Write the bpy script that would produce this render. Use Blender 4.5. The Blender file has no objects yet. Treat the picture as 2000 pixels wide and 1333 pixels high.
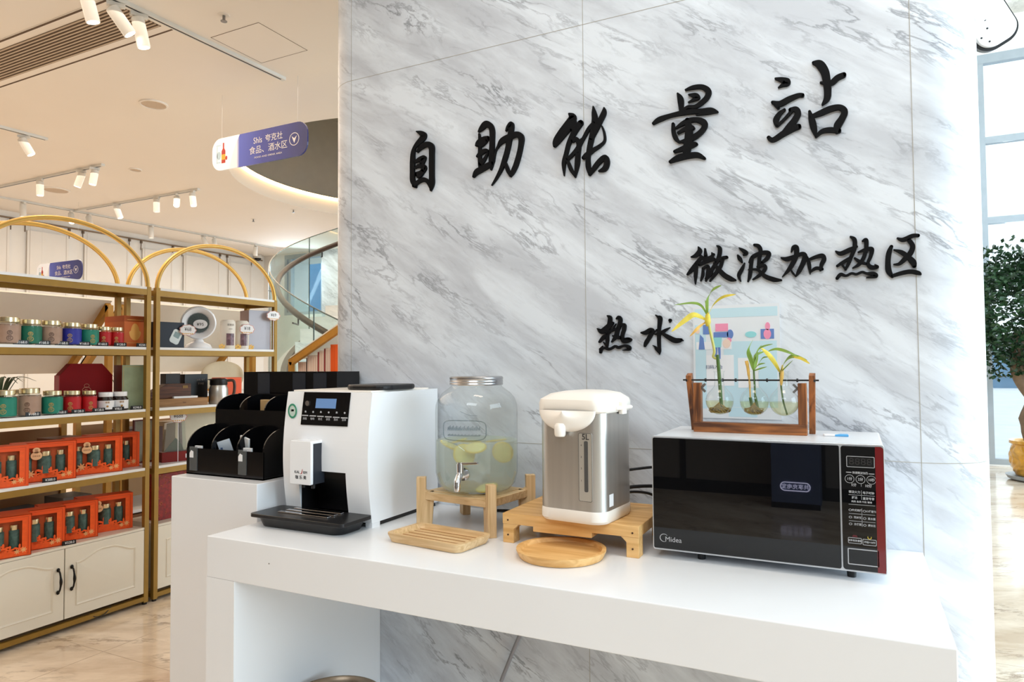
import bpy, bmesh, math, random
from mathutils import Vector, Matrix, Euler
PI = math.pi
random.seed(7)
SC = bpy.context.scene
COL = SC.collection

# ------------------------------------------------------------------ camera, world, lights, exposure
cam_data = bpy.data.cameras.new('camera')
cam_data.sensor_width = 36.0
cam_data.lens = 24.08
cam_data.clip_start = 0.02
cam_data.clip_end = 200
camera = bpy.data.objects.new('camera', cam_data)
COL.objects.link(camera)
YAW, PITCH, ROLL = math.radians(26.5916), math.radians(1.94386), math.radians(0.42441)
_f = Vector((-math.sin(YAW)*math.cos(PITCH), math.cos(YAW)*math.cos(PITCH), math.sin(PITCH)))
_r = Vector((math.cos(YAW), math.sin(YAW), 0))
_d = _f.cross(_r)
_r2 = _r*math.cos(ROLL) + _d*math.sin(ROLL)
_d2 = _d*math.cos(ROLL) - _r*math.sin(ROLL)
camera.matrix_world = Matrix(((_r2.x, -_d2.x, -_f.x, 0), (_r2.y, -_d2.y, -_f.y, 0), (_r2.z, -_d2.z, -_f.z, 1.3), (0, 0, 0, 1)))
SC.camera = camera

world = bpy.data.worlds.new('sky')
SC.world = world
world.use_nodes = True
_bg = world.node_tree.nodes['Background']
_bg.inputs[0].default_value = (0.86, 0.95, 1.0, 1)
_bg.inputs[1].default_value = 1.5

SC.view_settings.view_transform = 'Standard'
SC.view_settings.look = 'None'
SC.view_settings.gamma = 1.0
SC.view_settings.use_curve_mapping = False
SC.view_settings.exposure = 0.0
try:
    SC.cycles.use_denoising = True
    SC.cycles.max_bounces = 14
    SC.cycles.transparent_max_bounces = 24
    SC.cycles.transmission_bounces = 12
    SC.cycles.sample_clamp_indirect = 6.0
    SC.cycles.caustics_reflective = False
    SC.cycles.caustics_refractive = False
except Exception:
    pass

def area_light(name, loc, target, sx, sy, power, color):
    l = bpy.data.lights.new(name, 'AREA')
    l.shape = 'RECTANGLE'; l.size = sx; l.size_y = sy
    l.energy = power; l.color = color
    o = bpy.data.objects.new(name, l)
    COL.objects.link(o)
    o.location = loc
    o.rotation_euler = (Vector(target) - Vector(loc)).to_track_quat('-Z', 'Y').to_euler()
    return o

# daylight through the right, back and stair windows, plus a front fill and hall light
area_light('daylight_right', (6.85, 3.1, 2.8), (0, 2.8, 1.6), 9.0, 4.6, 900, (0.69, 0.87, 1.0))
area_light('daylight_back', (4.2, 10.1, 2.8), (3.0, 0, 1.8), 5.0, 4.6, 260, (0.80, 0.91, 1.0))
area_light('front_fill', (-0.9, -3.85, 4.3), (-1.0, 3.0, 1.0), 6.0, 2.2, 360, (0.86, 0.94, 1.0))  # added fill from behind the camera; the front wall has no glazing
area_light('hall_lighting', (-0.5, 0.95, 5.5), (-0.5, 1.0, 0), 2.2, 0.6, 60, (1.0, 0.82, 0.66))
area_light('daylight_stairs', (-8.6, 8.95, 2.75), (-5.0, 6.0, 0.8), 0.9, 0.8, 22, (0.80, 0.91, 1.0))
# warm ceiling lighting of the shop floor
area_light('shop_lighting', (-5.6, 2.0, 3.22), (-5.6, 2.0, 0), 5.0, 6.0, 155, (1.0, 0.82, 0.65))
area_light('back_lighting', (-7.0, 7.0, 3.22), (-7.0, 7.0, 0), 3.0, 4.0, 65, (1.0, 0.87, 0.74))

# ------------------------------------------------------------------ materials
def lin(c):
    return tuple(((x/12.92) if x <= 0.04045 else ((x+0.055)/1.055)**2.4) for x in c)

def rgb(r, g, b):
    return lin((r/255, g/255, b/255))

MATS = {}
def mat(name, col=(0.8, 0.8, 0.8), rough=0.5, metal=0.0, var=0.03, scale=8.0, emit=None, estr=0.0, spec=0.5, coat=0.0, trans=0.0, ior=1.45, bump=0.0, stretch=(1, 1, 1)):
    """a procedural material: base colour broken up by a little noise"""
    if name in MATS:
        return MATS[name]
    m = bpy.data.materials.new(name); m.use_nodes = True
    nt = m.node_tree; b = nt.nodes['Principled BSDF']
    b.inputs['Roughness'].default_value = rough
    b.inputs['Metallic'].default_value = metal
    b.inputs['Specular IOR Level'].default_value = spec
    b.inputs['IOR'].default_value = ior
    if coat: b.inputs['Coat Weight'].default_value = coat; b.inputs['Coat Roughness'].default_value = 0.05
    if trans: b.inputs['Transmission Weight'].default_value = trans
    if emit:
        b.inputs['Emission Color'].default_value = (*emit, 1); b.inputs['Emission Strength'].default_value = estr
    tc = nt.nodes.new('ShaderNodeTexCoord'); mp = nt.nodes.new('ShaderNodeMapping'); nz = nt.nodes.new('ShaderNodeTexNoise'); rp = nt.nodes.new('ShaderNodeValToRGB')
    mp.inputs['Scale'].default_value = stretch
    nz.inputs['Scale'].default_value = scale; nz.inputs['Detail'].default_value = 3
    rp.color_ramp.elements[0].position = 0.3; rp.color_ramp.elements[1].position = 0.7
    rp.color_ramp.elements[0].color = (*[max(0, c*(1-var)) for c in col], 1)
    rp.color_ramp.elements[1].color = (*[min(1, c*(1+var)) for c in col], 1)
    nt.links.new(tc.outputs['Object'], mp.inputs[0]); nt.links.new(mp.outputs[0], nz.inputs['Vector'])
    nt.links.new(nz.outputs['Fac'], rp.inputs[0]); nt.links.new(rp.outputs[0], b.inputs['Base Color'])
    if bump:
        bp = nt.nodes.new('ShaderNodeBump'); bp.inputs['Strength'].default_value = bump; bp.inputs['Distance'].default_value = 0.01
        nt.links.new(nz.outputs['Fac'], bp.inputs['Height']); nt.links.new(bp.outputs[0], b.inputs['Normal'])
    MATS[name] = m
    return m

def wood(name, c1, c2, axis=0, scale=14.0, rough=0.5, contrast=(0.35, 0.65)):
    if name in MATS: return MATS[name]
    m = bpy.data.materials.new(name); m.use_nodes = True
    nt = m.node_tree; b = nt.nodes['Principled BSDF']; b.inputs['Roughness'].default_value = rough
    tc = nt.nodes.new('ShaderNodeTexCoord'); mp = nt.nodes.new('ShaderNodeMapping')
    s = [6.0, 6.0, 6.0]; s[axis] = 0.5
    mp.inputs['Scale'].default_value = s
    nz = nt.nodes.new('ShaderNodeTexNoise'); nz.inputs['Scale'].default_value = scale; nz.inputs['Detail'].default_value = 5; nz.inputs['Distortion'].default_value = 0.6
    rp = nt.nodes.new('ShaderNodeValToRGB')
    rp.color_ramp.elements[0].position = contrast[0]; rp.color_ramp.elements[1].position = contrast[1]
    rp.color_ramp.elements[0].color = (*c1, 1); rp.color_ramp.elements[1].color = (*c2, 1)
    L = nt.links
    L.new(tc.outputs['Object'], mp.inputs[0]); L.new(mp.outputs[0], nz.inputs['Vector']); L.new(nz.outputs['Fac'], rp.inputs[0]); L.new(rp.outputs[0], b.inputs['Base Color'])
    MATS[name] = m
    return m

def marble(name, base, tint, vein, rough=0.18, tilt=0.6, floor=False, vscale=1.0, dark=1.0):
    """stone: broad cloudy bands, thin broken veins running along one slanting direction"""
    if name in MATS: return MATS[name]
    m = bpy.data.materials.new(name); m.use_nodes = True
    nt = m.node_tree; N = nt.nodes.new; L = nt.links
    b = nt.nodes['Principled BSDF']; b.inputs['Roughness'].default_value = rough; b.inputs['Specular IOR Level'].default_value = 0.5 if floor else 0.22
    tc = N('ShaderNodeTexCoord'); mp = N('ShaderNodeMapping')
    if floor:
        mp.vector_type = 'TEXTURE'; mp.inputs['Rotation'].default_value = (0, 0, tilt); mp.inputs['Scale'].default_value = (1.0, 0.42, 1.0)
    else:
        mp.vector_type = 'TEXTURE'; mp.inputs['Rotation'].default_value = (0, tilt, 0); mp.inputs['Scale'].default_value = (1.0, 1.0, 0.24)
    L.new(tc.outputs['Object'], mp.inputs[0])
    wz = N('ShaderNodeTexNoise'); wz.inputs['Scale'].default_value = 1.0*vscale; wz.inputs['Detail'].default_value = 4
    L.new(mp.outputs[0], wz.inputs['Vector'])
    addv = N('ShaderNodeVectorMath'); addv.operation = 'SCALE'; addv.inputs['Scale'].default_value = 0.55
    L.new(wz.outputs['Color'], addv.inputs[0])
    warp = N('ShaderNodeVectorMath'); warp.operation = 'ADD'
    L.new(mp.outputs[0], warp.inputs[0]); L.new(addv.outputs[0], warp.inputs[1])
    cloud = N('ShaderNodeTexNoise'); cloud.inputs['Scale'].default_value = 1.7*vscale; cloud.inputs['Detail'].default_value = 6; cloud.inputs['Roughness'].default_value = 0.6
    L.new(warp.outputs[0], cloud.inputs['Vector'])
    cr = N('ShaderNodeValToRGB'); cr.color_ramp.elements[0].position = 0.38; cr.color_ramp.elements[1].position = 0.62
    cr.color_ramp.elements[0].color = (*tint, 1); cr.color_ramp.elements[1].color = (*base, 1)
    L.new(cloud.outputs['Fac'], cr.inputs[0])
    # thin veins: narrow dip of |noise-0.5|
    vn = N('ShaderNodeTexNoise'); vn.inputs['Scale'].default_value = 3.1*vscale; vn.inputs['Detail'].default_value = 8; vn.inputs['Roughness'].default_value = 0.62
    L.new(warp.outputs[0], vn.inputs['Vector'])
    s1 = N('ShaderNodeMath'); s1.operation = 'SUBTRACT'; s1.inputs[1].default_value = 0.5; L.new(vn.outputs['Fac'], s1.inputs[0])
    s2 = N('ShaderNodeMath'); s2.operation = 'ABSOLUTE'; L.new(s1.outputs[0], s2.inputs[0])
    vr = N('ShaderNodeValToRGB'); vr.color_ramp.elements[0].position = 0.0; vr.color_ramp.elements[1].position = 0.035
    vr.color_ramp.elements[0].color = (1, 1, 1, 1); vr.color_ramp.elements[1].color = (0, 0, 0, 1)
    L.new(s2.outputs[0], vr.inputs[0])
    # veins fade in and out
    gate = N('ShaderNodeTexNoise'); gate.inputs['Scale'].default_value = 2.2; gate.inputs['Detail'].default_value = 3
    L.new(mp.outputs[0], gate.inputs['Vector'])
    gr = N('ShaderNodeValToRGB'); gr.color_ramp.elements[0].position = 0.45; gr.color_ramp.elements[1].position = 0.68
    L.new(gate.outputs['Fac'], gr.inputs[0])
    mul = N('ShaderNodeMath'); mul.operation = 'MULTIPLY'; L.new(vr.outputs[0], mul.inputs[0]); L.new(gr.outputs[0], mul.inputs[1])
    mul2 = N('ShaderNodeMath'); mul2.operation = 'MULTIPLY'; mul2.inputs[1].default_value = 0.75*dark; L.new(mul.outputs[0], mul2.inputs[0])
    # fine streaks
    fs = N('ShaderNodeTexNoise'); fs.inputs['Scale'].default_value = 9.0*vscale; fs.inputs['Detail'].default_value = 6; fs.inputs['Roughness'].default_value = 0.7
    L.new(warp.outputs[0], fs.inputs['Vector'])
    fr = N('ShaderNodeValToRGB'); fr.color_ramp.elements[0].position = 0.56; fr.color_ramp.elements[1].position = 0.78
    fr.color_ramp.elements[1].color = (0.5*dark, 0.5*dark, 0.5*dark, 1)
    L.new(fs.outputs['Fac'], fr.inputs[0])
    mx1 = N('ShaderNodeMix'); mx1.data_type = 'RGBA'
    L.new(fr.outputs[0], mx1.inputs[0]); L.new(cr.outputs[0], mx1.inputs[6]); mx1.inputs[7].default_value = (*[0.5*(v+t) for v, t in zip(vein, tint)], 1)
    mx2 = N('ShaderNodeMix'); mx2.data_type = 'RGBA'
    L.new(mul2.outputs[0], mx2.inputs[0]); L.new(mx1.outputs[2], mx2.inputs[6]); mx2.inputs[7].default_value = (*vein, 1)
    L.new(mx2.outputs[2], b.inputs['Base Color'])
    MATS[name] = m
    return m

def thin_glass(name, tint=(1, 1, 1), refl=1.0, haze=0.0):
    """thin clear sheet: straight-through light plus a fresnel mirror reflection"""
    if name in MATS: return MATS[name]
    m = bpy.data.materials.new(name); m.use_nodes = True
    nt = m.node_tree; N = nt.nodes.new; L = nt.links
    for n in list(nt.nodes): nt.nodes.remove(n)
    out = N('ShaderNodeOutputMaterial'); tr = N('ShaderNodeBsdfTransparent'); gl = N('ShaderNodeBsdfGlossy'); mx = N('ShaderNodeMixShader')
    lw = N('ShaderNodeLayerWeight'); lw.inputs['Blend'].default_value = 0.5
    pw = N('ShaderNodeMath'); pw.operation = 'POWER'; pw.inputs[1].default_value = 4.0; L.new(lw.outputs['Facing'], pw.inputs[0])
    fr = N('ShaderNodeMath'); fr.operation = 'MULTIPLY_ADD'; fr.inputs[1].default_value = 0.80; fr.inputs[2].default_value = 0.04; L.new(pw.outputs[0], fr.inputs[0])
    nz = N('ShaderNodeTexNoise'); nz.inputs['Scale'].default_value = 3.0
    rp = N('ShaderNodeValToRGB'); rp.color_ramp.elements[0].color = (*[c*0.985 for c in tint], 1); rp.color_ramp.elements[1].color = (*tint, 1)
    L.new(nz.outputs['Fac'], rp.inputs[0]); L.new(rp.outputs[0], tr.inputs[0])
    gl.inputs['Roughness'].default_value = 0.02
    mu = N('ShaderNodeMath'); mu.operation = 'MULTIPLY'; mu.inputs[1].default_value = refl; mu.use_clamp = True
    L.new(fr.outputs[0], mu.inputs[0]); L.new(mu.outputs[0], mx.inputs[0]); L.new(tr.outputs[0], mx.inputs[1]); L.new(gl.outputs[0], mx.inputs[2])
    last = mx
    if haze:
        df = N('ShaderNodeBsdfDiffuse'); df.inputs[0].default_value = (0.9, 0.95, 0.95, 1)
        m2 = N('ShaderNodeMixShader'); m2.inputs[0].default_value = haze
        L.new(mx.outputs[0], m2.inputs[1]); L.new(df.outputs[0], m2.inputs[2]); last = m2
    L.new(last.outputs[0], out.inputs[0])
    MATS[name] = m
    return m

def gradient_print(name, stops, axis=0, lo=-0.5, hi=0.5, rough=0.3, emit=0.0):
    """a printed colour blend along one axis of the object"""
    if name in MATS: return MATS[name]
    m = bpy.data.materials.new(name); m.use_nodes = True
    nt = m.node_tree; N = nt.nodes.new; L = nt.links; b = nt.nodes['Principled BSDF']; b.inputs['Roughness'].default_value = rough
    tc = N('ShaderNodeTexCoord'); sp = N('ShaderNodeSeparateXYZ'); mr = N('ShaderNodeMapRange'); rp = N('ShaderNodeValToRGB')
    L.new(tc.outputs['Object'], sp.inputs[0]); L.new(sp.outputs[axis], mr.inputs[0]); mr.inputs[1].default_value = lo; mr.inputs[2].default_value = hi
    L.new(mr.outputs[0], rp.inputs[0])
    while len(rp.color_ramp.elements) < len(stops): rp.color_ramp.elements.new(0.5)
    for e, (p, c) in zip(rp.color_ramp.elements, stops): e.position = p; e.color = (*c, 1)
    L.new(rp.outputs[0], b.inputs['Base Color'])
    if emit:
        L.new(rp.outputs[0], b.inputs['Emission Color']); b.inputs['Emission Strength'].default_value = emit
    MATS[name] = m
    return m

# ------------------------------------------------------------------ mesh helpers
class MB:
    """collects shapes in one bmesh, then links them as ONE mesh object"""
    def __init__(self):
        self.bm = bmesh.new()
    def _tf(self, vs, M):
        if M is not None:
            for v in vs: v.co = M @ v.co
    def box(self, x0, x1, y0, y1, z0, z1, M=None):
        b = self.bm
        v = [b.verts.new(p) for p in ((x0, y0, z0), (x1, y0, z0), (x1, y1, z0), (x0, y1, z0), (x0, y0, z1), (x1, y0, z1), (x1, y1, z1), (x0, y1, z1))]
        for f in ((3, 2, 1, 0), (4, 5, 6, 7), (0, 1, 5, 4), (1, 2, 6, 5), (2, 3, 7, 6), (3, 0, 4, 7)):
            b.faces.new([v[i] for i in f])
        self._tf(v, M); return self
    def prism(self, poly, axis, a, c, M=None):
        """extrude a closed 2-D outline along an axis (0,1,2) from a to c; outline given in the two other axes in order"""
        b = self.bm
        def P(p, t):
            if axis == 0: return (t, p[0], p[1])
            if axis == 1: return (p[0], t, p[1])
            return (p[0], p[1], t)
        A = [b.verts.new(P(p, a)) for p in poly]; B = [b.verts.new(P(p, c)) for p in poly]
        n = len(poly)
        fs = [b.faces.new(A), b.faces.new(B[::-1])]
        for i in range(n):
            fs.append(b.faces.new((A[i], B[i], B[(i+1) % n], A[(i+1) % n])))
        bmesh.ops.recalc_face_normals(b, faces=fs)
        self._tf(A+B, M); return self
    def lathe(self, prof, n=32, M=None, cap=True, arc=2*PI):
        b = self.bm; rings = []; allv = []
        full = abs(arc-2*PI) < 1e-6
        k = n if full else n+1
        for r, z in prof:
            if r < 1e-6:
                v = b.verts.new((0, 0, z)); rings.append([v]*k); allv.append(v)
            else:
                ring = [b.verts.new((r*math.cos(arc*i/n), r*math.sin(arc*i/n), z)) for i in range(k)]
                rings.append(ring); allv += ring
        fs = []
        for A, B in zip(rings, rings[1:]):
            for i in range(n):
                j = (i+1) % k
                q = [A[i], A[j], B[j], B[i]]
                u = []
                for v in q:
                    if v not in u: u.append(v)
                if len(u) > 2: fs.append(b.faces.new(u))
        if cap and full:
            for R, flip in ((rings[0], True), (rings[-1], False)):
                if len(set(R)) > 2: fs.append(b.faces.new(R[::-1] if flip else R))
        bmesh.ops.recalc_face_normals(b, faces=fs)
        self._tf(allv, M); return self
    def cyl(self, c, r, h, n=24, axis=2, r2=None):
        """cylinder starting at c and running h along axis"""
        M = Matrix.Translation(c)
        if axis == 0: M = M @ Matrix.Rotation(PI/2, 4, 'Y')
        if axis == 1: M = M @ Matrix.Rotation(-PI/2, 4, 'X')
        return self.lathe([(r, 0), (r if r2 is None else r2, h)], n, M)
    def tube(self, pts, r, n=10, caps=True, closed=False):
        b = self.bm; P = [Vector(p) for p in pts]; rings = []; allv = []
        up = Vector((0, 0, 1)); prev = None; fs = []
        for i, p in enumerate(P):
            if closed: t = P[(i+1) % len(P)] - P[i-1]
            else: t = P[min(i+1, len(P)-1)] - P[max(i-1, 0)]
            t.normalize()
            if prev is None:
                a = up if abs(t.z) < 0.9 else Vector((1, 0, 0))
                u = t.cross(a).normalized()
            else:
                u = (prev - t*prev.dot(t)).normalized()
            prev = u; w = t.cross(u)
            rr = r[i] if isinstance(r, (list, tuple)) else r
            ring = [b.verts.new(p + (u*math.cos(2*PI*k/n) + w*math.sin(2*PI*k/n))*rr) for k in range(n)]
            rings.append(ring); allv += ring
        m = len(rings)
        for i in range(m if closed else m-1):
            A, B = rings[i], rings[(i+1) % m]
            for k in range(n): fs.append(b.faces.new((A[k], A[(k+1) % n], B[(k+1) % n], B[k])))
        if caps and not closed:
            fs.append(b.faces.new(rings[0][::-1])); fs.append(b.faces.new(rings[-1]))
        bmesh.ops.recalc_face_normals(b, faces=fs)
        return self
    def bar(self, p, q, w, h):
        """rectangular bar from p to q, w wide (horizontal), h high"""
        p, q = Vector(p), Vector(q); t = (q-p); L = t.length; t.normalize()
        up = Vector((0, 0, 1)) if abs(t.z) < 0.95 else Vector((0, 1, 0))
        s = t.cross(up).normalized(); u = s.cross(t)
        M = Matrix(((t.x, s.x, u.x, p.x), (t.y, s.y, u.y, p.y), (t.z, s.z, u.z, p.z), (0, 0, 0, 1)))
        return self.box(0, L, -w/2, w/2, -h/2, h/2, M)
    def sphere(self, c, r, n=20, sz=(1, 1, 1), rings=12):
        M = Matrix.Translation(c) @ Matrix.Diagonal((sz[0], sz[1], sz[2], 1))
        return self.lathe([(r*math.sin(PI*i/rings) if 0 < i < rings else 0, -r*math.cos(PI*i/rings)) for i in range(rings+1)], n, M)
    def mesh(self, me, M=None):
        k = len(self.bm.verts)
        self.bm.from_mesh(me); self.bm.verts.ensure_lookup_table()
        self._tf(self.bm.verts[k:], M); bpy.data.meshes.remove(me); return self
    def grid(self, fn, nu, nv):
        V = [[self.bm.verts.new(fn(i/nu, j/nv)) for j in range(nv+1)] for i in range(nu+1)]
        for i in range(nu):
            for j in range(nv):
                self.bm.faces.new((V[i][j], V[i+1][j], V[i+1][j+1], V[i][j+1]))
        return self
    def ribbon(self, pts, widths, side, thick=0.0):
        """leaf-like strip along pts, width along side"""
        L = []
        for i, p in enumerate(pts):
            t = (Vector(pts[min(i+1, len(pts)-1)]) - Vector(pts[max(i-1, 0)])).normalized()
            s = Vector(side); s = (s - t*s.dot(t)).normalized(); n = t.cross(s)
            w = widths[i]
            L.append([self.bm.verts.new(Vector(p) + s*w*a + n*b*w) for a, b in ((-1, 0.25), (0, 0), (1, 0.25))])
        for A, B in zip(L, L[1:]):
            for k in (0, 1): self.bm.faces.new((A[k], A[k+1], B[k+1], B[k]))
        return self
    def build(self, name, m, parent=None, smooth=False, bevel=0.0, seg=2, loc=None, rot=None, solid=0.0, label=None, angle=0.7):
        me = bpy.data.meshes.new(name); self.bm.normal_update(); self.bm.to_mesh(me); self.bm.free()
        o = bpy.data.objects.new(name, me); COL.objects.link(o)
        if m is not None: me.materials.append(m)
        if smooth:
            for p in me.polygons: p.use_smooth = True
            try: me.set_sharp_from_angle(angle=angle)
            except Exception: pass
        if solid:
            md = o.modifiers.new('solid', 'SOLIDIFY'); md.thickness = solid; md.offset = 0
        if bevel:
            md = o.modifiers.new('bevel', 'BEVEL'); md.width = bevel; md.segments = seg; md.limit_method = 'ANGLE'; md.angle_limit = 0.6
            md.harden_normals = False
        if parent: o.parent = parent
        if loc: o.location = loc
        if rot: o.rotation_euler = rot
        if label: o['label'] = label
        return o

def tag(o, label, cat, group=None):
    o['label'] = label; o['category'] = cat
    if group: o['group'] = group
    return o

def thing(name, label, cat, loc=(0, 0, 0), rz=0.0, group=None):
    o = bpy.data.objects.new(name, None); COL.objects.link(o)
    o.empty_display_size = 0.05
    o.location = loc; o.rotation_euler = (0, 0, rz)
    return tag(o, label, cat, group)

def struct(o):
    o['kind'] = 'structure'; return o

def copy_tree(o, loc, rz=None, label=None):
    c = o.copy(); COL.objects.link(c); c.location = loc
    if rz is not None: c.rotation_euler = (0, 0, rz)
    if label: c['label'] = label
    for ch in list(o.children):
        d = ch.copy(); COL.objects.link(d); d.parent = c
        for g in list(ch.children):
            e = g.copy(); COL.objects.link(e); e.parent = d
    return c

def text_mesh(s, size, depth=0.0006, align='CENTER', squeeze=1.0, bold=0.0):
    c = bpy.data.curves.new('lettering', 'FONT'); c.body = s; c.size = size; c.align_x = align; c.align_y = 'CENTER'
    c.extrude = depth; c.offset = bold; c.resolution_u = 3
    o = bpy.data.objects.new('lettering', c)
    me = bpy.data.meshes.new_from_object(o)
    bpy.data.objects.remove(o); bpy.data.curves.remove(c)
    if squeeze != 1.0:
        for v in me.vertices: v.co.x *= squeeze
    return me

FRONT = Matrix(((1, 0, 0, 0), (0, 0, -1, 0), (0, 1, 0, 0), (0, 0, 0, 1)))   # text plane XY -> XZ facing -Y
def put(x, y, z): return Matrix.Translation((x, y, z)) @ FRONT

def rrect(x0, x1, y0, y1, r, n=6):
    P = []
    for cx, cy, a in ((x1-r, y0+r, -PI/2), (x1-r, y1-r, 0), (x0+r, y1-r, PI/2), (x0+r, y0+r, PI)):
        for i in range(n+1):
            t = a + PI/2*i/n; P.append((cx + r*math.cos(t), cy + r*math.sin(t)))
    return P

def ring_outline(mb, outer, inner, axis, a, c):
    """frame: prism between two outlines with equal vertex counts"""
    b = mb.bm; n = len(outer)
    def P(p, t):
        if axis == 0: return (t, p[0], p[1])
        if axis == 1: return (p[0], t, p[1])
        return (p[0], p[1], t)
    O0 = [b.verts.new(P(p, a)) for p in outer]; O1 = [b.verts.new(P(p, c)) for p in outer]
    I0 = [b.verts.new(P(p, a)) for p in inner]; I1 = [b.verts.new(P(p, c)) for p in inner]
    fs = []
    for i in range(n):
        j = (i+1) % n
        fs += [b.faces.new((O0[i], O0[j], I0[j], I0[i])), b.faces.new((O1[i], I1[i], I1[j], O1[j])), b.faces.new((O0[i], O1[i], O1[j], O0[j])), b.faces.new((I0[i], I0[j], I1[j], I1[i]))]
    bmesh.ops.recalc_face_normals(b, faces=fs)
    return mb

def catmull(P, k=4):
    out = []
    n = len(P)
    for i in range(n-1):
        p0, p1, p2, p3 = P[max(i-1, 0)], P[i], P[i+1], P[min(i+2, n-1)]
        for s in range(k):
            t = s/k
            out.append(tuple(0.5*((2*b) + (-a+c)*t + (2*a-5*b+4*c-d)*t*t + (-a+3*b-3*c+d)*t**3) for a, b, c, d in zip(p0, p1, p2, p3)))
    out.append(tuple(P[-1]))
    return out
# ------------------------------------------------------------------ materials in use
M_column = marble('column_marble', rgb(232, 238, 246), rgb(203, 207, 215), rgb(114, 117, 128), rough=0.24, tilt=0.60, vscale=1.35, dark=1.0)
M_floor = marble('floor_marble', rgb(240, 224, 204), rgb(206, 184, 160), rgb(130, 106, 86), rough=0.12, tilt=0.5, floor=True, vscale=0.9)
M_stair = marble('stair_marble', rgb(240, 240, 238), rgb(224, 226, 226), rgb(170, 172, 176), rough=0.3, tilt=0.3, vscale=1.4)
M_white = mat('white_paint', rgb(240, 238, 234), 0.6, var=0.012)
M_ceil = mat('ceiling_paint', rgb(246, 240, 232), 0.75, var=0.01, scale=1.5)
M_counter = mat('counter_lacquer', rgb(238, 239, 242), 0.22, var=0.012, scale=3)
M_gold = mat('gold_paint', rgb(152, 116, 48), 0.42, metal=0.35, var=0.06, scale=20)
M_gold_tube = mat('gold_tube', rgb(198, 158, 82), 0.3, metal=0.5, var=0.05, scale=14)
M_black = mat('black_plastic', rgb(22, 22, 24), 0.35, var=0.1)
M_black_gloss = mat('black_gloss', rgb(10, 10, 12), 0.012, var=0.1, spec=0.6)
M_letter = mat('black_letter_board', rgb(14, 14, 16), 0.65, var=0.1, spec=0.15)
M_joint = mat('stone_joint', rgb(176, 172, 164), 0.7, var=0.08, scale=30)
M_chrome = mat('chrome', rgb(225, 226, 230), 0.08, metal=1.0, var=0.02)
M_steel = mat('brushed_steel', rgb(206, 202, 196), 0.32, metal=0.9, var=0.05, scale=60, stretch=(1, 1, 0.03))
M_alu = mat('window_aluminium', rgb(176, 186, 194), 0.4, metal=0.5, var=0.04)
M_cream = mat('cream_plastic', rgb(246, 238, 228), 0.28, var=0.01)
M_white_gloss = mat('white_gloss', rgb(248, 249, 252), 0.2, var=0.01, coat=0.3)
M_print_white = mat('white_print', rgb(238, 238, 240), 0.5, var=0.02)
M_glass = thin_glass('clear_glass', (0.97, 0.985, 0.98))
M_pane = thin_glass('window_pane', (0.96, 0.985, 0.99), 0.6)
M_rail_glass = thin_glass('railing_glass', (0.86, 0.93, 0.92), 0.6, 0.01)
W_light = wood('pale_pine', rgb(206, 168, 118), rgb(232, 200, 154), axis=0)
W_light_z = wood('pale_pine_upright', rgb(206, 168, 118), rgb(232, 200, 154), axis=2)
W_bamboo = wood('bamboo', rgb(214, 160, 92), rgb(238, 192, 128), axis=0, scale=9)
W_burnt = wood('burnt_pine', rgb(84, 44, 18), rgb(172, 104, 52), axis=0, scale=11, contrast=(0.38, 0.6))
W_burnt_z = wood('burnt_pine_upright', rgb(84, 44, 18), rgb(172, 104, 52), axis=2, scale=11, contrast=(0.38, 0.6))
W_brown = wood('brown_handrail_wood', rgb(40, 24, 16), rgb(70, 44, 32), axis=0, rough=0.35)
W_dark = wood('dark_box_wood', rgb(62, 34, 20), rgb(104, 60, 36), axis=0)

# ------------------------------------------------------------------ the setting
XL, XR, YF, YB, ZL, ZH = -9.6, 7.0, -4.0, 10.25, 3.3, 5.6
XS = -1.0                                            # the low shop ceiling ends here, the tall hall begins
HC, HR = (-4.124, 6.311), 2.09                       # round stair opening in the low ceiling

m = MB(); m.box(XL, XR, YF, YB, -0.1, 0.0)
struct(m.build('floor', M_floor))
# fine joints of the floor slabs
m = MB()
for k in range(-6, 5):
    m.box(k*1.6+0.1-0.001, k*1.6+0.1+0.001, YF, YB, 0.0, 0.0006)
for k in range(-2, 7):
    m.box(XL, XR, k*1.6+0.4-0.001, k*1.6+0.4+0.001, 0.0, 0.0006)
struct(m.build('trim_1', mat('floor_joint', rgb(186, 168, 148), 0.5)))

bm = bmesh.new()
outer = [bm.verts.new(p) for p in ((XL, YF, ZL), (XS, YF, ZL), (XS, YB, ZL), (XL, YB, ZL))]
hole = [bm.verts.new((HC[0]+HR*math.cos(2*PI*i/72), HC[1]+HR*math.sin(2*PI*i/72), ZL)) for i in range(72)]
es = [bm.edges.new((outer[i], outer[(i+1) % 4])) for i in range(4)] + [bm.edges.new((hole[i], hole[(i+1) % 72])) for i in range(72)]
bmesh.ops.triangle_fill(bm, use_beauty=True, edges=es)
bmesh.ops.recalc_face_normals(bm, faces=bm.faces[:])
m = MB(); m.bm.free(); m.bm = bm
struct(m.build('ceiling', M_ceil))
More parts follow.
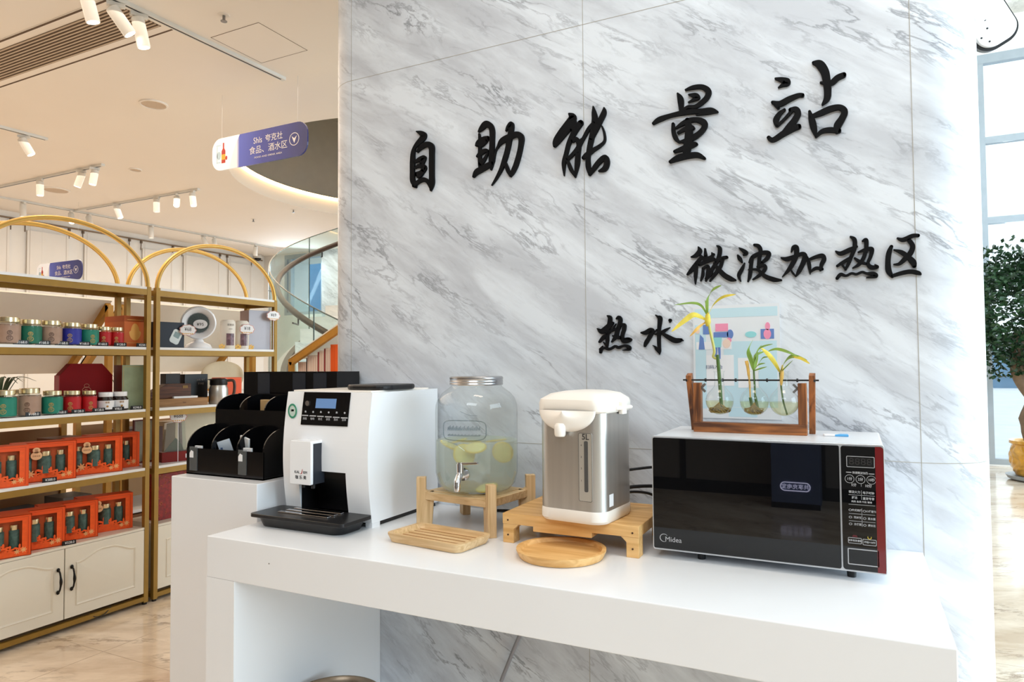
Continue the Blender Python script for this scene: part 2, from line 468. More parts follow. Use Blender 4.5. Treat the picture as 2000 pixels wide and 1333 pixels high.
# edge band of the round opening, the void above it and its lid
m = MB(); m.lathe([(HR, ZL), (HR, ZL+0.2), (HR+0.12, ZL+0.2)], 96, Matrix.Translation((*HC, 0)), cap=False)
struct(m.build('trim_2', M_ceil, smooth=True))
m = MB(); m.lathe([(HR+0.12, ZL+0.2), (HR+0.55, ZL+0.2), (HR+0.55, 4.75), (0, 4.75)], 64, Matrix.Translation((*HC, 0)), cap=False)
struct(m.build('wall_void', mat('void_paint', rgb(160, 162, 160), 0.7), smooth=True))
m = MB(); m.tube([(HC[0]+(HR-0.014)*math.cos(2*PI*i/96), HC[1]+(HR-0.014)*math.sin(2*PI*i/96), ZL+0.200) for i in range(96)], 0.012, 6, closed=True)
tag(m.build('led_strip', mat('led_warm', (1, 0.72, 0.36), emit=(1.0, 0.60, 0.24), estr=15)), 'warm glowing strip light along the rim of the round ceiling opening', 'light strip')

m = MB(); m.box(XL-0.1, XL, YF, YB, 0, 4.8); struct(m.build('wall_left', M_white))
m = MB(); m.box(XL, XR, YF-0.1, YF, 0, ZH); struct(m.build('wall_front', mat('front_wall_paint', rgb(120, 112, 104), 0.6)))
m = MB()
for k in range(9): m.box(-8.1+1.3*k-0.03, -8.1+1.3*k+0.03, YF, YF+0.012, 0, 2.6)
m.box(XL, XR, YF, YF+0.014, 0, 0.12); struct(m.build('trim_5', mat('front_wall_reveal', rgb(30, 26, 24), 0.6)))

m = MB(); m.box(XS, XS+0.1, YF, 1.8, ZL, ZH); m.box(XS, XS+0.1, 3.4, YB, ZL, ZH); struct(m.build('wall_bulkhead', M_white))
m = MB(); m.box(XS, XR, YF, YB+0.1, ZH, ZH+0.1); struct(m.build('ceiling_high', marble('hall_ceiling', rgb(226, 224, 218), rgb(210, 208, 202), rgb(180, 178, 172), rough=0.5)))
# back wall with its two glazed openings
W1 = (1.44, 6.6, 0.04, 5.15)
YS = 9.1                                             # the shop's own back wall
m = MB()
m.box(XL, -9.1, YS, YS+0.15, 0, 4.8); m.box(-9.1, -8.2, YS, YS+0.15, 0, 2.2); m.box(-9.1, -8.2, YS, YS+0.15, 3.28, 4.8); m.box(-8.2, XS, YS, YS+0.15, 0, ZH); m.box(XS-0.15, XS, YS+0.15, YB, 0, ZH)
m.box(XS-0.15, W1[0]-0.02, YB, YB+0.15, 0, ZH); m.box(W1[1], XR, YB, YB+0.15, 0, ZH); m.box(W1[0]-0.02, W1[1], YB, YB+0.15, W1[3], ZH); m.box(W1[0]-0.02, W1[1], YB, YB+0.15, 0, 0.02)
struct(m.build('wall_back', M_white))
m = MB(); m.box(-8.2, -6.0, YS-0.03, YS-0.001, 0, ZL); struct(m.build('trim_3', M_column))

def window(name, x0, x1, z0, z1, zs, xs, y, fw=0.07):
    m = MB()
    m.box(x0, x1, y-0.05, y+0.05, z0, z0+fw); m.box(x0, x1, y-0.05, y+0.05, z1-fw*1.6, z1)
    m.box(x0, x0+fw*1.1, y-0.048, y+0.048, z0+fw, z1-fw*1.6); m.box(x1-fw, x1, y-0.048, y+0.048, z0+fw, z1-fw*1.6)
    for z in zs: m.box(x0+fw*1.1, x1-fw, y-0.04, y+0.04, z-fw*0.6, z+fw*0.6)
    for x in xs: m.box(x-fw/2, x+fw/2, y-0.045, y+0.045, z0+fw, z1-fw)
    w = struct(m.build(name, M_alu))
    g = MB(); g.box(x0+fw, x1-fw, y-0.004, y+0.004, z0+fw, z1-fw)
    g.build('pane', M_pane, w)
    return w
window('window_1', W1[0], W1[1], 0.02, W1[3], (3.05, 4.06), (3.1, 4.85), YB+0.05)
window('window_2', -9.1, -8.2, 2.2, 3.28, (), (-8.98,), YS+0.05, 0.05)
# glazed right wall
m = MB(); m.box(XR, XR+0.15, YF, -1.5, 0, ZH); m.box(XR, XR+0.15, 7.8, YB, 0, ZH); m.box(XR, XR+0.15, -1.5, 7.8, 5.15, ZH)
struct(m.build('wall_right', M_white))
m = MB()
for k in range(6):
    y = -1.5+9.3*k/5
    m.box(XR+0.02, XR+0.12, y-0.04, y+0.04, 0, 5.15)
for z in (0.04, 3.05, 4.06, 5.1): m.box(XR+0.03, XR+0.11, -1.5, 7.8, z-0.04, z+0.04)
w = struct(m.build('window_3', M_alu))
m = MB(); m.box(XR+0.066, XR+0.074, -1.5, 7.8, 0.04, 5.15); m.build('pane', M_pane, w)

# ground and things outside the glass
m = MB(); m.box(-14, 40, YB+0.2, 60, -0.25, -0.15); m.box(XR+0.2, 40, -20, YB+0.2, -0.25, -0.15)
struct(m.build('trim_4', mat('outside_paving', rgb(226, 230, 234), 0.8, var=0.05, scale=2)))
m = MB()
m.box(-2, 16, 44, 50, -0.2, 1.9)
for k in range(9): m.box(-2+2*k+0.1, -2+2*k+1.9, 43.9, 44, 0.5, 1.4)
tag(m.build('building', mat('distant_blue_wall', rgb(120, 150, 176), 0.7, var=0.1, scale=1)), 'low blue-grey building seen far outside through the right window', 'building')
m = MB(); m.box(-16, -6, 16, 18, -0.2, 9)
for k in range(5):
    m.box(-15.8+2*k, -14.3+2*k, 15.95, 16, 1.2, 8.6)
tag(m.build('building', mat('blue_facade', rgb(84, 138, 182), 0.5, var=0.12, scale=1.2)), 'blue glass facade seen through the window behind the staircase', 'building')

# ------------------------------------------------------------------ marble column
CX0, CX1, CYF, CYB = -1.539, 0.132, 1.847, 3.4
def corner(cx, cy, r, a0, a1, n=12):
    return [(cx+r*math.cos(a0+(a1-a0)*i/n), cy+r*math.sin(a0+(a1-a0)*i/n)) for i in range(n+1)]
poly = corner(CX0, CYF+0.13, 0.13, PI, 1.5*PI) + corner(CX1, CYF+0.15, 0.15, 1.5*PI, 2*PI) + corner(CX1, CYB-0.15, 0.15, 0, PI/2) + corner(CX0, CYB-0.13, 0.13, PI/2, PI)
m = MB(); m.prism(poly, 2, 0, ZH)
col = struct(m.build('wall_column', M_column, smooth=True, angle=0.4))
m = MB()
for x in (-0.687, CX1, CX0): m.box(x-0.0008, x+0.0008, CYF-0.0005, CYF+0.001, 0, ZH)
for z in (1.065, 2.286, 3.5): m.box(CX0, CX1, CYF-0.0005, CYF+0.001, z-0.0008, z+0.0008)
for z in (1.065, 2.286, 3.5):
    for i in range(12):
        (a, b), (c, d) = poly[i], poly[i+1]
        m.bar((a, b, z), (c, d, z), 0.001, 0.0016)
        (a, b), (c, d) = poly[13+i], poly[14+i]
        m.bar((a, b, z), (c, d, z), 0.001, 0.0016)
m.build('joint', M_joint, col)

# ------------------------------------------------------------------ raised brush-written characters on the column
GLYPHS = {
'自': (-1.244, 1.962, [[(-200,1000,20),(-37,922,73),(77,830,105),(15,728,105),(-162,600,81),(-291,477,57),(-349,300,77),(-368,4,90),(-377,-293,81),(-369,-555,89),(-316,-692,81),(-242,-813,40)],[(-171,341,41),(-17,466,81),(202,515,88),(367,416,104),(383,156,95),(377,-174,99),(380,-504,95),(379,-797,95),(339,-1005,24)],[(-270,-2,32),(-106,60,73),(83,96,76),(25,-33,80),(-41,-116,56)],[(-19,-119,64),(112,-240,72),(-20,-378,80),(-196,-410,81)],[(-262,-197,24),(-107,-144,65),(112,-248,72)],[(24,-347,80),(-42,-467,48),(-166,-529,16)],[(-308,-767,65),(-131,-660,65),(67,-618,72),(228,-705,64),(327,-901,40)]]),
'助': (-0.968, 1.947, [[(-644,772,23),(-530,871,83),(-390,965,105),(-232,893,89),(-166,724,89),(-168,408,85),(-186,59,89),(-196,-255,89),(-214,-481,19)],[(-620,691,30),(-598,439,53),(-608,121,53),(-598,-164,68),(-559,-417,83)],[(-735,353,30),(-634,426,98),(-453,487,105),(-314,519,67)],[(-635,302,30),(-514,355,68),(-374,440,52)],[(-685,8,45),(-556,96,75),(-396,143,60),(-297,111,37)],[(-578,-237,83),(-437,-116,52),(-317,61,30)],[(-830,-611,38),(-720,-483,91),(-539,-419,90),(-300,-329,89),(-181,-292,59)],[(50,228,37),(176,355,88),(428,438,95),(677,475,87),(828,358,94),(806,86,79),(728,-212,79),(631,-474,80),(523,-666,65),(457,-778,18)],[(457,-768,29),(370,-577,58),(287,-357,51)],[(314,640,15),(381,748,51),(489,810,87),(487,619,87),(427,351,87),(360,49,80),(269,-216,80),(138,-511,59),(-27,-768,37),(-194,-970,7)],[(58,226,37),(-29,106,22),(-77,-62,19),(-110,-232,22)]]),
'能': (-0.697, 1.939, [[(-325,894,27),(-221,760,116),(-346,565,150),(-544,363,144),(-725,157,118),(-798,17,42)],[(-238,746,95),(-170,569,75),(-242,415,68)],[(22,564,88),(-102,425,88),(-226,246,82),(-345,32,68),(-433,-254,62),(-507,-543,62),(-504,-903,10)],[(-228,81,54),(-105,111,61),(-37,-48,68),(-69,-340,74),(-96,-633,74),(-160,-987,20)],[(-159,-971,27),(-290,-739,54),(-393,-459,41)],[(-392,-426,48),(-233,-316,54),(-73,-141,54),(51,71,47)],[(416,989,10),(438,796,67),(459,596,87),(422,340,87),(358,89,80),(289,-195,74),(241,-483,67),(245,-745,74),(283,-979,27)],[(744,886,17),(732,745,73),(621,536,79),(500,328,80),(343,58,67)],[(434,502,47),(279,363,54),(121,126,47),(-3,-86,47),(-57,-276,34)],[(670,365,20),(738,159,30),(742,-69,33),(596,-192,46),(408,-278,60),(201,-395,74),(97,-462,47)],[(283,-979,33),(401,-832,66),(573,-644,73),(743,-555,85),(808,-693,79),(739,-861,79),(570,-913,26)]]),
'量': (-0.396, 1.941, [[(34,947,24),(230,978,54),(467,948,60),(627,805,77),(595,650,71),(460,532,66),(281,447,54),(71,469,42),(-81,372,37)],[(-180,885,25),(-112,733,79),(-94,545,73),(-96,375,49)],[(122,798,24),(286,747,66),(359,678,54),(239,639,42),(98,597,12)],[(-857,183,38),(-699,260,69),(-388,317,56),(9,335,67),(397,305,60),(691,284,59),(865,209,15)],[(301,218,12),(573,214,36),(850,208,24)],[(-315,72,43),(-309,-131,55),(-251,-326,61),(-155,-448,31)],[(-246,-48,25),(-56,44,61),(126,100,67),(334,78,66),(495,-22,84),(514,-141,72),(403,-275,72),(208,-382,78),(-34,-436,49),(-200,-441,18)],[(66,116,61),(99,-73,91),(101,-319,109),(61,-589,109),(21,-828,91)],[(-181,-188,37),(2,-119,55),(152,-113,79),(242,-127,24)],[(-281,-686,43),(-67,-637,67),(175,-575,84),(294,-569,42)],[(-407,-946,43),(-192,-874,85),(80,-852,79),(319,-871,72),(500,-982,36)]]),
'站': (-0.097, 1.951, [[(-689,713,22),(-542,655,61),(-424,566,94),(-518,517,50),(-626,468,11)],[(-768,115,39),(-594,46,72),(-379,124,72),(-167,180,55),(-68,167,49)],[(-728,56,28),(-636,-48,39)],[(-491,-125,33),(-613,-211,56),(-696,-357,72),(-672,-492,50)],[(-664,-502,39),(-522,-386,33),(-360,-226,39),(-306,-163,38)],[(-345,-157,55),(-227,-163,66),(-176,-272,71),(-258,-430,77),(-393,-581,77),(-501,-678,55)],[(-880,-778,45),(-773,-853,61),(-529,-732,77),(-315,-636,82),(-170,-611,65)],[(199,939,32),(339,873,91),(450,666,96),(490,432,91),(508,174,85),(486,-19,75),(382,-148,21)],[(355,407,21),(582,352,64),(735,454,69),(866,493,63)],[(89,-275,32),(136,-496,75),(179,-702,75),(225,-936,21)],[(107,-412,38),(339,-355,70),(569,-288,74),(770,-289,63),(871,-411,73),(813,-568,79),(710,-733,89),(694,-884,47)],[(220,-930,27),(355,-821,53),(533,-810,64),(732,-862,58)]]),
'微': (-0.334, 1.558, [[(-317,497,17),(-286,388,61),(-388,276,54),(-507,244,20)],[(-238,247,27),(-358,68,61),(-513,-110,54),(-616,-216,27)],[(-375,35,41),(-403,-237,47),(-414,-490,10)],[(-145,435,20),(-134,256,47)],[(-271,267,27),(-172,174,54),(-23,197,40),(78,274,27)],[(29,318,13),(49,140,40)],[(-292,22,41),(-124,92,47),(92,137,40)],[(-210,-79,27),(-216,-249,40),(-272,-409,17)],[(-210,-79,27),(-76,-37,40),(-96,-257,44),(-139,-418,20)],[(-131,-357,34),(-14,-262,33),(37,-164,20)],[(163,487,17),(234,414,50),(215,229,50),(146,65,47),(38,-96,40),(-80,-292,27)],[(133,66,33),(288,149,46),(402,168,40)],[(304,121,40),(235,-76,46),(102,-253,47),(-33,-431,20)],[(74,37,17),(186,-123,53),(329,-292,66),(489,-402,66),(610,-443,26)]]),
'波': (-0.214, 1.554, [[(-479,424,16),(-395,357,45),(-311,277,52),(-381,229,16)],[(-515,233,26),(-472,146,52),(-422,52,26)],[(-353,21,16),(-419,-124,45),(-502,-286,46),(-463,-438,16)],[(-103,472,32),(-7,431,51),(41,321,48),(9,126,45),(-11,-103,45)],[(-243,29,19),(-146,171,48),(74,253,51),(237,233,51),(194,105,51),(85,15,38)],[(-168,156,39),(-204,-90,45),(-233,-319,45),(-280,-462,16)],[(-42,-101,26),(114,-73,45),(143,-163,44),(17,-303,45),(-157,-417,19)],[(-262,-159,16),(-43,-174,35),(139,-350,54),(352,-448,57),(516,-472,25)]]),
'加': (-0.112, 1.55, [[(-256,257,12),(-206,369,43),(-135,357,62),(-139,164,56),(-223,-23,56),(-331,-193,44),(-476,-355,9)],[(-487,133,19),(-362,91,56),(-160,149,43),(3,191,52),(61,116,61),(-2,-71,55),(-88,-242,49),(-161,-363,12)],[(-161,-356,19),(-228,-265,25),(-286,-164,19)],[(119,96,24),(151,-82,46),(169,-320,12)],[(135,31,31),(308,91,45),(453,111,51),(489,20,54),(434,-103,48),(403,-240,30)],[(164,-281,18),(303,-189,42),(446,-218,33)]]),
'热': (0.008, 1.551, [[(-112,511,24),(-33,432,50),(-35,239,50),(-112,27,44),(-171,-124,41),(-244,-275,24)],[(-445,185,18),(-333,123,53),(-122,209,50),(18,266,23)],[(-419,-175,30),(-282,-85,38),(-126,13,29)],[(-352,-105,18),(-235,-270,27)],[(137,386,17),(214,398,49),(212,188,46),(150,-24,44),(50,-172,41),(-84,-249,15)],[(43,124,18),(195,174,41),(332,172,49),(300,-5,43),(243,-154,38),(308,-258,52),(436,-261,40),(391,-202,14)],[(-35,-16,23),(79,-112,41),(201,-167,29)],[(-431,-476,36),(-350,-387,41),(-233,-426,30),(-115,-378,29),(-10,-403,29),(115,-362,29),(210,-399,29),(359,-421,49),(398,-479,43),(208,-504,12)]]),
'区': (0.107, 1.546, [[(-118,442,17),(-1,392,51),(184,466,47),(300,465,39)],[(116,376,45),(186,234,50),(141,72,61),(28,-55,56),(-93,-167,39),(-206,-174,14)],[(-196,172,14),(-47,102,48),(81,-8,50),(182,-142,67),(211,-240,45)],[(-249,249,40),(-301,107,57),(-327,-105,57),(-316,-319,63),(-245,-461,34)],[(-244,-445,40),(-58,-391,48),(125,-367,50),(279,-407,47),(335,-447,17)]]),
'热 ': (-0.603, 1.383, [[(-172,513,21),(-105,460,56),(-105,359,62),(-143,215,56),(-175,101,53),(-187,-29,50),(-189,-188,50),(-196,-361,24)],[(-481,165,12),(-345,77,74),(-192,181,74),(-70,285,62),(-10,309,23)],[(-421,-219,30),(-316,-105,53),(-209,-14,38)],[(-303,-229,12),(-221,-317,32)],[(84,417,18),(156,453,53),(200,377,55),(161,220,58),(107,78,56),(60,-78,59),(-61,-227,18)],[(-118,41,32),(-27,154,29),(72,281,7)],[(-148,42,29),(-42,83,26),(108,150,38)],[(213,247,29),(302,230,58),(300,116,55),(261,-12,49),(245,-126,55),(296,-206,64),(406,-194,69),(487,-171,37),(414,-133,26),(297,-144,17)],[(-22,-55,21),(75,-93,53),(193,-117,52)],[(-390,-510,36),(-369,-423,45),(-275,-388,35),(-154,-427,41),(-56,-399,35),(42,-344,32),(130,-388,41),(235,-354,32),(353,-342,38),(440,-394,55),(425,-443,40),(255,-466,9)],[(-419,-422,15),(-327,-333,7)]]),
'水': (-0.467, 1.377, [[(-162,539,14),(-96,490,34),(-47,453,62),(-52,342,59),(-72,175,49),(-82,7,48),(-84,-160,48),(-80,-327,45),(-68,-439,34),(-76,-530,11)],[(-82,-495,20),(-151,-382,42),(-200,-318,20),(-259,-282,7)],[(-566,69,26),(-451,66,60),(-307,133,65),(-265,82,62),(-352,-70,54),(-440,-208,54),(-477,-299,31)],[(-215,74,14),(-129,141,22)],[(-184,14,20),(-53,32,50),(88,114,39),(221,189,8)],[(3,44,34),(155,-57,58),(334,-158,72),(457,-165,63),(510,-148,41)],[(231,385,44),(217,326,11)],[(556,-167,22)]]),
}

INFO = {
 '自': ('large black cut-out character 自, leftmost of the top line on the marble column', 'top line of raised characters'),
 '助': ('large black cut-out character 助, second in the top line on the marble column', 'top line of raised characters'),
 '能': ('large black cut-out character 能, middle of the top line on the marble column', 'top line of raised characters'),
 '量': ('large black cut-out character 量, fourth in the top line on the marble column', 'top line of raised characters'),
 '站': ('large black cut-out character 站, last and highest of the top line on the column', 'top line of raised characters'),
 '微': ('small black cut-out character 微, first of the five above the plant vases', 'five small raised characters above the microwave'),
 '波': ('small black cut-out character 波, second of the five above the plant vases', 'five small raised characters above the microwave'),
 '加': ('small black cut-out character 加, middle of the five above the microwave', 'five small raised characters above the microwave'),
 '热': ('small black cut-out character 热, fourth of the five above the microwave', 'five small raised characters above the microwave'),
 '区': ('small black cut-out character 区, last of the five beside the column corner', 'five small raised characters above the microwave'),
 '热 ': ('small black cut-out character 热 above the water boiler, left of 水', 'two small raised characters above the boiler'),
 '水': ('small black cut-out character 水 above the boiler, partly behind a yellow leaf', 'two small raised characters above the boiler'),
}
for ch, (cx, cz, strokes) in GLYPHS.items():
    m = MB(); b = m.bm
    t = 0.008
    for si, st in enumerate(strokes):
        t = 0.008+0.0001*si
        pts = catmull([(x/1e4, z/1e4, w/1e4) for x, z, w in st], 8) if len(st) > 1 else [(st[0][0]/1e4, st[0][1]/1e4, st[0][2]/1e4)]
        A = []
        for i, (x, z, w) in enumerate(pts):
            if len(pts) > 1:
                p, q = pts[max(i-1, 0)], pts[min(i+1, len(pts)-1)]
                d = Vector((q[0]-p[0], q[1]-p[1]));
                if d.length < 1e-7: d = Vector((1, 0))
                d.normalize(); nx, nz = -d.y*w, d.x*w
                A.append([b.verts.new((x+nx, -t, z+nz)), b.verts.new((x-nx, -t, z-nz)), b.verts.new((x+nx, 0, z+nz)), b.verts.new((x-nx, 0, z-nz))])
        for P, Q in zip(A, A[1:]):
            b.faces.new((P[0], Q[0], Q[1], P[1])); b.faces.new((P[2], Q[2], Q[0], P[0])); b.faces.new((P[1], Q[1], Q[3], P[3]))
        for i in range(len(pts)):
            x, z, w = pts[i]
            if w > 0.0006: m.prism([(x+w*math.cos(k*PI/7), z+w*math.sin(k*PI/7)) for k in range(14)], 1, -t+0.00004, 0)
    tag(m.build('raised_character', M_letter, loc=(cx, CYF-0.0008, cz)), *[INFO[ch][0], 'sign letter', INFO[ch][1]])

# ------------------------------------------------------------------ counter and pedestal
cnt = thing('counter', 'long white lacquered counter in front of the marble column', 'counter', (-0.6935, 1.548, 0))
m = MB(); m.box(-0.8235, 0.8235, -0.298, 0.298, 0.755, 0.86); m.build('countertop', M_counter, cnt, bevel=0.002)
m = MB(); m.box(-0.8235, -0.7235, -0.298, 0.298, 0, 0.755); m.build('side_panel', M_counter, cnt)
m = MB(); m.box(0.70, 0.76, 0.20, 0.298, 0, 0.755); m.build('support_leg', M_counter, cnt)
m = MB(); m.cyl((-0.8235+0.22, -0.2985, 0.815), 0.0018, 0.001, 8, 1); m.build('scuff_mark', mat('scuff', rgb(110, 104, 98), 0.8), cnt)
ped = thing('pedestal', 'tall white pedestal standing left of the counter under the black racks', 'pedestal', (-1.7095, 1.84, 0))
m = MB(); m.box(-0.1815, 0.1815, -0.413, 0.0, 0, 0.964); m.build('pedestal_body', M_counter, ped, bevel=0.002)

bin_ = thing('trash_can', 'round bronze steel waste bin standing under the counter', 'bin', (-1.27, 1.455, 0))
m = MB(); m.lathe([(0.114, 0), (0.118, 0.01), (0.126, 0.39), (0.129, 0.405), (0.124, 0.41), (0.116, 0.40), (0.110, 0.05), (0, 0.05)], 40)
m.build('bin_body', mat('bronze_steel', rgb(138, 122, 104), 0.35, metal=0.7, var=0.05), bin_, smooth=True)
m = MB(); m.tube([(0.127*math.cos(i*PI/24), 0.127*math.sin(i*PI/24), 0.407) for i in range(48)], 0.004, 8, closed=True)
m.build('rim', mat('bronze_rim', rgb(150, 134, 114), 0.25, metal=0.9), bin_, smooth=True)
# loose dark cable hanging below the counter
m = MB(); m.tube(catmull([(-0.80, 1.835, 0.72), (-0.84, 1.832, 0.62), (-0.90, 1.83, 0.50), (-0.96, 1.83, 0.36)], 6), 0.006, 8)
tag(m.build('hanging_cable', mat('grey_cable', rgb(150, 148, 152), 0.5), smooth=True), 'grey cable hanging down the marble below the counter', 'cable')
# ------------------------------------------------------------------ coffee machine
CT = 0.86
cm = thing('coffee_machine', 'white bean-to-cup coffee machine with black control panel on the left end of the counter', 'coffee machine', (-1.33, 1.50, CT))
def cf(z): return -0.02*math.sin(PI*min(max(z/0.365, 0), 1))
def front(z0, z1, n=10): return [(cf(z0+(z1-z0)*i/n), z0+(z1-z0)*i/n) for i in range(n+1)]
HW, DEP, HT = 0.153, 0.325, 0.365
m = MB()
m.prism(front(0.145, HT) + [(DEP, HT), (DEP, 0.145)], 0, -HW, HW)
m.prism(front(0.012, 0.145) + [(DEP, 0.145), (DEP, 0.012)], 0, -HW, -0.096)
m.prism(front(0.012, 0.145) + [(DEP, 0.145), (DEP, 0.012)], 0, 0.076, HW)
m.box(-0.096, 0.076, 0.13, DEP, 0.012, 0.145)
m.build('housing', M_white_gloss, cm)
m = MB(); m.box(-HW+0.006, HW-0.006, 0.03, DEP-0.006, 0.0, 0.013); m.build('base', M_black, cm)
m = MB()
m.box(-0.0955, 0.0755, 0.1275, 0.1295, 0.013, 0.1445); m.box(-0.0955, -0.0940, -0.005, 0.13, 0.013, 0.1445); m.box(0.0740, 0.0755, -0.005, 0.13, 0.013, 0.1445); m.box(-0.0955, 0.0755, -0.010, 0.13, 0.1425, 0.1445)
m.grid(lambda u, v: (-0.0955+0.171*u, 0.055+0.04*math.cos(v*PI)*0.3, 0.02+0.124*v), 2, 8)
m.build('dispensing_bay', M_black, cm)
m = MB(); m.box(-0.151, 0.153-0.02, 0.02, DEP-0.02, HT, HT+0.004); m.build('top_cover', M_cream, cm, bevel=0.001)
m = MB(); m.prism(rrect(-0.005, 0.148, 0.06, 0.235, 0.04), 2, HT+0.004, HT+0.019); m.build('bean_lid', M_black, cm, bevel=0.005)
# control panel follows the bulged front
def skin(x0, x1, z0, z1, off, n=8):
    mm = MB(); mm.grid(lambda u, v: (x0+(x1-x0)*u, cf(z0+(z1-z0)*v)-off, z0+(z1-z0)*v), 1, n); return mm
pan = skin(-0.089, 0.080, 0.272, 0.3645, 0.0016).build('control_panel', M_black_gloss, cm, solid=0.002)
skin(-0.040, 0.034, 0.320, 0.347, 0.0034).build('display', mat('lcd_blue', rgb(96, 128, 170), 0.3, emit=rgb(96, 130, 180), estr=0.35), pan)
m = MB(); m.cyl((-0.070, cf(0.333)-0.0028, 0.333), 0.0075, -0.003, 20, 1); m.build('power_button', M_chrome, pan)
m = MB(); bar = MB(); tx = MB()
names = ['浓缩', '咖啡', '美式', '拿铁', '热水', '菜单']
for i in range(6):
    x = -0.075+0.0285*i; z = 0.2985-0.0006*i
    bar.box(x-0.0115, x+0.0115, cf(z)-0.0036, cf(z)-0.0026, z-0.0015, z+0.0015)
    if i % 2: tx.cyl((x, cf(0.309)-0.0036, 0.309), 0.0028, 0.001, 12, 1)
    else: tx.prism([(x-0.003, 0.307), (x+0.003, 0.307), (x+0.002, 0.312), (x-0.002, 0.312)], 1, cf(0.309)-0.0036, cf(0.309)-0.0026)
    tx.mesh(text_mesh(names[i], 0.0075, 0.0002), put(x, cf(0.29)-0.0034, 0.2895))
bar.build('key_bar', mat('silver_print', rgb(190, 190, 194), 0.4), pan)
tx.build('key_symbol', mat('grey_print', rgb(180, 180, 184), 0.5), pan)
# badge
m = MB(); m.lathe([(0.0125, 0), (0.0165, 0), (0.0165, 0.0012), (0.0125, 0.0012), (0.0125, 0)], 32, Matrix.Translation((-0.1235, cf(0.31)-0.0040, 0.31)) @ Matrix.Rotation(PI/2, 4, 'X') @ Matrix.Diagonal((1, 1.28, 1, 1)), cap=False)
bd = m.build('badge', mat('badge_green', rgb(52, 140, 108), 0.5), cm, label='round green badge')
m = MB(); m.mesh(text_mesh('❧', 0.016, 0.0003), put(-0.1235, cf(0.31)-0.0048, 0.313)); m.box(-0.129, -0.118, cf(0.31)-0.0048, cf(0.31)-0.0040, 0.3025, 0.3035); m.prism([(-0.1235+0.0125*math.cos(PI*i/12), 0.31+0.016*math.sin(PI*i/12)) for i in range(24)], 1, cf(0.31)-0.0040, cf(0.31)+0.001)
m.build('badge_face', mat('badge_pale', rgb(206, 222, 214), 0.5), bd)
m = MB(); m.mesh(text_mesh('❧', 0.016, 0.0003), put(-0.1235, cf(0.31)-0.0048, 0.313)); m.build('badge_leaf', mat('badge_dark', rgb(40, 70, 60), 0.5), bd)
# spout
m = MB(); m.prism(rrect(-0.0855, -0.0085, 0.112, 0.232, 0.004), 1, -0.062, -0.052)
m.box(-0.0855, -0.0085, -0.056, -0.012, 0.224, 0.232)
sp = m.build('spout_cover', M_white_gloss, cm, bevel=0.0015)
m = MB(); m.box(-0.082, -0.0085, -0.0525, -0.008, 0.113, 0.2245); m.build('spout_block', mat('slate_plastic', rgb(44, 48, 56), 0.4), cm)
m = MB()
for x in (-0.064, -0.028): m.cyl((x, -0.03, 0.098), 0.006, 0.016, 14)
m.build('nozzle', M_black, cm, smooth=True)
m = MB(); m.mesh(text_mesh('KAL', 0.0105, 0.0003), put(-0.0580, -0.0624, 0.146)); m.mesh(text_mesh('RM', 0.0105, 0.0003), put(-0.0285, -0.0624, 0.146)); m.mesh(text_mesh('咖 乐 美', 0.0115, 0.0003), put(-0.0445, -0.0624, 0.1315))
m.build('brand_lettering', mat('dark_print', rgb(40, 40, 44), 0.5), sp)
m = MB(); m.tube([(-0.046, -0.0626, 0.142), (-0.042, -0.0626, 0.1425), (-0.040, -0.0626, 0.146), (-0.0385, -0.0626, 0.155)], [0.0008, 0.001, 0.0012, 0.0005], 6)
m.build('brand_mark', mat('red_print', rgb(170, 40, 40), 0.5), sp)
# drip tray
m = MB()
m.prism(rrect(-0.170, 0.158, -0.128, -0.004, 0.012), 2, 0.026, 0.036)
m.bm.faces.ensure_lookup_table()
lo = rrect(-0.150, 0.136, -0.112, -0.01, 0.03); hi = rrect(-0.158, 0.146, -0.120, -0.006, 0.03)
A = [m.bm.verts.new((x, y, 0.001)) for x, y in lo]; B = [m.bm.verts.new((x, y, 0.026)) for x, y in hi]
m.bm.faces.new(A[::-1])
for i in range(len(A)): m.bm.faces.new((A[i], A[(i+1) % len(A)], B[(i+1) % len(A)], B[i]))
tr = m.build('drip_tray', M_black, cm, smooth=True, bevel=0.0015)
m = MB()
for k in range(3): m.box(-0.104+0.004*k, 0.074, -0.088+0.026*k, -0.074+0.026*k, 0.0362, 0.0392)
m.build('drip_grid', M_chrome, tr, bevel=0.001)
m = MB(); m.box(0.155-0.022, 0.153+0.002, -0.004, 0.03, 0.0, 0.014); m.build('front_foot', M_white_gloss, cm)

# ------------------------------------------------------------------ lemon water dispenser on its wooden stand
JC = (-0.94, 1.655)
LG = [(-1.072, 1.578), (-0.838, 1.548), (-0.815, 1.737), (-1.047, 1.768)]       # leg feet: left, front, right, back
st = thing('jar_stand', 'pale pine four-legged stand under the glass drink dispenser', 'stand', (*JC, CT))
for (x, y) in LG:
    dx, dy = x-JC[0], y-JC[1]; d = math.hypot(dx, dy); a = math.atan2(dy, dx)
    m = MB()
    M = Matrix.Translation((dx, dy, 0)) @ Matrix.Rotation(a, 4, 'Z')
    m.prism([(-0.030, 0.0), (0.012, 0.0), (0.012, 0.133), (-0.014, 0.133), (-0.014, 0.098), (-0.036, 0.085)], 1, -0.0115, 0.0115, M)
    m.build('leg', W_light_z, st, bevel=0.0012)
m = MB()
q = [(JC[0]+(x-JC[0])*0.86, JC[1]+(y-JC[1])*0.86) for x, y in LG]
for i in range(4):
    a, b = q[i], q[(i+1) % 4]
    m.bar((a[0]-JC[0], a[1]-JC[1], 0.083), (b[0]-JC[0], b[1]-JC[1], 0.083), 0.03, 0.020)
m.build('rail', W_light, st, bevel=0.001)
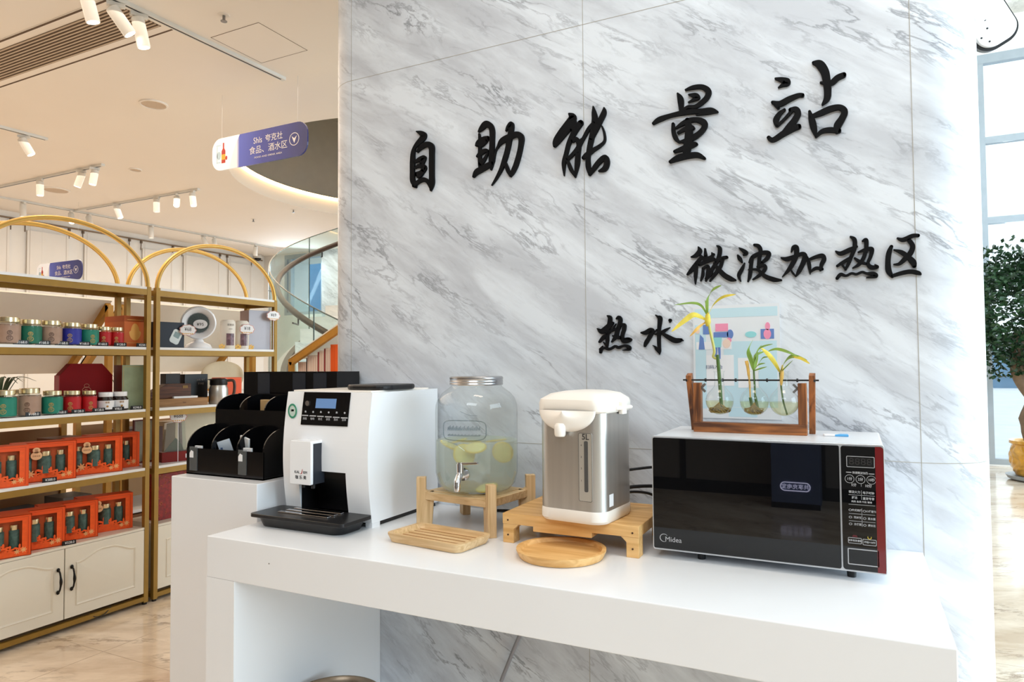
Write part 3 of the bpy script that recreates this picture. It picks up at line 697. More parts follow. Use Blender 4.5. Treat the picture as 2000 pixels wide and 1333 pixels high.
m = MB(); m.prism([((x-JC[0])*0.78, (y-JC[1])*0.78) for x, y in LG], 2, 0.081, 0.0945); m.build('top_board', W_light, st, bevel=0.001)

JZ = CT+0.0955
jar = thing('drink_dispenser', 'large clear glass jar dispenser of lemon water with a steel tap', 'drink dispenser', (*JC, JZ))
prof = [(0.0, 0.0), (0.072, 0.0), (0.092, 0.006), (0.106, 0.022), (0.1125, 0.05), (0.1135, 0.09), (0.1135, 0.215), (0.112, 0.235), (0.106, 0.252), (0.094, 0.267), (0.080, 0.277), (0.072, 0.283), (0.070, 0.287), (0.070, 0.306)]
m = MB(); m.lathe(prof, 64, cap=False)
gl = m.build('glass_jar', M_glass, jar, smooth=True, angle=1.2)
# embossed cartouche and lettering on the glass
m = MB()
def onjar(a, z, off=0.0004): return ((0.1135+off)*math.cos(a), (0.1135+off)*math.sin(a), z)
A0 = math.atan2(-JC[1], -JC[0])-0.28          # towards the viewer, a little to the left
P = []
for i in range(40):
    t = 2*PI*i/40; c, s = math.cos(t), math.sin(t)
    P.append(onjar(A0-0.05+0.55*math.copysign(abs(c)**0.45, c), 0.172+0.026*math.copysign(abs(s)**0.45, s)))
m.tube(P, 0.0014, 6, closed=True)
for rowz, rows, amp in ((0.178, 26, 0.011), (0.160, 30, 0.005)):
    for k in range(rows):
        a = A0-0.45+0.82*k/rows
        m.tube([onjar(a, rowz-amp*0.6), onjar(a+0.012, rowz+amp*(0.2+0.4*((k*7) % 3)/2)), onjar(a+0.02, rowz-amp*0.3)], 0.0008, 5)
m.tube(catmull([onjar(A0-0.1, 0.222), onjar(A0+0.1, 0.213), onjar(A0+0.3, 0.211)], 5), 0.0008, 6)
m.tube(catmull([onjar(A0-0.45, 0.142), onjar(A0-0.2, 0.135), onjar(A0, 0.120)], 5), 0.0008, 6)
m.build('embossed_ornament', thin_glass('emboss_glass', (0.72, 0.77, 0.80), 1.8), gl, smooth=True)
wm = bpy.data.materials.new('lemon_water'); wm.use_nodes = True
for _x in list(wm.node_tree.nodes): wm.node_tree.nodes.remove(_x)
_N = wm.node_tree.nodes.new; _L = wm.node_tree.links.new
_o = _N('ShaderNodeOutputMaterial'); _t = _N('ShaderNodeBsdfTransparent'); _df = _N('ShaderNodeBsdfDiffuse'); _tl = _N('ShaderNodeBsdfTranslucent'); _g = _N('ShaderNodeBsdfGlossy'); _g.inputs['Roughness'].default_value = 0.04
_n = _N('ShaderNodeTexNoise'); _n.inputs['Scale'].default_value = 6; _r_ = _N('ShaderNodeValToRGB')
_r_.color_ramp.elements[0].color = (*rgb(240, 247, 242), 1); _r_.color_ramp.elements[1].color = (*rgb(248, 250, 246), 1)
_L(_n.outputs['Fac'], _r_.inputs[0]); _L(_r_.outputs[0], _t.inputs[0]); _L(_r_.outputs[0], _df.inputs[0]); _L(_r_.outputs[0], _tl.inputs[0])
_m0 = _N('ShaderNodeMixShader'); _m0.inputs[0].default_value = 0.5; _L(_df.outputs[0], _m0.inputs[1]); _L(_tl.outputs[0], _m0.inputs[2])
_m1 = _N('ShaderNodeMixShader'); _m1.inputs[0].default_value = 0.30; _L(_t.outputs[0], _m1.inputs[1]); _L(_m0.outputs[0], _m1.inputs[2])
_m2 = _N('ShaderNodeMixShader'); _m2.inputs[0].default_value = 0.03; _L(_m1.outputs[0], _m2.inputs[1]); _L(_g.outputs[0], _m2.inputs[2]); _L(_m2.outputs[0], _o.inputs[0])
m = MB(); m.lathe([(0.0, 0.004), (0.070, 0.004), (0.090, 0.009), (0.1035, 0.024), (0.110, 0.05), (0.111, 0.09), (0.111, 0.137), (0.0, 0.137)], 64)
m.build('water', wm, jar, smooth=True, angle=1.0)
m = MB(); m.lathe([(0.0735, 0.288), (0.0745, 0.291), (0.0735, 0.2945), (0.0745, 0.298), (0.0735, 0.3015), (0.0745, 0.305), (0.0745, 0.309), (0.071, 0.312), (0.0, 0.3125)], 56, cap=True)
m.build('screw_lid', mat('zinc_lid', rgb(186, 186, 188), 0.26, metal=1.0, var=0.04), jar, smooth=True, angle=0.5)
# tap towards the viewer, left of centre
ta = math.atan2(-JC[1]-0.25, -JC[0]-0.55)
TM = Matrix.Rotation(ta, 4, 'Z')
tp = MB()
tp.cyl((0.105, 0, 0.060), 0.017, 0.012, 24, 0); tp.cyl((0.115, 0, 0.060), 0.011, 0.022, 20, 0)
tp.tube([Vector((0.13, 0, 0.062)), Vector((0.147, 0, 0.060)), Vector((0.158, 0, 0.050)), Vector((0.161, 0, 0.036)), Vector((0.161, 0, 0.024))], [0.0095, 0.0095, 0.0092, 0.0085, 0.0075], 16)
tp.cyl((0.138, 0, 0.060), 0.0095, 0.030, 20); tp.cyl((0.138, 0, 0.088), 0.0075, 0.006, 20)
for v in tp.bm.verts: v.co = TM @ v.co
t_ = tp.build('tap', M_chrome, jar, smooth=True, label='polished steel tap')
m = MB(); M = TM @ Matrix.Translation((0.138, 0, 0.090)) @ Matrix.Rotation(1.25, 4, 'Z') @ Matrix.Rotation(-0.10, 4, 'Y')
m.box(0.004, 0.056, -0.0035, 0.0035, -0.003, 0.003, M); m.build('tap_lever', M_chrome, t_, bevel=0.001)
# lemon slices afloat and sunk
def slice_mb():
    mm = MB(); mm.lathe([(0, 0.0008), (0.026, 0.0008), (0.030, 0.0015), (0.030, 0.0038), (0.026, 0.0045), (0, 0.0045)], 24); return mm
M_peel = mat('lemon_peel', rgb(248, 218, 96), 0.45, var=0.08, scale=40)
M_pulp = mat('lemon_pulp', rgb(254, 240, 170), 0.4, var=0.12, scale=60)
ls0 = None
spots = [(0.035, -0.068, 0.124, 0.1, 0.35, 'pale lemon slice floating at the front of the water jar'), (0.000, -0.070, 0.106, 0.35, 1.15, 'lemon slice tilted steeply against the front glass of the water jar'), (-0.055, -0.052, 0.124, 0.25, 0.40, 'lemon slice floating at the left side of the water jar'),
         (0.078, 0.004, 0.108, 1.35, 0.35, 'upright lemon slice against the right glass of the water jar'), (-0.02, 0.0, 0.131, 0.1, 0.12, 'flat lemon slice floating in the middle of the water jar'), (0.03, 0.06, 0.130, 0.12, 0.1, 'flat lemon slice floating at the back of the water jar'), (-0.072, 0.015, 0.128, 0.2, 0.2, 'lemon slice floating far left behind the tap'), (0.048, -0.030, 0.014, 0.25, 0.15, 'sunken lemon slice near the bottom of the water jar')]
for i, (x, y, z, ry, rx, lab) in enumerate(spots):
    if ls0 is None:
        ls0 = thing('lemon_slice', lab, 'lemon slice', group='lemon slices in the water jar')
        slice_mb().build('peel', M_peel, ls0, smooth=True)
        m = MB(); m.lathe([(0, 0.0002), (0.0265, 0.0002), (0.0265, 0.0051), (0, 0.0051)], 24); m.build('pulp', M_pulp, ls0)
        o = ls0
    else:
        o = copy_tree(ls0, (0, 0, 0), label=lab)
    o.location = (JC[0]+x, JC[1]+y, JZ+z-0.003); o.rotation_euler = (rx, ry, i*0.7)

# small drip tray of pine in front of the dispenser
tr = thing('serving_tray', 'small rectangular pale wooden tray in front of the glass dispenser', 'tray', (-0.935, 1.452, CT+0.001), -0.12)
def dished(mb, outline, inner, z0, zr, zi):
    b = mb.bm; n = len(outline)
    base = [(x*0.93, y*0.93) for x, y in outline]
    L = [[b.verts.new((x, y, z)) for x, y in R] for R, z in ((base, z0), (outline, zr-0.004), (outline, zr), (inner, zr), ([(x*0.96, y*0.96) for x, y in inner], zi))]
    fs = [b.faces.new(L[0][::-1]), b.faces.new(L[-1])]
    for A, B in zip(L, L[1:]):
        for i in range(n): fs.append(b.faces.new((A[i], A[(i+1) % n], B[(i+1) % n], B[i])))
    bmesh.ops.recalc_face_normals(b, faces=fs)
m = MB(); dished(m, rrect(-0.119, 0.119, -0.068, 0.068, 0.022), rrect(-0.108, 0.108, -0.058, 0.058, 0.017), 0, 0.021, 0.010); m.build('tray_body', W_light, tr, smooth=True, angle=0.5)
m = MB()
for k in range(5): m.box(-0.098, 0.098, -0.044+0.022*k-0.0012, -0.044+0.022*k+0.0012, 0.0101, 0.0112)
m.build('groove', mat('groove_tan', rgb(176, 130, 84), 0.6), tr)
pl = thing('round_plate', 'round shallow bamboo plate in front of the water boiler', 'plate', (-0.612, 1.466, CT+0.001))
E2 = lambda r: [(r*math.cos(2*PI*i/48), r*math.sin(2*PI*i/48)) for i in range(48)]
m = MB(); dished(m, E2(0.103), E2(0.094), 0, 0.018, 0.009); m.build('plate_body', W_bamboo, pl, smooth=True, angle=0.5)

# ------------------------------------------------------------------ low bamboo bench and water boiler
bn = thing('bamboo_bench', 'low bamboo bench with four block feet carrying the water boiler', 'stand', (-0.617, 1.645, CT))
m = MB(); m.box(-0.173, 0.173, -0.127, 0.127, 0.046, 0.072); m.build('top_board', W_bamboo, bn, bevel=0.0015)
m = MB(); m.box(-0.090, 0.060, -0.1268, 0.1268, 0.034, 0.047); m.build('cross_rail', W_bamboo, bn, bevel=0.001)
for sx in (-1, 1):
    for sy in (-1, 1):
        m = MB(); m.prism([(sx*0.172, 0), (sx*0.143, 0), (sx*0.143, 0.034), (sx*0.130, 0.046), (sx*0.172, 0.046)][::sx], 1, sy*0.126, sy*0.092)
        m.build('foot', W_bamboo, bn, bevel=0.001)
for x in (-0.158, 0.158):
    for z in (0.02, 0.056):
        m = MB(); m.cyl((x, -0.1278, z), 0.0022, 0.002, 10, 1); m.build('nail', mat('nail_dark', rgb(70, 40, 20), 0.5), bn)

KZ = CT+0.0725
kt = thing('water_boiler', 'electric water boiler of brushed steel with a cream lid on the bamboo bench', 'water boiler', (-0.590, 1.587, KZ), math.radians(-6))
def kplan(s=1.0, grow=0.0):
    """flat front with round corners, deeply rounded back"""
    P = []
    hw, yf = 0.086+grow, -0.098-grow
    for cx, cy, r, a0, a1, n in ((hw-0.034, yf+0.034, 0.034, -PI/2, 0.0, 8),):
        for i in range(n+1):
            t = a0+(a1-a0)*i/n; P.append((cx+r*math.cos(t), cy+r*math.sin(t)))
    for i in range(1, 20):
        t = PI*i/20; P.append((hw*math.cos(t), 0.035+(0.092+grow)*math.sin(t)))
    for i in range(9):
        t = PI+PI/2*i/8; P.append((-hw+0.034+0.034*math.cos(t), yf+0.034+0.034*math.sin(t)))
    return [(x*s, y*s) for x, y in P]
def loft(mb, levels):
    b = mb.bm; L = []
    for P, z in levels: L.append([b.verts.new((x, y, z(x, y) if callable(z) else z)) for x, y in P])
    n = len(L[0]); fs = [b.faces.new(L[0][::-1]), b.faces.new(L[-1])]
    for A, B in zip(L, L[1:]):
        for i in range(n): fs.append(b.faces.new((A[i], A[(i+1) % n], B[(i+1) % n], B[i])))
    bmesh.ops.recalc_face_normals(b, faces=fs); return mb
m = MB(); loft(m, [(kplan(0.97), 0), (kplan(1, 0.001), 0.006), (kplan(1, 0.001), 0.026), (kplan(1.0), 0.029)]); m.build('base', M_cream, kt, smooth=True, angle=0.6)
m = MB(); loft(m, [(kplan(), 0.029), (kplan(), 0.255)]); m.build('body', M_steel, kt, smooth=True, angle=0.6)
m = MB()
loft(m, [(kplan(1, 0.001), 0.253), (kplan(1, 0.004), 0.257), (kplan(1, 0.0045), 0.274), (kplan(0.97, 0.0045), lambda x, y: 0.284-0.10*(y+0.03)**2), (kplan(0.80, 0.0), lambda x, y: 0.297-0.12*(y)**2), (kplan(0.5), 0.302), (kplan(0.2), 0.304)])
lid = m.build('lid', M_cream, kt, smooth=True, angle=0.7)
m = MB(); m.prism([(-0.03, -0.07), (0.03, -0.07), (0.035, -0.045), (-0.035, -0.045)], 2, 0.288, 0.2935); m.build('control_label', mat('grey_blue_label', rgb(150, 168, 172), 0.4), lid)
m = MB()
b = m.bm
V = [[b.verts.new((0.0745*math.cos(t)*math.cos(p) - 0.004, -0.0985-0.026*math.sin(p)*(0.35+0.65*abs(math.sin(t))), 0.259-0.050*math.sin(t)*math.cos(p))) for t in [PI*i/24 for i in range(25)]] for p in [PI/2*j/8 for j in range(9)]]
for j in range(8):
    for i in range(24): b.faces.new((V[j][i], V[j][i+1], V[j+1][i+1], V[j+1][i]))
b.faces.new([V[0][i] for i in range(25)])
bmesh.ops.recalc_face_normals(b, faces=b.faces[:])
hood = m.build('spout_hood', M_cream, kt, smooth=True, angle=1.0)
m = MB(); m.lathe([(0.0, 0.0), (0.011, 0.0), (0.013, 0.004), (0.014, 0.024), (0.010, 0.030), (0, 0.031)], 24, Matrix.Translation((-0.012, -0.117, 0.200))); m.build('spout', M_cream, hood, smooth=True)
m = MB(); m.tube([(0.088, -0.03, 0.262), (0.096, 0.0, 0.262), (0.098, 0.04, 0.262)], 0.005, 8); m.prism(rrect(0.088, 0.100, -0.012, 0.012, 0.003), 2, 0.248, 0.276); m.build('lid_latch', M_cream, kt, smooth=True)
# level gauge on the front
YK = -0.098
m = MB(); m.prism(rrect(0.026, 0.060, 0.052, 0.208, 0.004), 1, YK-0.0012, YK+0.001); gp = m.build('level_gauge', mat('gauge_plate', rgb(196, 190, 180), 0.35, metal=0.5), kt)
m = MB(); ring_outline(m, rrect(0.026, 0.060, 0.052, 0.208, 0.004), rrect(0.0268, 0.0592, 0.0528, 0.2072, 0.0036), 1, YK-0.0017, YK-0.0011); m.build('gauge_border', mat('gauge_line', rgb(90, 86, 82), 0.5), gp)
m = MB(); m.prism(rrect(0.0405, 0.0500, 0.074, 0.190, 0.003), 1, YK-0.002, YK-0.001); m.build('gauge_window', mat('smoked_window', rgb(84, 82, 80), 0.15), gp)
m = MB(); m.mesh(text_mesh('5L', 0.0185, 0.0003, bold=0.0003), put(0.0440, YK-0.0016, 0.199))
for z, s in ((0.180, '4'), (0.153, '3'), (0.127, '2'), (0.099, '1')): m.mesh(text_mesh(s, 0.006, 0.0002), put(0.033, YK-0.0016, z))
m.build('gauge_lettering', mat('dark_grey_print', rgb(60, 56, 54), 0.5), gp)
m = MB(); m.box(0.0865, 0.0872, -0.066, -0.044, 0.038, 0.066); m.build('sticker', M_print_white, kt)
# mains cables behind
M_cable = mat('black_cable', rgb(18, 18, 20), 0.4)
m = MB(); m.tube(catmull([(-0.535, 1.655, 1.03), (-0.50, 1.68, 1.035), (-0.45, 1.72, 1.038), (-0.41, 1.76, 1.03), (-0.38, 1.79, 0.99)], 6), 0.0035, 8)
tag(m.build('power_cable', M_cable, smooth=True), 'upper black power cable curving from the boiler behind the microwave', 'cable')
m = MB(); m.tube(catmull([(-0.535, 1.665, 0.985), (-0.50, 1.69, 0.99), (-0.45, 1.74, 0.985), (-0.415, 1.77, 0.965), (-0.39, 1.79, 0.94)], 6), 0.0045, 8); m.tube(catmull([(-0.535, 1.67, 0.975), (-0.50, 1.70, 0.975), (-0.47, 1.73, 0.965), (-0.45, 1.77, 0.935), (-0.44, 1.79, 0.90)], 6), 0.0035, 8)
tag(m.build('power_cable', M_cable, smooth=True), 'thick black cable with plug, lower down between boiler and microwave', 'cable')
m = MB(); m.tube(catmull([(-0.96, 1.81, 0.866), (-0.92, 1.822, 0.866), (-0.86, 1.818, 0.866), (-0.80, 1.826, 0.866)], 5), 0.0045, 8)
tag(m.build('power_cable', M_cable, smooth=True), 'black cable lying on the counter behind the dispenser stand', 'cable')

# ------------------------------------------------------------------ microwave oven
mw = thing('microwave_oven', 'black glass-fronted microwave oven with red side stripe at the right end of the counter', 'microwave', (-0.186, 1.55, CT))
MWW, MZ0, MZ1, MD = 0.2325, 0.021, 0.272, 0.275
M_mwshell = mat('microwave_shell', rgb(226, 228, 232), 0.3, var=0.015, metal=0.15)
m = MB(); m.box(-MWW, MWW, 0.004, MD, MZ0, MZ1+0.002); m.build('casing', M_mwshell, mw, bevel=0.004)
m = MB(); m.prism(rrect(-MWW-0.001, MWW+0.001, MZ0-0.002, MZ1+0.003, 0.006), 1, -0.0045, 0.006); m.build('front_rim', mat('rim_silver', rgb(208, 210, 214), 0.3, metal=0.4), mw, bevel=0.001)
m = MB(); m.prism(rrect(-MWW+0.002, 0.1525, MZ0+0.002, MZ1-0.001, 0.004), 1, -0.0075, -0.003); dr = m.build('door', M_black_gloss, mw, bevel=0.0008)
m = MB(); m.prism(rrect(0.1555, MWW-0.0005, MZ0+0.002, MZ1-0.001, 0.006), 1, -0.0075, -0.003); cp = m.build('control_panel', M_black_gloss, mw, bevel=0.0008)
m = MB(); m.prism([(0.217, MZ0+0.0022), (MWW-0.001, MZ0+0.0022), (MWW-0.001, MZ1-0.005), (MWW-0.005, MZ1-0.0012), (0.217, MZ1-0.0012)], 1, -0.0083, -0.0072); m.build('red_stripe', mat('dark_red_glass', rgb(112, 22, 26), 0.12, coat=0.4), cp, label='dark red stripe')
Y0 = -0.0083
def pxl(a, b):       # panel coordinates: fraction across the panel (0..1) and down (0..1)
    return 0.1555+(0.231-0.1555)*a, MZ1-0.001-(MZ1-MZ0-0.003)*b
M_silk = mat('silver_silkscreen', rgb(178, 178, 180), 0.45, var=0.02)
m = MB()
def frame(mb, x0, x1, z0, z1, t): ring_outline(mb, rrect(x0, x1, z0, z1, 0.002), rrect(x0+t, x1-t, z0+t, z1-t, 0.0012), 1, Y0, Y0+0.0012)
x0, z1 = pxl(0.135, 0.083); x1, z0 = pxl(0.80, 0.172); frame(m, x0, x1, z0, z1, 0.0010)
x0, z1 = pxl(0.115, 0.825); x1, z0 = pxl(0.85, 0.955); frame(m, x0, x1, z0, z1, 0.0018)
x0, z1 = pxl(0.13, 0.738); x1, z0 = pxl(0.455, 0.785); frame(m, x0, x1, z0, z1, 0.0009)
x0, z1 = pxl(0.475, 0.742); x1, z0 = pxl(0.80, 0.790); frame(m, x0, x1, z0, z1, 0.0009)
for a in (0.20, 0.46, 0.715):
    x, z = pxl(a, 0.268); m.lathe([(0.0078, 0), (0.0085, 0), (0.0085, 0.0008), (0.0078, 0.0008), (0.0078, 0)], 28, Matrix.Translation((x, Y0+0.001, z)) @ Matrix.Rotation(PI/2, 4, 'X'), cap=False)
def hl(a0, a1, bb, t=0.00045):
    x0, z = pxl(a0, bb); x1, _ = pxl(a1, bb); m.box(x0, x1, Y0, Y0+0.001, z-t, z+t)
hl(0.12, 0.25, 0.215, 0.0007); hl(0.66, 0.79, 0.219, 0.0007)
for bb in (0.395, 0.472, 0.546, 0.605): hl(0.165, 0.785, bb, 0.0003)
for b0, b1 in ((0.305, 0.325), (0.355, 0.39), (0.40, 0.43), (0.50, 0.54), (0.552, 0.60), (0.61, 0.645)):
    x, za = pxl(0.475, b0); _, zb = pxl(0.475, b1); m.box(x-0.0003, x+0.0003, Y0, Y0+0.001, zb, za)
def tx(s, a, bb, size, sq=0.9):
    x, z = pxl(a, bb); m.mesh(text_mesh(s, size, 0.0002, squeeze=sq, bold=0.00008), put(x, Y0, z))
tx('快速微波加热', 0.455, 0.217, 0.0052); tx('1分', 0.20, 0.268, 0.0072); tx('2分', 0.46, 0.268, 0.0072); tx('10秒', 0.715, 0.268, 0.0068)
tx('5分', 0.30, 0.315, 0.0070); tx('10分', 0.64, 0.317, 0.0070)
tx('微波火力', 0.31, 0.372, 0.0058); tx('电子时钟', 0.64, 0.374, 0.0058); tx('解冻', 0.31, 0.418, 0.0058); tx('童宠专享', 0.64, 0.42, 0.0058)
tx('肉类 鱼类 牛奶 辅食', 0.475, 0.448, 0.0042, 1.0)
for s, a, bb in (('中式烧烤', 0.355, 0.518), ('小烤面包', 0.69, 0.52), ('剩米饭', 0.37, 0.576), ('蒸水蛋', 0.70, 0.578), ('方便面', 0.37, 0.630), ('爆米花', 0.70, 0.632)): tx(s, a, bb, 0.0050)
for a, bb in ((0.20, 0.518), (0.535, 0.52), (0.20, 0.576), (0.535, 0.578), (0.20, 0.63), (0.535, 0.632)):
    x, z = pxl(a, bb); m.lathe([(0.0018, 0), (0.0025, 0), (0.0025, 0.0006), (0.0018, 0.0006), (0.0018, 0)], 14, Matrix.Translation((x, Y0+0.0006, z)) @ Matrix.Rotation(PI/2, 4, 'X') @ Matrix.Diagonal((1.2, 0.9, 1, 1)), cap=False)
tx('暂停/取消/童锁', 0.295, 0.762, 0.0042); tx('开始/+30秒', 0.64, 0.766, 0.0046)
m.build('panel_lettering', M_silk, cp)
m = MB(); x, z = pxl(0.295, 0.725); m.prism([(x-0.005, z-0.002), (x+0.005, z-0.002), (x+0.003, z+0.002), (x-0.003, z+0.002)], 1, Y0, Y0+0.001); m.build('cancel_mark', mat('dim_red_print', rgb(90, 24, 30), 0.5), cp)
m = MB(); x, z = pxl(0.64, 0.728); m.tube([(x-0.003, Y0, z+0.002), (x-0.003, Y0, z-0.001), (x, Y0, z-0.0028), (x+0.003, Y0, z-0.001), (x+0.003, Y0, z+0.002)], 0.0006, 6); m.build('start_mark', mat('yellow_print', rgb(216, 190, 60), 0.5), cp)
m = MB(); x, z = pxl(0.465, 0.128); m.mesh(text_mesh('8888', 0.0185, 0.0002, squeeze=1.15), put(x, Y0, z)); m.build('display_digits', mat('unlit_digits', rgb(40, 38, 38), 0.4), cp)
x0, z1 = pxl(0.14, 0.088); x1, z0 = pxl(0.795, 0.167); m = MB(); m.box(x0, x1, Y0+0.0004, Y0+0.0012, z0, z1); m.build('display', mat('smoked_display', rgb(26, 26, 26), 0.2), cp)
m = MB(); m.mesh(text_mesh('Midea', 0.0155, 0.0003, align='LEFT'), put(-0.205, -0.0080, 0.0445))
P = [(-0.207+0.009*math.cos(t), -0.0080, 0.047+0.0085*math.sin(t)) for t in [0.6+4.6*i/20 for i in range(21)]]
m.tube(P, [0.0002+0.0007*math.sin(PI*i/20) for i in range(21)], 6); m.build('brand_lettering', M_silk, dr)
for x, y in ((-0.132, 0.03), (0.170, 0.03), (-0.132, 0.22), (0.170, 0.22)):
    m = MB(); m.cyl((x, y, 0), 0.0085, 0.021, 16, r2=0.010); m.build('foot', M_black, mw, smooth=True)
MT = CT+MZ1+0.002

# pale blue packet lying on top of the microwave
pk = thing('tissue_packet', 'flat white and blue plastic packet lying on top of the microwave', 'packet', (-0.040, 1.70, MT), 0.1)
m = MB(); m.prism(rrect(-0.028, 0.022, -0.012, 0.012, 0.004), 2, 0, 0.004); m.build('packet_body', M_print_white, pk, bevel=0.0015)
m = MB(); m.prism([(-0.005, -0.0121), (0.0222, -0.0121), (0.0222, 0.0121), (0.008, 0.0121)], 2, 0.0005, 0.0043); m.build('blue_print', mat('sky_blue_print', rgb(86, 170, 226), 0.4), pk)

# ------------------------------------------------------------------ poster on the column
po = thing('poster', 'pale blue illustrated membership poster on the column behind the plant vases', 'poster', (-0.276, 1.8465, 1.300))
m = MB(); m.box(-0.108, 0.108, -0.0022, 0, -0.145, 0.150); m.build('sheet', mat('poster_paper', rgb(228, 232, 238), 0.5, var=0.02), po)
def card(name, col, rects, off):
    mm = MB()
    for q in rects:
        if len(q) == 4 and not isinstance(q[0], tuple): mm.box(q[0], q[1], -0.0022-off, -0.0020, q[2], q[3])
        else: mm.prism(q, 1, -0.0022-off, -0.0020)
    mm.build(name, mat('poster_'+name, col, 0.5, var=0.03), po)
E3 = lambda cx, cz, rx, rz: [(cx+rx*math.cos(PI*i/12), cz+rz*math.sin(PI*i/12)) for i in range(24)]
card('pale_blue_print', rgb(198, 226, 238), [(-0.103, 0.103, 0.118, 0.142), (-0.03, 0.1, -0.115, 0.055), (-0.103, -0.075, -0.12, 0.10), (-0.02, 0.05, -0.14, -0.116)], 0.0003)
card('white_block', rgb(238, 238, 242), [(-0.075, -0.005, -0.06, 0.02), (0.005, 0.055, -0.065, 0.012), (-0.1, -0.01, 0.035, 0.055)], 0.0006)
card('blue_print', rgb(104, 134, 196), [(-0.082, -0.066, 0.075, 0.10), [(-0.094, 0.035), (-0.078, 0.035), (-0.081, 0.065), (-0.09, 0.075)], [(-0.052, 0.010), (-0.048, 0.010), (-0.046, 0.04), (-0.053, 0.04)], [(-0.042, 0.010), (-0.038, 0.010), (-0.038, 0.04), (-0.045, 0.04)], (-0.055, -0.018, 0.066, 0.080), E3(-0.013, 0.074, 0.008, 0.012), (0.062, 0.094, 0.060, 0.085)], 0.0009)
card('pink_print', rgb(240, 150, 182), [(-0.05, -0.018, 0.082, 0.102), E3(0.078, 0.072, 0.009, 0.013), E3(0.079, 0.092, 0.006, 0.010), E3(-0.016, 0.058, 0.006, 0.007)], 0.0012)
card('mint_print', rgb(150, 214, 220), [[(-0.055, 0.04), (-0.036, 0.04), (-0.034, 0.066), (-0.056, 0.066)], E3(0.038, 0.072, 0.014, 0.008)], 0.0012)
card('cream_print', rgb(240, 214, 200), [E3(-0.096, 0.085, 0.006, 0.008), E3(-0.022, 0.050, 0.010, 0.012)], 0.0014)
m = MB(); m.mesh(text_mesh('扫码入会', 0.011, 0.0002), put(-0.055, -0.0030, -0.012)); m.build('lettering', mat('poster_ink', rgb(80, 96, 130), 0.5), po)

# ------------------------------------------------------------------ plant stand with three bulb vases
PX, PY = -0.226, 1.69
ps = thing('plant_stand', 'scorched pine frame holding three glass bulb vases on the microwave', 'plant stand', (PX, PY, MT))
FX0, FX1 = -0.126, 0.126
m = MB(); m.box(FX0, FX1, -0.012, 0.012, 0.0, 0.024); m.build('bottom_bar', W_burnt, ps, bevel=0.001)
for x in (FX0+0.009, FX1-0.009):
    m = MB(); m.box(x-0.009, x+0.009, -0.012, 0.012, 0.024, 0.118); m.build('upright', W_burnt_z, ps, bevel=0.001)
for s, x in ((-1, FX0-0.008), (1, FX1+0.008)):
    m = MB(); m.bar((x, 0.045, 0.0), (x+s*0.004, 0.004, 0.138), 0.013, 0.022); m.build('slanted_leg', W_burnt_z, ps, bevel=0.001)
m = MB(); m.tube([(FX0-0.026, 0, 0.1245), (FX1+0.026, 0, 0.1245)], 0.0021, 10)
for x in (-0.10, -0.06, -0.03, 0.04, 0.105): m.cyl((x, 0, 0.1245), 0.0042, 0.004, 10, 0)
for s in (-1, 1): m.cyl((s*(FX1+0.017)-0.002, 0, 0.1245), 0.0045, 0.004, 10, 0)
m.build('rod', M_black, ps, smooth=True)
m = MB()
for s in (-1, 1):
    for dz in (-0.006, 0.006): m.bar((s*(FX1-0.019), -0.004, 0.106), (s*(FX1-0.028), -0.006, 0.106+dz*1.6), 0.004, 0.005)
m.build('wing_nut', mat('dull_metal', rgb(140, 140, 140), 0.4, metal=0.8), ps)
M_bulbwater = thin_glass('clear_water', (0.92, 0.91, 0.74), 0.5, 0.05)
M_root = mat('roots', rgb(150, 124, 58), 0.6, var=0.3, scale=120)
M_stem = mat('green_stem', rgb(74, 104, 44), 0.45, var=0.2, scale=40)
M_leaf = mat('green_leaf', rgb(128, 158, 66), 0.45, var=0.25, scale=30)
M_yel = mat('yellowed_leaf', rgb(216, 196, 72), 0.5, var=0.25, scale=40)
M_dry = mat('dry_sheath', rgb(224, 178, 92), 0.6, var=0.15, scale=60)
def leaf_len(P):
    return catmull(P, 6)
def add_leaf(mb, pts, w, side=(0.5, 0.3, 1)):
    C = catmull(pts, 6); n = len(C)-1
    mb.ribbon(C, [w*max(0.04, math.sin(PI*min(1, (i/n)*0.93+0.05))**0.8) for i in range(n+1)], side)
vase_x = (PX-0.066, PX+0.013, PX+0.078)
vlab = ['left glass bulb vase of the plant stand with the tallest bamboo stem', 'middle glass bulb vase of the plant stand holding two stems', 'right glass bulb vase of the plant stand with a single thin stem']
VB = MT+0.042
v0 = None
for vx, lab in zip(vase_x, vlab):
    if v0 is None:
        v0 = thing('bulb_vase', lab, 'vase', (vx, PY, VB), group='three bulb vases on the plant stand')
        R = 0.0325
        pr = [(0.0, 0.0)] + [(R*math.sin(PI*i/14), R-R*math.cos(PI*i/14)) for i in range(1, 12)] + [(0.012, 0.068), (0.011, 0.080), (0.011, 0.100), (0.0135, 0.104)]
        m = MB(); m.lathe(pr, 32, cap=False); m.build('glass_bulb', M_glass, v0, smooth=True, angle=1.3)
        m = MB(); m.lathe([(0.0, 0.0008)] + [((R-0.001)*math.sin(PI*i/14), R-(R-0.001)*math.cos(PI*i/14)) for i in range(1, 8)] + [(0, R)], 32); m.build('water', M_bulbwater, v0, smooth=True)
    else:
        copy_tree(v0, (vx, PY, VB), label=lab)
def roots(x, z0, n, spread):
    mm = MB(); rd = random.Random(int(abs(x)*1e4))
    for _ in range(n):
        a = rd.uniform(0, 2*PI); r = spread*rd.uniform(0.3, 1)
        mm.tube(catmull([(0, 0, 0.030), (r*0.5*math.cos(a), r*0.5*math.sin(a), 0.018), (r*math.cos(a+0.5), r*math.sin(a+0.5), rd.uniform(0.006, 0.016)), (r*0.7*math.cos(a+1.1), r*0.7*math.sin(a+1.1), 0.005)], 3), 0.0008, 5)
    return mm
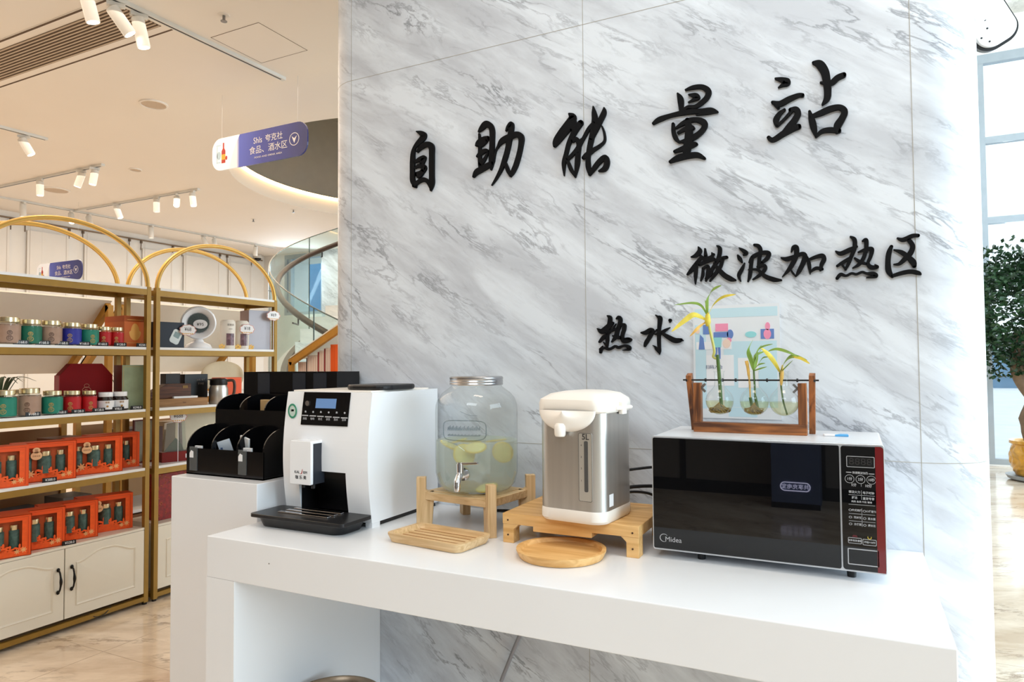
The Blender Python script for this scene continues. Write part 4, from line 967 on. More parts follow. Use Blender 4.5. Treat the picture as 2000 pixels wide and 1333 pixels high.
# first plant
p1 = thing('lucky_bamboo', 'tall lucky bamboo with drooping yellow leaves in the left bulb vase', 'plant', (vase_x[0], PY, VB))
roots(0.1, 0, 110, 0.027).build('root_tuft', M_root, p1)
m = MB(); m.tube([(0.004, 0, 0.018), (0.001, 0, 0.08), (-0.003, 0, 0.143)], 0.0042, 10); m.build('cane', M_stem, p1, smooth=True)
m = MB(); m.tube(catmull([(-0.006, 0, 0.134), (-0.013, 0, 0.139), (-0.0105, 0, 0.155), (-0.020, 0, 0.205), (-0.0235, 0, 0.235)], 6), [0.0032]*25, 10); m.build('shoot', mat('pale_shoot', rgb(190, 186, 104), 0.5, var=0.12, scale=30), p1, smooth=True)
m = MB(); m.lathe([(0.004, 0.0), (0.0075, 0.010), (0.006, 0.026), (0.002, 0.034)], 12, Matrix.Translation((-0.0245, 0, 0.212))); m.build('sheath', M_yel, p1, smooth=True)
top = (-0.0245, 0, 0.236)
for P, w, mt in (([top, (-0.037, -0.01, 0.262), (-0.058, -0.02, 0.269), (-0.097, -0.03, 0.265)], 0.0032, M_leaf), ([top, (-0.022, -0.01, 0.272), (-0.008, -0.02, 0.296), (0.014, -0.03, 0.306)], 0.0066, M_leaf), ([top, (-0.008, -0.01, 0.262), (0.016, -0.02, 0.279), (0.046, -0.03, 0.283)], 0.0050, M_yel), ([(-0.028, 0, 0.228), (-0.052, -0.02, 0.240), (-0.074, -0.03, 0.226), (-0.103, -0.04, 0.200)], 0.0066, M_yel), ([(-0.030, 0, 0.222), (-0.046, -0.015, 0.207), (-0.064, -0.02, 0.188)], 0.0038, M_dry), ([top, (-0.026, 0, 0.256), (-0.030, 0, 0.276)], 0.0022, M_leaf)):
    m = MB(); add_leaf(m, P, w); m.build('leaf', mt, p1, smooth=True)
# second plant
p2 = thing('lucky_bamboo', 'bushy lucky bamboo with a dry stalk beside it in the middle bulb vase', 'plant', (vase_x[1], PY, VB))
roots(0.2, 0, 70, 0.024).build('root_tuft', M_root, p2)
m = MB(); m.tube([(0.008, 0, 0.012), (0.002, 0, 0.045)], 0.0034, 10); m.tube([(0.002, 0, 0.045), (0.000, 0, 0.106)], 0.0022, 8); m.build('cane', M_stem, p2, smooth=True)
m = MB(); m.tube([(-0.004, 0, 0.010), (-0.009, 0, 0.042)], 0.0036, 10); m.build('cane', M_stem, p2, smooth=True)
m = MB(); m.tube(catmull([(-0.009, 0, 0.042), (-0.010, 0, 0.08), (-0.013, 0, 0.11), (-0.016, 0, 0.128)], 4), [0.0018]*3+[0.0024]*3+[0.0034]*4+[0.004]*3, 8); m.build('sheath', M_dry, p2, smooth=True)
t2 = (0.000, 0, 0.104)
for P, w, mt in (([t2, (-0.005, 0, 0.130), (-0.009, -0.01, 0.152), (0.002, -0.02, 0.177)], 0.0062, M_leaf), ([t2, (0.006, 0, 0.138), (0.018, -0.01, 0.158), (0.045, -0.02, 0.166)], 0.0035, M_leaf), ([t2, (0.004, 0.005, 0.128), (0.008, 0.01, 0.150)], 0.0048, M_leaf), ([t2, (0.012, -0.01, 0.118), (0.028, -0.02, 0.122)], 0.0026, M_leaf), ([t2, (0.012, -0.01, 0.108), (0.032, -0.02, 0.114)], 0.0024, M_leaf), ([t2, (0.002, 0.01, 0.140), (0.016, 0.02, 0.165)], 0.0028, M_leaf), ([t2, (0.004, 0.0, 0.125), (0.014, -0.01, 0.146), (0.020, -0.015, 0.155)], 0.0042, M_leaf), ([t2, (-0.002, 0.012, 0.125), (0.004, 0.02, 0.142), (0.022, 0.03, 0.150)], 0.0036, M_leaf), ([t2, (0.009, -0.004, 0.116), (0.022, -0.01, 0.134), (0.034, -0.015, 0.136)], 0.0026, M_leaf)):
    m = MB(); add_leaf(m, P, w); m.build('leaf', mt, p2, smooth=True)
# third plant
p3 = thing('lucky_bamboo', 'thin lucky bamboo with broad leaves leaning both ways in the right bulb vase', 'plant', (vase_x[2], PY, VB))
m = MB(); m.tube(catmull([(0.006, 0, 0.004), (-0.001, 0, 0.03), (-0.005, 0, 0.060), (-0.008, 0, 0.10)], 4), 0.0020, 8); m.build('cane', M_stem, p3, smooth=True)
m = MB(); m.tube(catmull([(-0.006, 0, 0.068), (-0.004, 0, 0.092), (-0.002, 0, 0.118)], 5), [0.001+0.0035*math.sin(PI*i/10) for i in range(11)], 8); m.build('sheath', M_dry, p3, smooth=True)
t3 = (-0.007, 0, 0.100)
for P, w, mt in (([t3, (-0.018, -0.01, 0.125), (-0.030, -0.02, 0.143), (-0.044, -0.03, 0.157)], 0.0058, M_yel), ([(-0.030, -0.015, 0.150), (-0.012, -0.02, 0.154), (0.010, -0.03, 0.148), (0.034, -0.03, 0.136)], 0.0036, M_leaf), ([t3, (0.004, -0.01, 0.122), (0.022, -0.02, 0.137), (0.052, -0.03, 0.128)], 0.0056, M_leaf), ([t3, (0.006, -0.01, 0.112), (0.022, -0.02, 0.128)], 0.0032, M_leaf), ([(0.02, -0.02, 0.136), (0.04, -0.03, 0.132), (0.058, -0.04, 0.120)], 0.0034, M_yel)):
    m = MB(); add_leaf(m, P, w); m.build('leaf', mt, p3, smooth=True)

# ------------------------------------------------------------------ black step racks on the pedestal
RK = thing('sachet_rack', 'black stepped acrylic rack for sachets at the front of the pedestal', 'rack', (-1.7225, 1.477, 0.964))
M_acryl = mat('black_acrylic', rgb(12, 12, 14), 0.12, var=0.1)
def tier(nm, y0, y1, zb, zl, zt, yc):
    """one step: front lip, floor, back wall"""
    mm = MB()
    mm.box(-0.1645, 0.1645, y0, y0+0.004, zb, zl); mm.box(-0.1645, 0.1645, y0, y1, zb, zb+0.004); mm.box(-0.1645, 0.1645, y1-0.004, y1, zb, zt)
    mm.build(nm, M_acryl, RK)
    for k in range(4):
        x = -0.1645+0.329*k/3
        x0 = min(max(x-0.002, -0.1645), 0.1605)
        n = 10
        arc = [(y0+0.001+(yc-y0)*(1-math.cos(PI/2*i/n)), zl+(zt-0.002-zl)*math.sin(PI/2*i/n)) for i in range(n+1)]
        md = MB(); md.prism([(y0+0.001, zb)] + arc + [(y1-0.001, zt-0.002), (y1-0.001, zb)], 0, x0, x0+0.004)
        md.build('divider', M_acryl, RK)
tier('lower_tray', 0.0, 0.108, 0.0, 0.082, 0.150, 0.09)
tier('upper_tray', 0.108, 0.205, 0.0, 0.196, 0.244, 0.08+0.108)
m = MB()
for x in (-0.148, -0.010+0.075):
    m.box(x, x+0.033, -0.0026, 0.0, 0.012, 0.086)
m.build('clear_pocket', thin_glass('pocket_film', (0.75, 0.76, 0.78), 1.2, 0.10), RK)
m = MB()
for x in (-0.148, 0.065):
    m.prism([(x+0.001, 0.052), (x+0.018, 0.052), (x+0.018, 0.071), (x+0.008, 0.075), (x+0.001, 0.066)], 1, -0.0032, -0.0027)
m.build('paper_label', M_print_white, RK, label='white paper label')
for i, (x, z, w, h, lab, c, r) in enumerate(((-0.150+0.012, 0.030, 0.03, 0.065, 'white-topped dark sachet in the left front compartment of the rack', rgb(60, 60, 66), 0.05), (0.075, 0.030, 0.034, 0.068, 'white-topped dark sachet in the right front compartment of the rack', rgb(60, 60, 66), -0.05))):
    s = thing('sachet', lab, 'sachet', (-1.7225+x+0.012, 1.477+0.014, 0.964+0.0045))
    m = MB(); m.box(-w/2, w/2, -0.003, 0.003, 0, h); m.build('foil', mat('sachet_dark', c, 0.3), s, bevel=0.001)
    m = MB(); m.box(-w/2, w/2, -0.0032, 0.0032, h, h+0.018); m.build('white_top', M_print_white, s, bevel=0.001)
for x, y, rz, tilt, lab, c, h in ((-0.008, 0.045, 0.2, -0.28, 'pale blue paper sachet leaning in the middle front compartment of the rack', rgb(196, 208, 222), 0.10), (0.036, 0.05, -0.15, 0.22, 'white paper sachet behind the blue one in the middle compartment', rgb(226, 228, 230), 0.112)):
    s = thing('sachet', lab, 'sachet', (-1.7225+x, 1.477+y, 0.964+0.012))
    s.rotation_euler = (0.15, tilt, rz)
    m = MB(); m.box(-0.022, 0.022, -0.003, 0.003, 0, h); m.build('paper', mat('sachet_%d' % int(h*1000), c, 0.5), s, bevel=0.001)
    m = MB(); m.box(-0.016, -0.008, -0.0034, -0.003, 0.02, h-0.02); m.build('printed_stripe', mat('sachet_stripe', rgb(70, 90, 130), 0.5), s)
s = thing('paper_pouch', 'tan kraft paper pouch standing in the upper tier of the rack', 'pouch', (-1.7225+0.012, 1.477+0.165, 0.964+0.0045))
m = MB(); m.box(-0.028, 0.03, -0.008, 0.008, 0, 0.222); m.build('pouch_body', mat('kraft', rgb(190, 156, 108), 0.7), s, bevel=0.002)

R2 = thing('box_rack', 'tall black flat-topped compartment rack behind the stepped rack', 'rack', (-1.700, 1.72, 0.964))
m = MB(); m.box(-0.208, 0.208, 0.0, 0.004, 0, 0.316); m.box(-0.208, 0.208, 0.108, 0.112, 0, 0.316); m.box(-0.208, 0.208, 0, 0.112, 0, 0.004); m.build('shell', M_acryl, R2)
for k in range(5):
    x = -0.208+0.412*k/4
    m = MB(); m.box(x, x+0.004, 0.004, 0.108, 0.004, 0.316); m.build('divider', M_acryl, R2)
for x in (-0.14, 0.02, 0.11):
    m = MB(); m.box(x, x+0.055, -0.0012, 0.0, 0.15, 0.312); m.build('front_label', mat('slate_card', rgb(40, 44, 52), 0.3), R2)
# ------------------------------------------------------------------ gold arched display shelves
R90 = PI/2
XS0 = -3.5
LV = {'A': 1.41, 'B': 1.068, 'C': 0.745, 'D': 0.42}
M_board = mat('shelf_board', rgb(236, 234, 232), 0.35, var=0.01)
M_door = mat('cabinet_door', rgb(232, 224, 208), 0.35, var=0.01)
M_iron = mat('black_iron', rgb(30, 26, 22), 0.4, metal=0.5, var=0.1)
def arched_shelf(yc, w, label):
    s = thing('display_shelf', label, 'shelf', (XS0, yc, 0), R90, 'arched gold display shelves')
    h = w/2; D = 0.285; P = 0.025
    for x in (-h, h-P):
        for y in (0.0, D-P):
            m = MB(); m.box(x, x+P, y, y+P, 0.012, 1.745); po = m.build('post', M_gold, s)
            m = MB(); m.cyl((x+P/2, y+P/2, 0), 0.012, 0.013, 12); m.build('foot', M_black, po)
    for z in (1.745, LV['A'], LV['B'], LV['C'], 0.058):
        m = MB()
        t = 0.032 if z > 0.1 else 0.024
        for y in (0.001, D-P+0.001): m.box(-h+P, h-P, y, y+P-0.002, z-0.014-t, z-0.014)
        for x in (-h+0.001, h-P+0.001): m.box(x, x+P-0.002, P, D-P, z-0.014-t, z-0.014)
        m.build('shelf_frame', M_gold, s)
    for z in (1.745, LV['A'], LV['B'], LV['C']):
        m = MB(); m.box(-h+0.004, h-0.004, 0.002, D-0.002, z-0.014, z)
        m.build('shelf_board', M_board, s)
    for y in (P/2, D-P/2):
        m = MB(); m.tube([((h-P/2)*math.cos(PI*i/48), y, 1.742+0.30*math.sin(PI*i/48)) for i in range(49)], 0.0125, 12)
        m.build('arch', M_gold_tube, s, smooth=True)
    # closed base cabinet
    m = MB()
    m.box(-h+P, h-P, 0.02, D-0.002, 0.058, 0.066); m.box(-h+P, h-P, 0.002, D-0.002, 0.408, 0.42); m.box(-h+P, -h+P+0.012, 0.02, D, 0.066, 0.408); m.box(h-P-0.012, h-P, 0.02, D, 0.066, 0.408); m.box(-h+P, h-P, D-0.01, D-0.002, 0.066, 0.408)
    m.build('cabinet_body', M_door, s)
    for sx in (-1, 1):
        a, b = (0.0025, h-P) if sx > 0 else (-h+P, -0.0025)
        z0, z1 = 0.062, 0.406
        m = MB(); m.box(a, b, 0.002, 0.020, z0, z1)
        d = m.build('door', M_door, s, bevel=0.002)
        # raised panel with an arched top, as a moulding bead
        cx = (a+b)/2; hw = (b-a)/2-0.062
        def ol(g):
            P_ = [(cx-hw-g, z0+0.062-g), (cx+hw+g, z0+0.062-g), (cx+hw+g, z1-0.088+g)]
            n = 22
            for i in range(n+1):
                t = 1-2*i/n
                e = max(0.0, min(1.0, (1-abs(t))/0.85)); e = e*e*(3-2*e)
                P_.append((cx+(hw+g)*t, z1-0.088+g+0.040*e))
            return P_
        m = MB(); b_ = m.bm
        lv = [[b_.verts.new((x, y, z)) for x, z in ol(g)] for g, y in ((0.012, 0.0025), (0.007, -0.0035), (0.0, 0.0015), (-0.006, 0.0015), (-0.022, -0.0030))]
        n = len(lv[0])
        for A, B in zip(lv, lv[1:]):
            for i in range(n): b_.faces.new((A[i], A[(i+1) % n], B[(i+1) % n], B[i]))
        b_.faces.new(lv[-1]); bmesh.ops.recalc_face_normals(b_, faces=b_.faces[:])
        m.build('raised_panel', M_door, d, smooth=True, angle=0.35)
        hx = (a+0.030) if sx > 0 else (b-0.030)
        m = MB()
        m.tube(catmull([(hx, 0.0, 0.205), (hx, -0.014, 0.212), (hx, -0.022, 0.235), (hx, -0.025, 0.257), (hx, -0.022, 0.279), (hx, -0.014, 0.302), (hx, 0.0, 0.309)], 4), [0.0040]*8+[0.0045, 0.005, 0.006, 0.0066, 0.007, 0.0066, 0.006, 0.005, 0.0045]+[0.0040]*8, 10)
        for z in (0.203, 0.311): m.sphere((hx, -0.002, z), 0.0085, 14, (1, 0.5, 1.2))
        m.build('handle', M_iron, d, smooth=True)
    return s
arched_shelf(2.058, 0.894, 'nearer gold arched display shelf with jars, orange gift boxes and white cabinet doors')
arched_shelf(2.986, 0.900, 'farther gold arched display shelf with the fan, tumblers and glass trophy')
m = MB(); m.tube(catmull([(XS0-0.01, 2.18, 0.045), (XS0+0.002, 2.22, 0.022), (XS0+0.004, 2.26, 0.026), (XS0-0.01, 2.30, 0.048)], 5), 0.0022, 6)
tag(m.build('cable_loop', M_cable, smooth=True), 'thin dark wire loop sagging below the nearer shelf cabinet', 'cable')

# ------------------------------------------------------------------ jars
M_clear = thin_glass('jar_glass', (0.93, 0.95, 0.94), 1.0)
M_goldlid = mat('gold_lid', rgb(226, 210, 172), 0.25, metal=0.9, var=0.03)
M_emb = mat('gold_emblem', rgb(196, 164, 96), 0.4, metal=0.4)
M_emb2 = mat('brown_emblem', rgb(96, 66, 48), 0.5)
def tea_jar(key, r, h, col, emb, label, loc, rz=R90, group='glass jars on the nearer gold shelf'):
    j = thing('glass_jar', label, 'jar', loc, rz, group)
    m = MB(); m.lathe([(0, 0), (r*0.94, 0), (r, 0.004), (r, h*0.76), (r*0.84, h*0.80), (r*0.84, h*0.84)], 32, cap=False); m.build('glass_body', M_clear, j, smooth=True)
    m = MB(); m.lathe([(0, 0.006), (r*0.965, 0.006), (r*0.965, h*0.745), (0, h*0.745)], 32); m.build('filling', mat('filling_'+key, col, 0.7, var=0.25, scale=90), j, smooth=True)
    m = MB(); m.lathe([(r*1.004, 0.010), (r*1.004, h*0.70)], 32, cap=False); lb = m.build('label_wrap', mat('wrap_'+key, col, 0.5, var=0.06, scale=30), j, smooth=True)
    m = MB(); m.lathe([(r*0.86, h*0.815), (r*0.885, h*0.83), (r*0.885, h*0.985), (r*0.86, h), (0, h)], 32); m.build('lid', M_goldlid, j, smooth=True, angle=0.5)
    m = MB()
    for dz, rr in ((0.40, 0.20), (0.20, 0.24)):
        m.tube([((r*1.01)*math.sin(rr*1.05*math.cos(2*PI*i/20)), -(r*1.01)*math.cos(rr*1.05*math.cos(2*PI*i/20)), h*dz+h*0.03+r*rr*math.sin(2*PI*i/20)) for i in range(20)], 0.0011, 5, closed=True)
    m.mesh(text_mesh('茶', r*0.36, 0.0003), put(0, -r*1.012, h*0.43)); m.mesh(text_mesh('花', r*0.40, 0.0003), put(0, -r*1.012, h*0.23))
    m.build('emblem', emb, lb)
    return j
cTAUPE, cGREEN, cBLUE, cTEAL, cRED, cNAVY = rgb(168, 136, 116), rgb(28, 106, 82), rgb(44, 48, 150), rgb(30, 128, 106), rgb(184, 18, 24), rgb(26, 46, 92)
XA = XS0-0.055
zA, zB, zC, zD = LV['A'], LV['B'], LV['C'], LV['D']
tea_jar('taupe', 0.047, 0.128, cTAUPE, M_emb2, 'taupe labelled jar with gold lid, leftmost on the top jar shelf', (XA, 1.818, zA), R90-0.4)
tea_jar('green', 0.046, 0.122, cGREEN, M_emb, 'dark green labelled jar with gold lid, second in the top jar row', (XA, 1.913, zA), R90-0.5)
tea_jar('taupe', 0.046, 0.122, cTAUPE, M_emb2, 'taupe labelled jar between the dark green and the blue jar, top row', (XA, 2.008, zA), R90-0.5)
tea_jar('blue', 0.044, 0.117, cBLUE, M_emb, 'royal blue labelled jar with gold lid in the top jar row', (XA, 2.106, zA), R90-0.7)
tea_jar('teal', 0.043, 0.114, cTEAL, M_emb, 'teal green labelled jar between the blue jar and the red jars, top row', (XA, 2.197, zA), R90-0.2)
tea_jar('red', 0.0345, 0.104, cRED, M_emb, 'smaller red jar next to the teal jar on the top jar shelf', (XA, 2.274, zA), R90-0.6)
tea_jar('red', 0.0345, 0.104, cRED, M_emb, 'smaller red jar next to the orange box on the top jar shelf', (XA, 2.343, zA), R90-0.6)
tea_jar('green', 0.040, 0.120, cGREEN, M_emb, 'dark green jar in the back row, seen between the two leftmost jars', (XA-0.10, 1.930, zA))
tea_jar('navy', 0.040, 0.115, cNAVY, M_emb, 'navy blue jar in the back row behind the royal blue jar', (XA-0.095, 2.127, zA))
tea_jar('teal', 0.046, 0.128, cTEAL, M_emb, 'teal jar at the left end of the second jar shelf', (XA, 1.806, zB), R90-0.6)
tea_jar('taupe', 0.047, 0.134, cTAUPE, M_emb2, 'tall taupe jar, second from the left on the second jar shelf', (XA, 1.913, zB), R90-0.7)
tea_jar('teal', 0.045, 0.118, cTEAL, M_emb, 'teal jar between the taupe jar and the red jars, second jar shelf', (XA, 2.017, zB), R90-0.6)
tea_jar('red', 0.041, 0.115, cRED, M_emb, 'larger red jar beside the teal jar on the second jar shelf', (XA, 2.112, zB), R90-0.7)
tea_jar('red', 0.037, 0.112, cRED, M_emb, 'red jar beside the white capped bottles on the second jar shelf', (XA, 2.198, zB), R90-0.3)
tea_jar('taupe', 0.038, 0.126, cTAUPE, M_emb2, 'taupe jar in the back row behind the tall taupe jar', (XA-0.10, 1.93, zB))
tea_jar('green', 0.040, 0.116, cGREEN, M_emb, 'dark green jar in the back row behind the teal jar, second shelf', (XA-0.10, 2.08, zB))
# white capped honey bottles
def honey(label, y):
    j = thing('honey_bottle', label, 'bottle', (XA, y, zB), R90-0.35, 'white capped bottles on the nearer gold shelf')
    r = 0.0405
    m = MB(); m.lathe([(0, 0), (r*0.92, 0), (r, 0.005), (r, 0.062), (r*0.78, 0.074), (r*0.78, 0.080), (0, 0.08)], 28); m.build('bottle_body', mat('dark_honey', rgb(34, 18, 12), 0.1, coat=0.4), j, smooth=True)
    m = MB(); m.lathe([(r*1.006, 0.010), (r*1.006, 0.056)], 28, cap=False); lb = m.build('label_wrap', M_print_white, j, smooth=True)
    m = MB(); m.mesh(text_mesh('蜂蜜', 0.011, 0.0003), put(0, -r*1.014, 0.046)); m.prism([(0.006*math.cos(i*PI/3), 0.026+0.006*math.sin(i*PI/3)) for i in range(6)], 1, -r*1.016, -r*1.0); m.build('emblem', mat('amber_print', rgb(180, 130, 60), 0.5), lb)
    m = MB(); m.lathe([(r*0.84, 0.076), (r*0.86, 0.079), (r*0.86, 0.097), (r*0.82, 0.100), (0, 0.100)], 28); m.build('lid', M_white_gloss, j, smooth=True, angle=0.5)
honey('white capped dark bottle beside the red jar on the second shelf', 2.287)
honey('white capped dark bottle beside the sage green box on the second shelf', 2.366)

# ------------------------------------------------------------------ boxes on the nearer shelf
def carton(name, label, loc, w, d, h, m_, rz=R90, cat='box', group=None, bev=0.0015):
    t = thing(name, label, cat, loc, rz, group)
    m = MB(); m.box(-w/2, w/2, 0, d, 0, h); m.build('box_body', m_, t, bevel=bev)
    return t
M_obox = mat('orange_brown_box', rgb(206, 104, 40), 0.5, var=0.05)
ob = carton('tea_box', 'orange-brown tea box with a gold gourd emblem right of the top jar row', (XS0-0.06, 2.452, zA), 0.118, 0.20, 0.172, M_obox, R90-0.10)
def gourd(mb, cx, cz, s, y0, y1):
    P = []
    for i in range(40):
        t = 2*PI*i/40
        P.append((cx+s*(0.62*math.sin(t))*(1.0 if math.cos(t) < 0.15 else 0.72), cz+s*(-math.cos(t)*0.0)+s*0.0+s*(0.9*math.cos(t))))
    mb.prism(P, 1, y0, y1)
m = MB(); gourd(m, 0, 0.084, 0.052, -0.0008, 0); m.box(-0.044, 0.044, -0.0006, 0, 0.150, 0.152); m.box(-0.044, 0.044, -0.0006, 0, 0.022, 0.024); m.build('gourd_emblem', mat('gold_foil', rgb(222, 164, 84), 0.35, metal=0.3), ob)
m = MB(); m.box(-0.0592, 0.0592, 0.0, 0.2005, 0.140, 0.1725); m.build('box_lid', mat('orange_brown_lid', rgb(190, 88, 34), 0.5), ob)
carton('gift_box', 'dark navy box standing behind the orange-brown tea box', (XS0-0.20, 2.528, zA), 0.10, 0.06, 0.135, mat('navy_box', rgb(24, 32, 48), 0.5))
# red octagonal gift box
t = thing('gift_box', 'flat red octagonal gift box standing behind the second row of jars', 'box', (XS0-0.14, 2.238, zB), R90-0.12)
oc = [(-0.132, 0.0), (0.132, 0.0), (0.132, 0.19), (0.078, 0.252), (-0.078, 0.252), (-0.132, 0.19)]
m = MB(); m.prism(oc, 1, 0, 0.05); m.build('box_body', mat('red_lacquer_box', rgb(126, 8, 12), 0.6, var=0.04, spec=0.2), t, bevel=0.002)
m = MB(); m.tube([(0.022*math.cos(2*PI*i/24), -0.001, 0.108+0.020*math.sin(2*PI*i/24)) for i in range(24)], 0.0012, 5, closed=True); m.mesh(text_mesh('礼', 0.022, 0.0004), put(0.0, -0.0012, 0.106)); m.tube([(0.012*math.cos(2*PI*i/20), -0.001, 0.135+0.010*math.sin(2*PI*i/20)) for i in range(20)], 0.001, 5, closed=True)
m.build('emblem', mat('pale_gold_print', rgb(200, 140, 110), 0.5), t)
m = MB(); m.prism([(-0.134, -0.0), (-0.130, 0), (-0.130, 0.19), (-0.134, 0.191)], 1, 0, 0.05); m.build('box_edge', mat('red_edge', rgb(160, 40, 44), 0.4), t)
sg = carton('gift_box', 'tall sage green printed box at the right end of the second jar shelf', (XS0-0.05, 2.442, zB), 0.128, 0.085, 0.243, mat('sage_box', rgb(140, 152, 120), 0.55, var=0.14, scale=14), R90-0.12)
m = MB(); ring_outline(m, [(-0.058, 0.008), (0.058, 0.008), (0.058, 0.235), (-0.058, 0.235)], [(-0.055, 0.011), (0.055, 0.011), (0.055, 0.232), (-0.055, 0.232)], 1, -0.0006, 0.0002); m.build('gold_border', mat('dull_gold_print', rgb(170, 150, 96), 0.5), sg)
m = MB(); m.box(-0.0642, -0.0638, 0, 0.085, 0, 0.243); m.build('brown_side', mat('brown_side', rgb(110, 40, 30), 0.5), sg)
carton('gift_box', 'dark green box leaning in the back corner beside the sage green box', (XS0-0.20, 2.50, zB), 0.07, 0.04, 0.15, mat('dark_green_box', rgb(46, 56, 42), 0.5)).rotation_euler = (0.12, 0, R90)

# orange window gift sets
M_or = mat('orange_card', rgb(238, 84, 18), 0.5, var=0.03)
M_or2 = mat('orange_card_inner', rgb(214, 92, 40), 0.6, var=0.05)
M_orp = mat('orange_flower_print', rgb(245, 92, 26), 0.5, var=0.08, scale=60)
M_peach = mat('peach_flower_print', rgb(240, 176, 116), 0.5, var=0.08)
M_cream2 = mat('cream_badge', rgb(238, 190, 140), 0.5)
gs0 = None
def gift_set(label, loc, rz):
    global gs0
    if gs0 is not None: return copy_tree(gs0, loc, rz, label)
    g = gs0 = thing('gift_set', label, 'gift box', loc, rz, 'orange window gift sets')
    W, H, D, t = 0.262, 0.192, 0.085, 0.003
    wx0, wx1, wz0, wz1 = -0.112, 0.112, 0.022, 0.166
    m = MB(); m.box(-W/2, W/2, D-t, D, 0, H); m.box(-W/2, W/2, 0, D, 0, t); m.box(-W/2, W/2, 0, D, H-t, H); m.box(-W/2, -W/2+t, 0, D, 0, H); m.box(W/2-t, W/2, 0, D, 0, H)
    ring_outline(m, [(-W/2, 0), (W/2, 0), (W/2, H), (-W/2, H)], [(wx0, wz0), (wx1, wz0), (wx1, wz1), (wx0, wz1)], 1, 0, t)
    m.build('carton', M_or, g)
    m = MB(); m.box(wx0-0.01, wx1+0.01, 0.034, 0.036, 0.004, H-0.004)
    m.build('inner_tray', M_or2, g)
    m = MB(); ring_outline(m, [(-W/2+0.012, 0.010), (W/2-0.012, 0.010), (W/2-0.012, H-0.010), (-W/2+0.012, H-0.010)], [(-W/2+0.013, 0.011), (W/2-0.013, 0.011), (W/2-0.013, H-0.011), (-W/2+0.013, H-0.011)], 1, -0.0005, 0); m.build('printed_line', mat('dark_orange_line', rgb(170, 50, 10), 0.5), g)
    for i, (x, col) in enumerate(((-0.072, 'green'), (0.0, 'green'), (0.068, 'green'))):
        m = MB(); r = 0.021 if i != 1 else 0.030
        m.lathe([(0, 0.04), (r, 0.04), (r, 0.118), (r*0.8, 0.124)], 18, Matrix.Translation((x, 0.032-r*0.2, 0))); j = m.build('jar', mat('wrap_set_green', rgb(70, 96, 88), 0.45, var=0.3, scale=80), g, smooth=True)
        m = MB(); m.lathe([(r*0.85, 0.124), (r*0.88, 0.126), (r*0.88, 0.146), (0, 0.148)], 18, Matrix.Translation((x, 0.032-r*0.2, 0))); m.build('jar_lid', M_goldlid, j, smooth=True)
    # printed flowers overlapping the window
    m = MB()
    for cx, cz, r in ((-0.01, 0.050, 0.030), (0.022, 0.044, 0.026), (0.048, 0.034, 0.022), (-0.040, 0.036, 0.022), (0.085, 0.036, 0.024), (0.0, 0.030, 0.03), (-0.075, 0.024, 0.018)):
        m.prism([(cx+r*(0.62+0.38*math.cos(5*a))*math.cos(a+0.3), max(0.004, cz+r*(0.62+0.38*math.cos(5*a))*math.sin(a+0.3))) for a in [2*PI*i/50 for i in range(50)]], 1, -0.0011, 0.0)
    m.box(0.094, 0.112, -0.0010, 0.0005, 0.022, 0.166); m.box(-0.112, 0.112, -0.0009, 0.0005, 0.004, 0.030)
    m.build('flower_print', M_orp, g)
    m = MB()
    for cx, cz, r in ((-0.062, 0.042, 0.020), (-0.085, 0.026, 0.012), (0.10, 0.030, 0.014), (0.075, 0.024, 0.012)):
        m.prism([(cx+r*(0.7+0.3*math.cos(7*a))*math.cos(a), cz+r*(0.7+0.3*math.cos(7*a))*math.sin(a)) for a in [2*PI*i/56 for i in range(56)]], 1, -0.0016, 0.0)
    m.build('flower_print', M_peach, g, label='pale peach flower print')
    m = MB()
    m.prism(E3(-0.038, 0.128, 0.024, 0.020), 1, -0.0016, 0.0002); m.prism(E3(-0.038, 0.154, 0.016, 0.014), 1, -0.0016, 0.0002)
    bd = m.build('gourd_badge', M_cream2, g, label='cream gourd-shaped badge')
    m = MB(); m.mesh(text_mesh('福', 0.014, 0.0003), put(-0.038, -0.0018, 0.153)); m.mesh(text_mesh('四季花茶', 0.008, 0.0003), put(-0.038, -0.0018, 0.126)); m.build('badge_lettering', mat('brown_ink', rgb(150, 90, 60), 0.5), bd)
    return g
AN = R90-0.30
for y, x, lab in ((1.758, 0.035, 'orange window gift box at the left frame edge on the third shelf'), (1.985, 0.045, 'orange window gift box with cream gourd badge, second on the third shelf'), (2.235, 0.055, 'orange window gift box with cream gourd badge, third on the third shelf'), (2.385, 0.125, 'orange window gift box at the right end of the third shelf, half hidden')):
    gift_set(lab, (XS0-x, y, zC), AN if x < 0.1 else R90-0.2)
for y, x, lab in ((1.772, 0.030, 'orange window gift box at the left frame edge on the cabinet top'), (1.945, 0.060, 'orange window gift box, second from the left on the cabinet top'), (2.125, 0.085, 'orange window gift box, third on the cabinet top'), (2.330, 0.105, 'orange window gift box at the right end of the cabinet top')):
    gift_set(lab, (XS0-x, y, zD), AN)

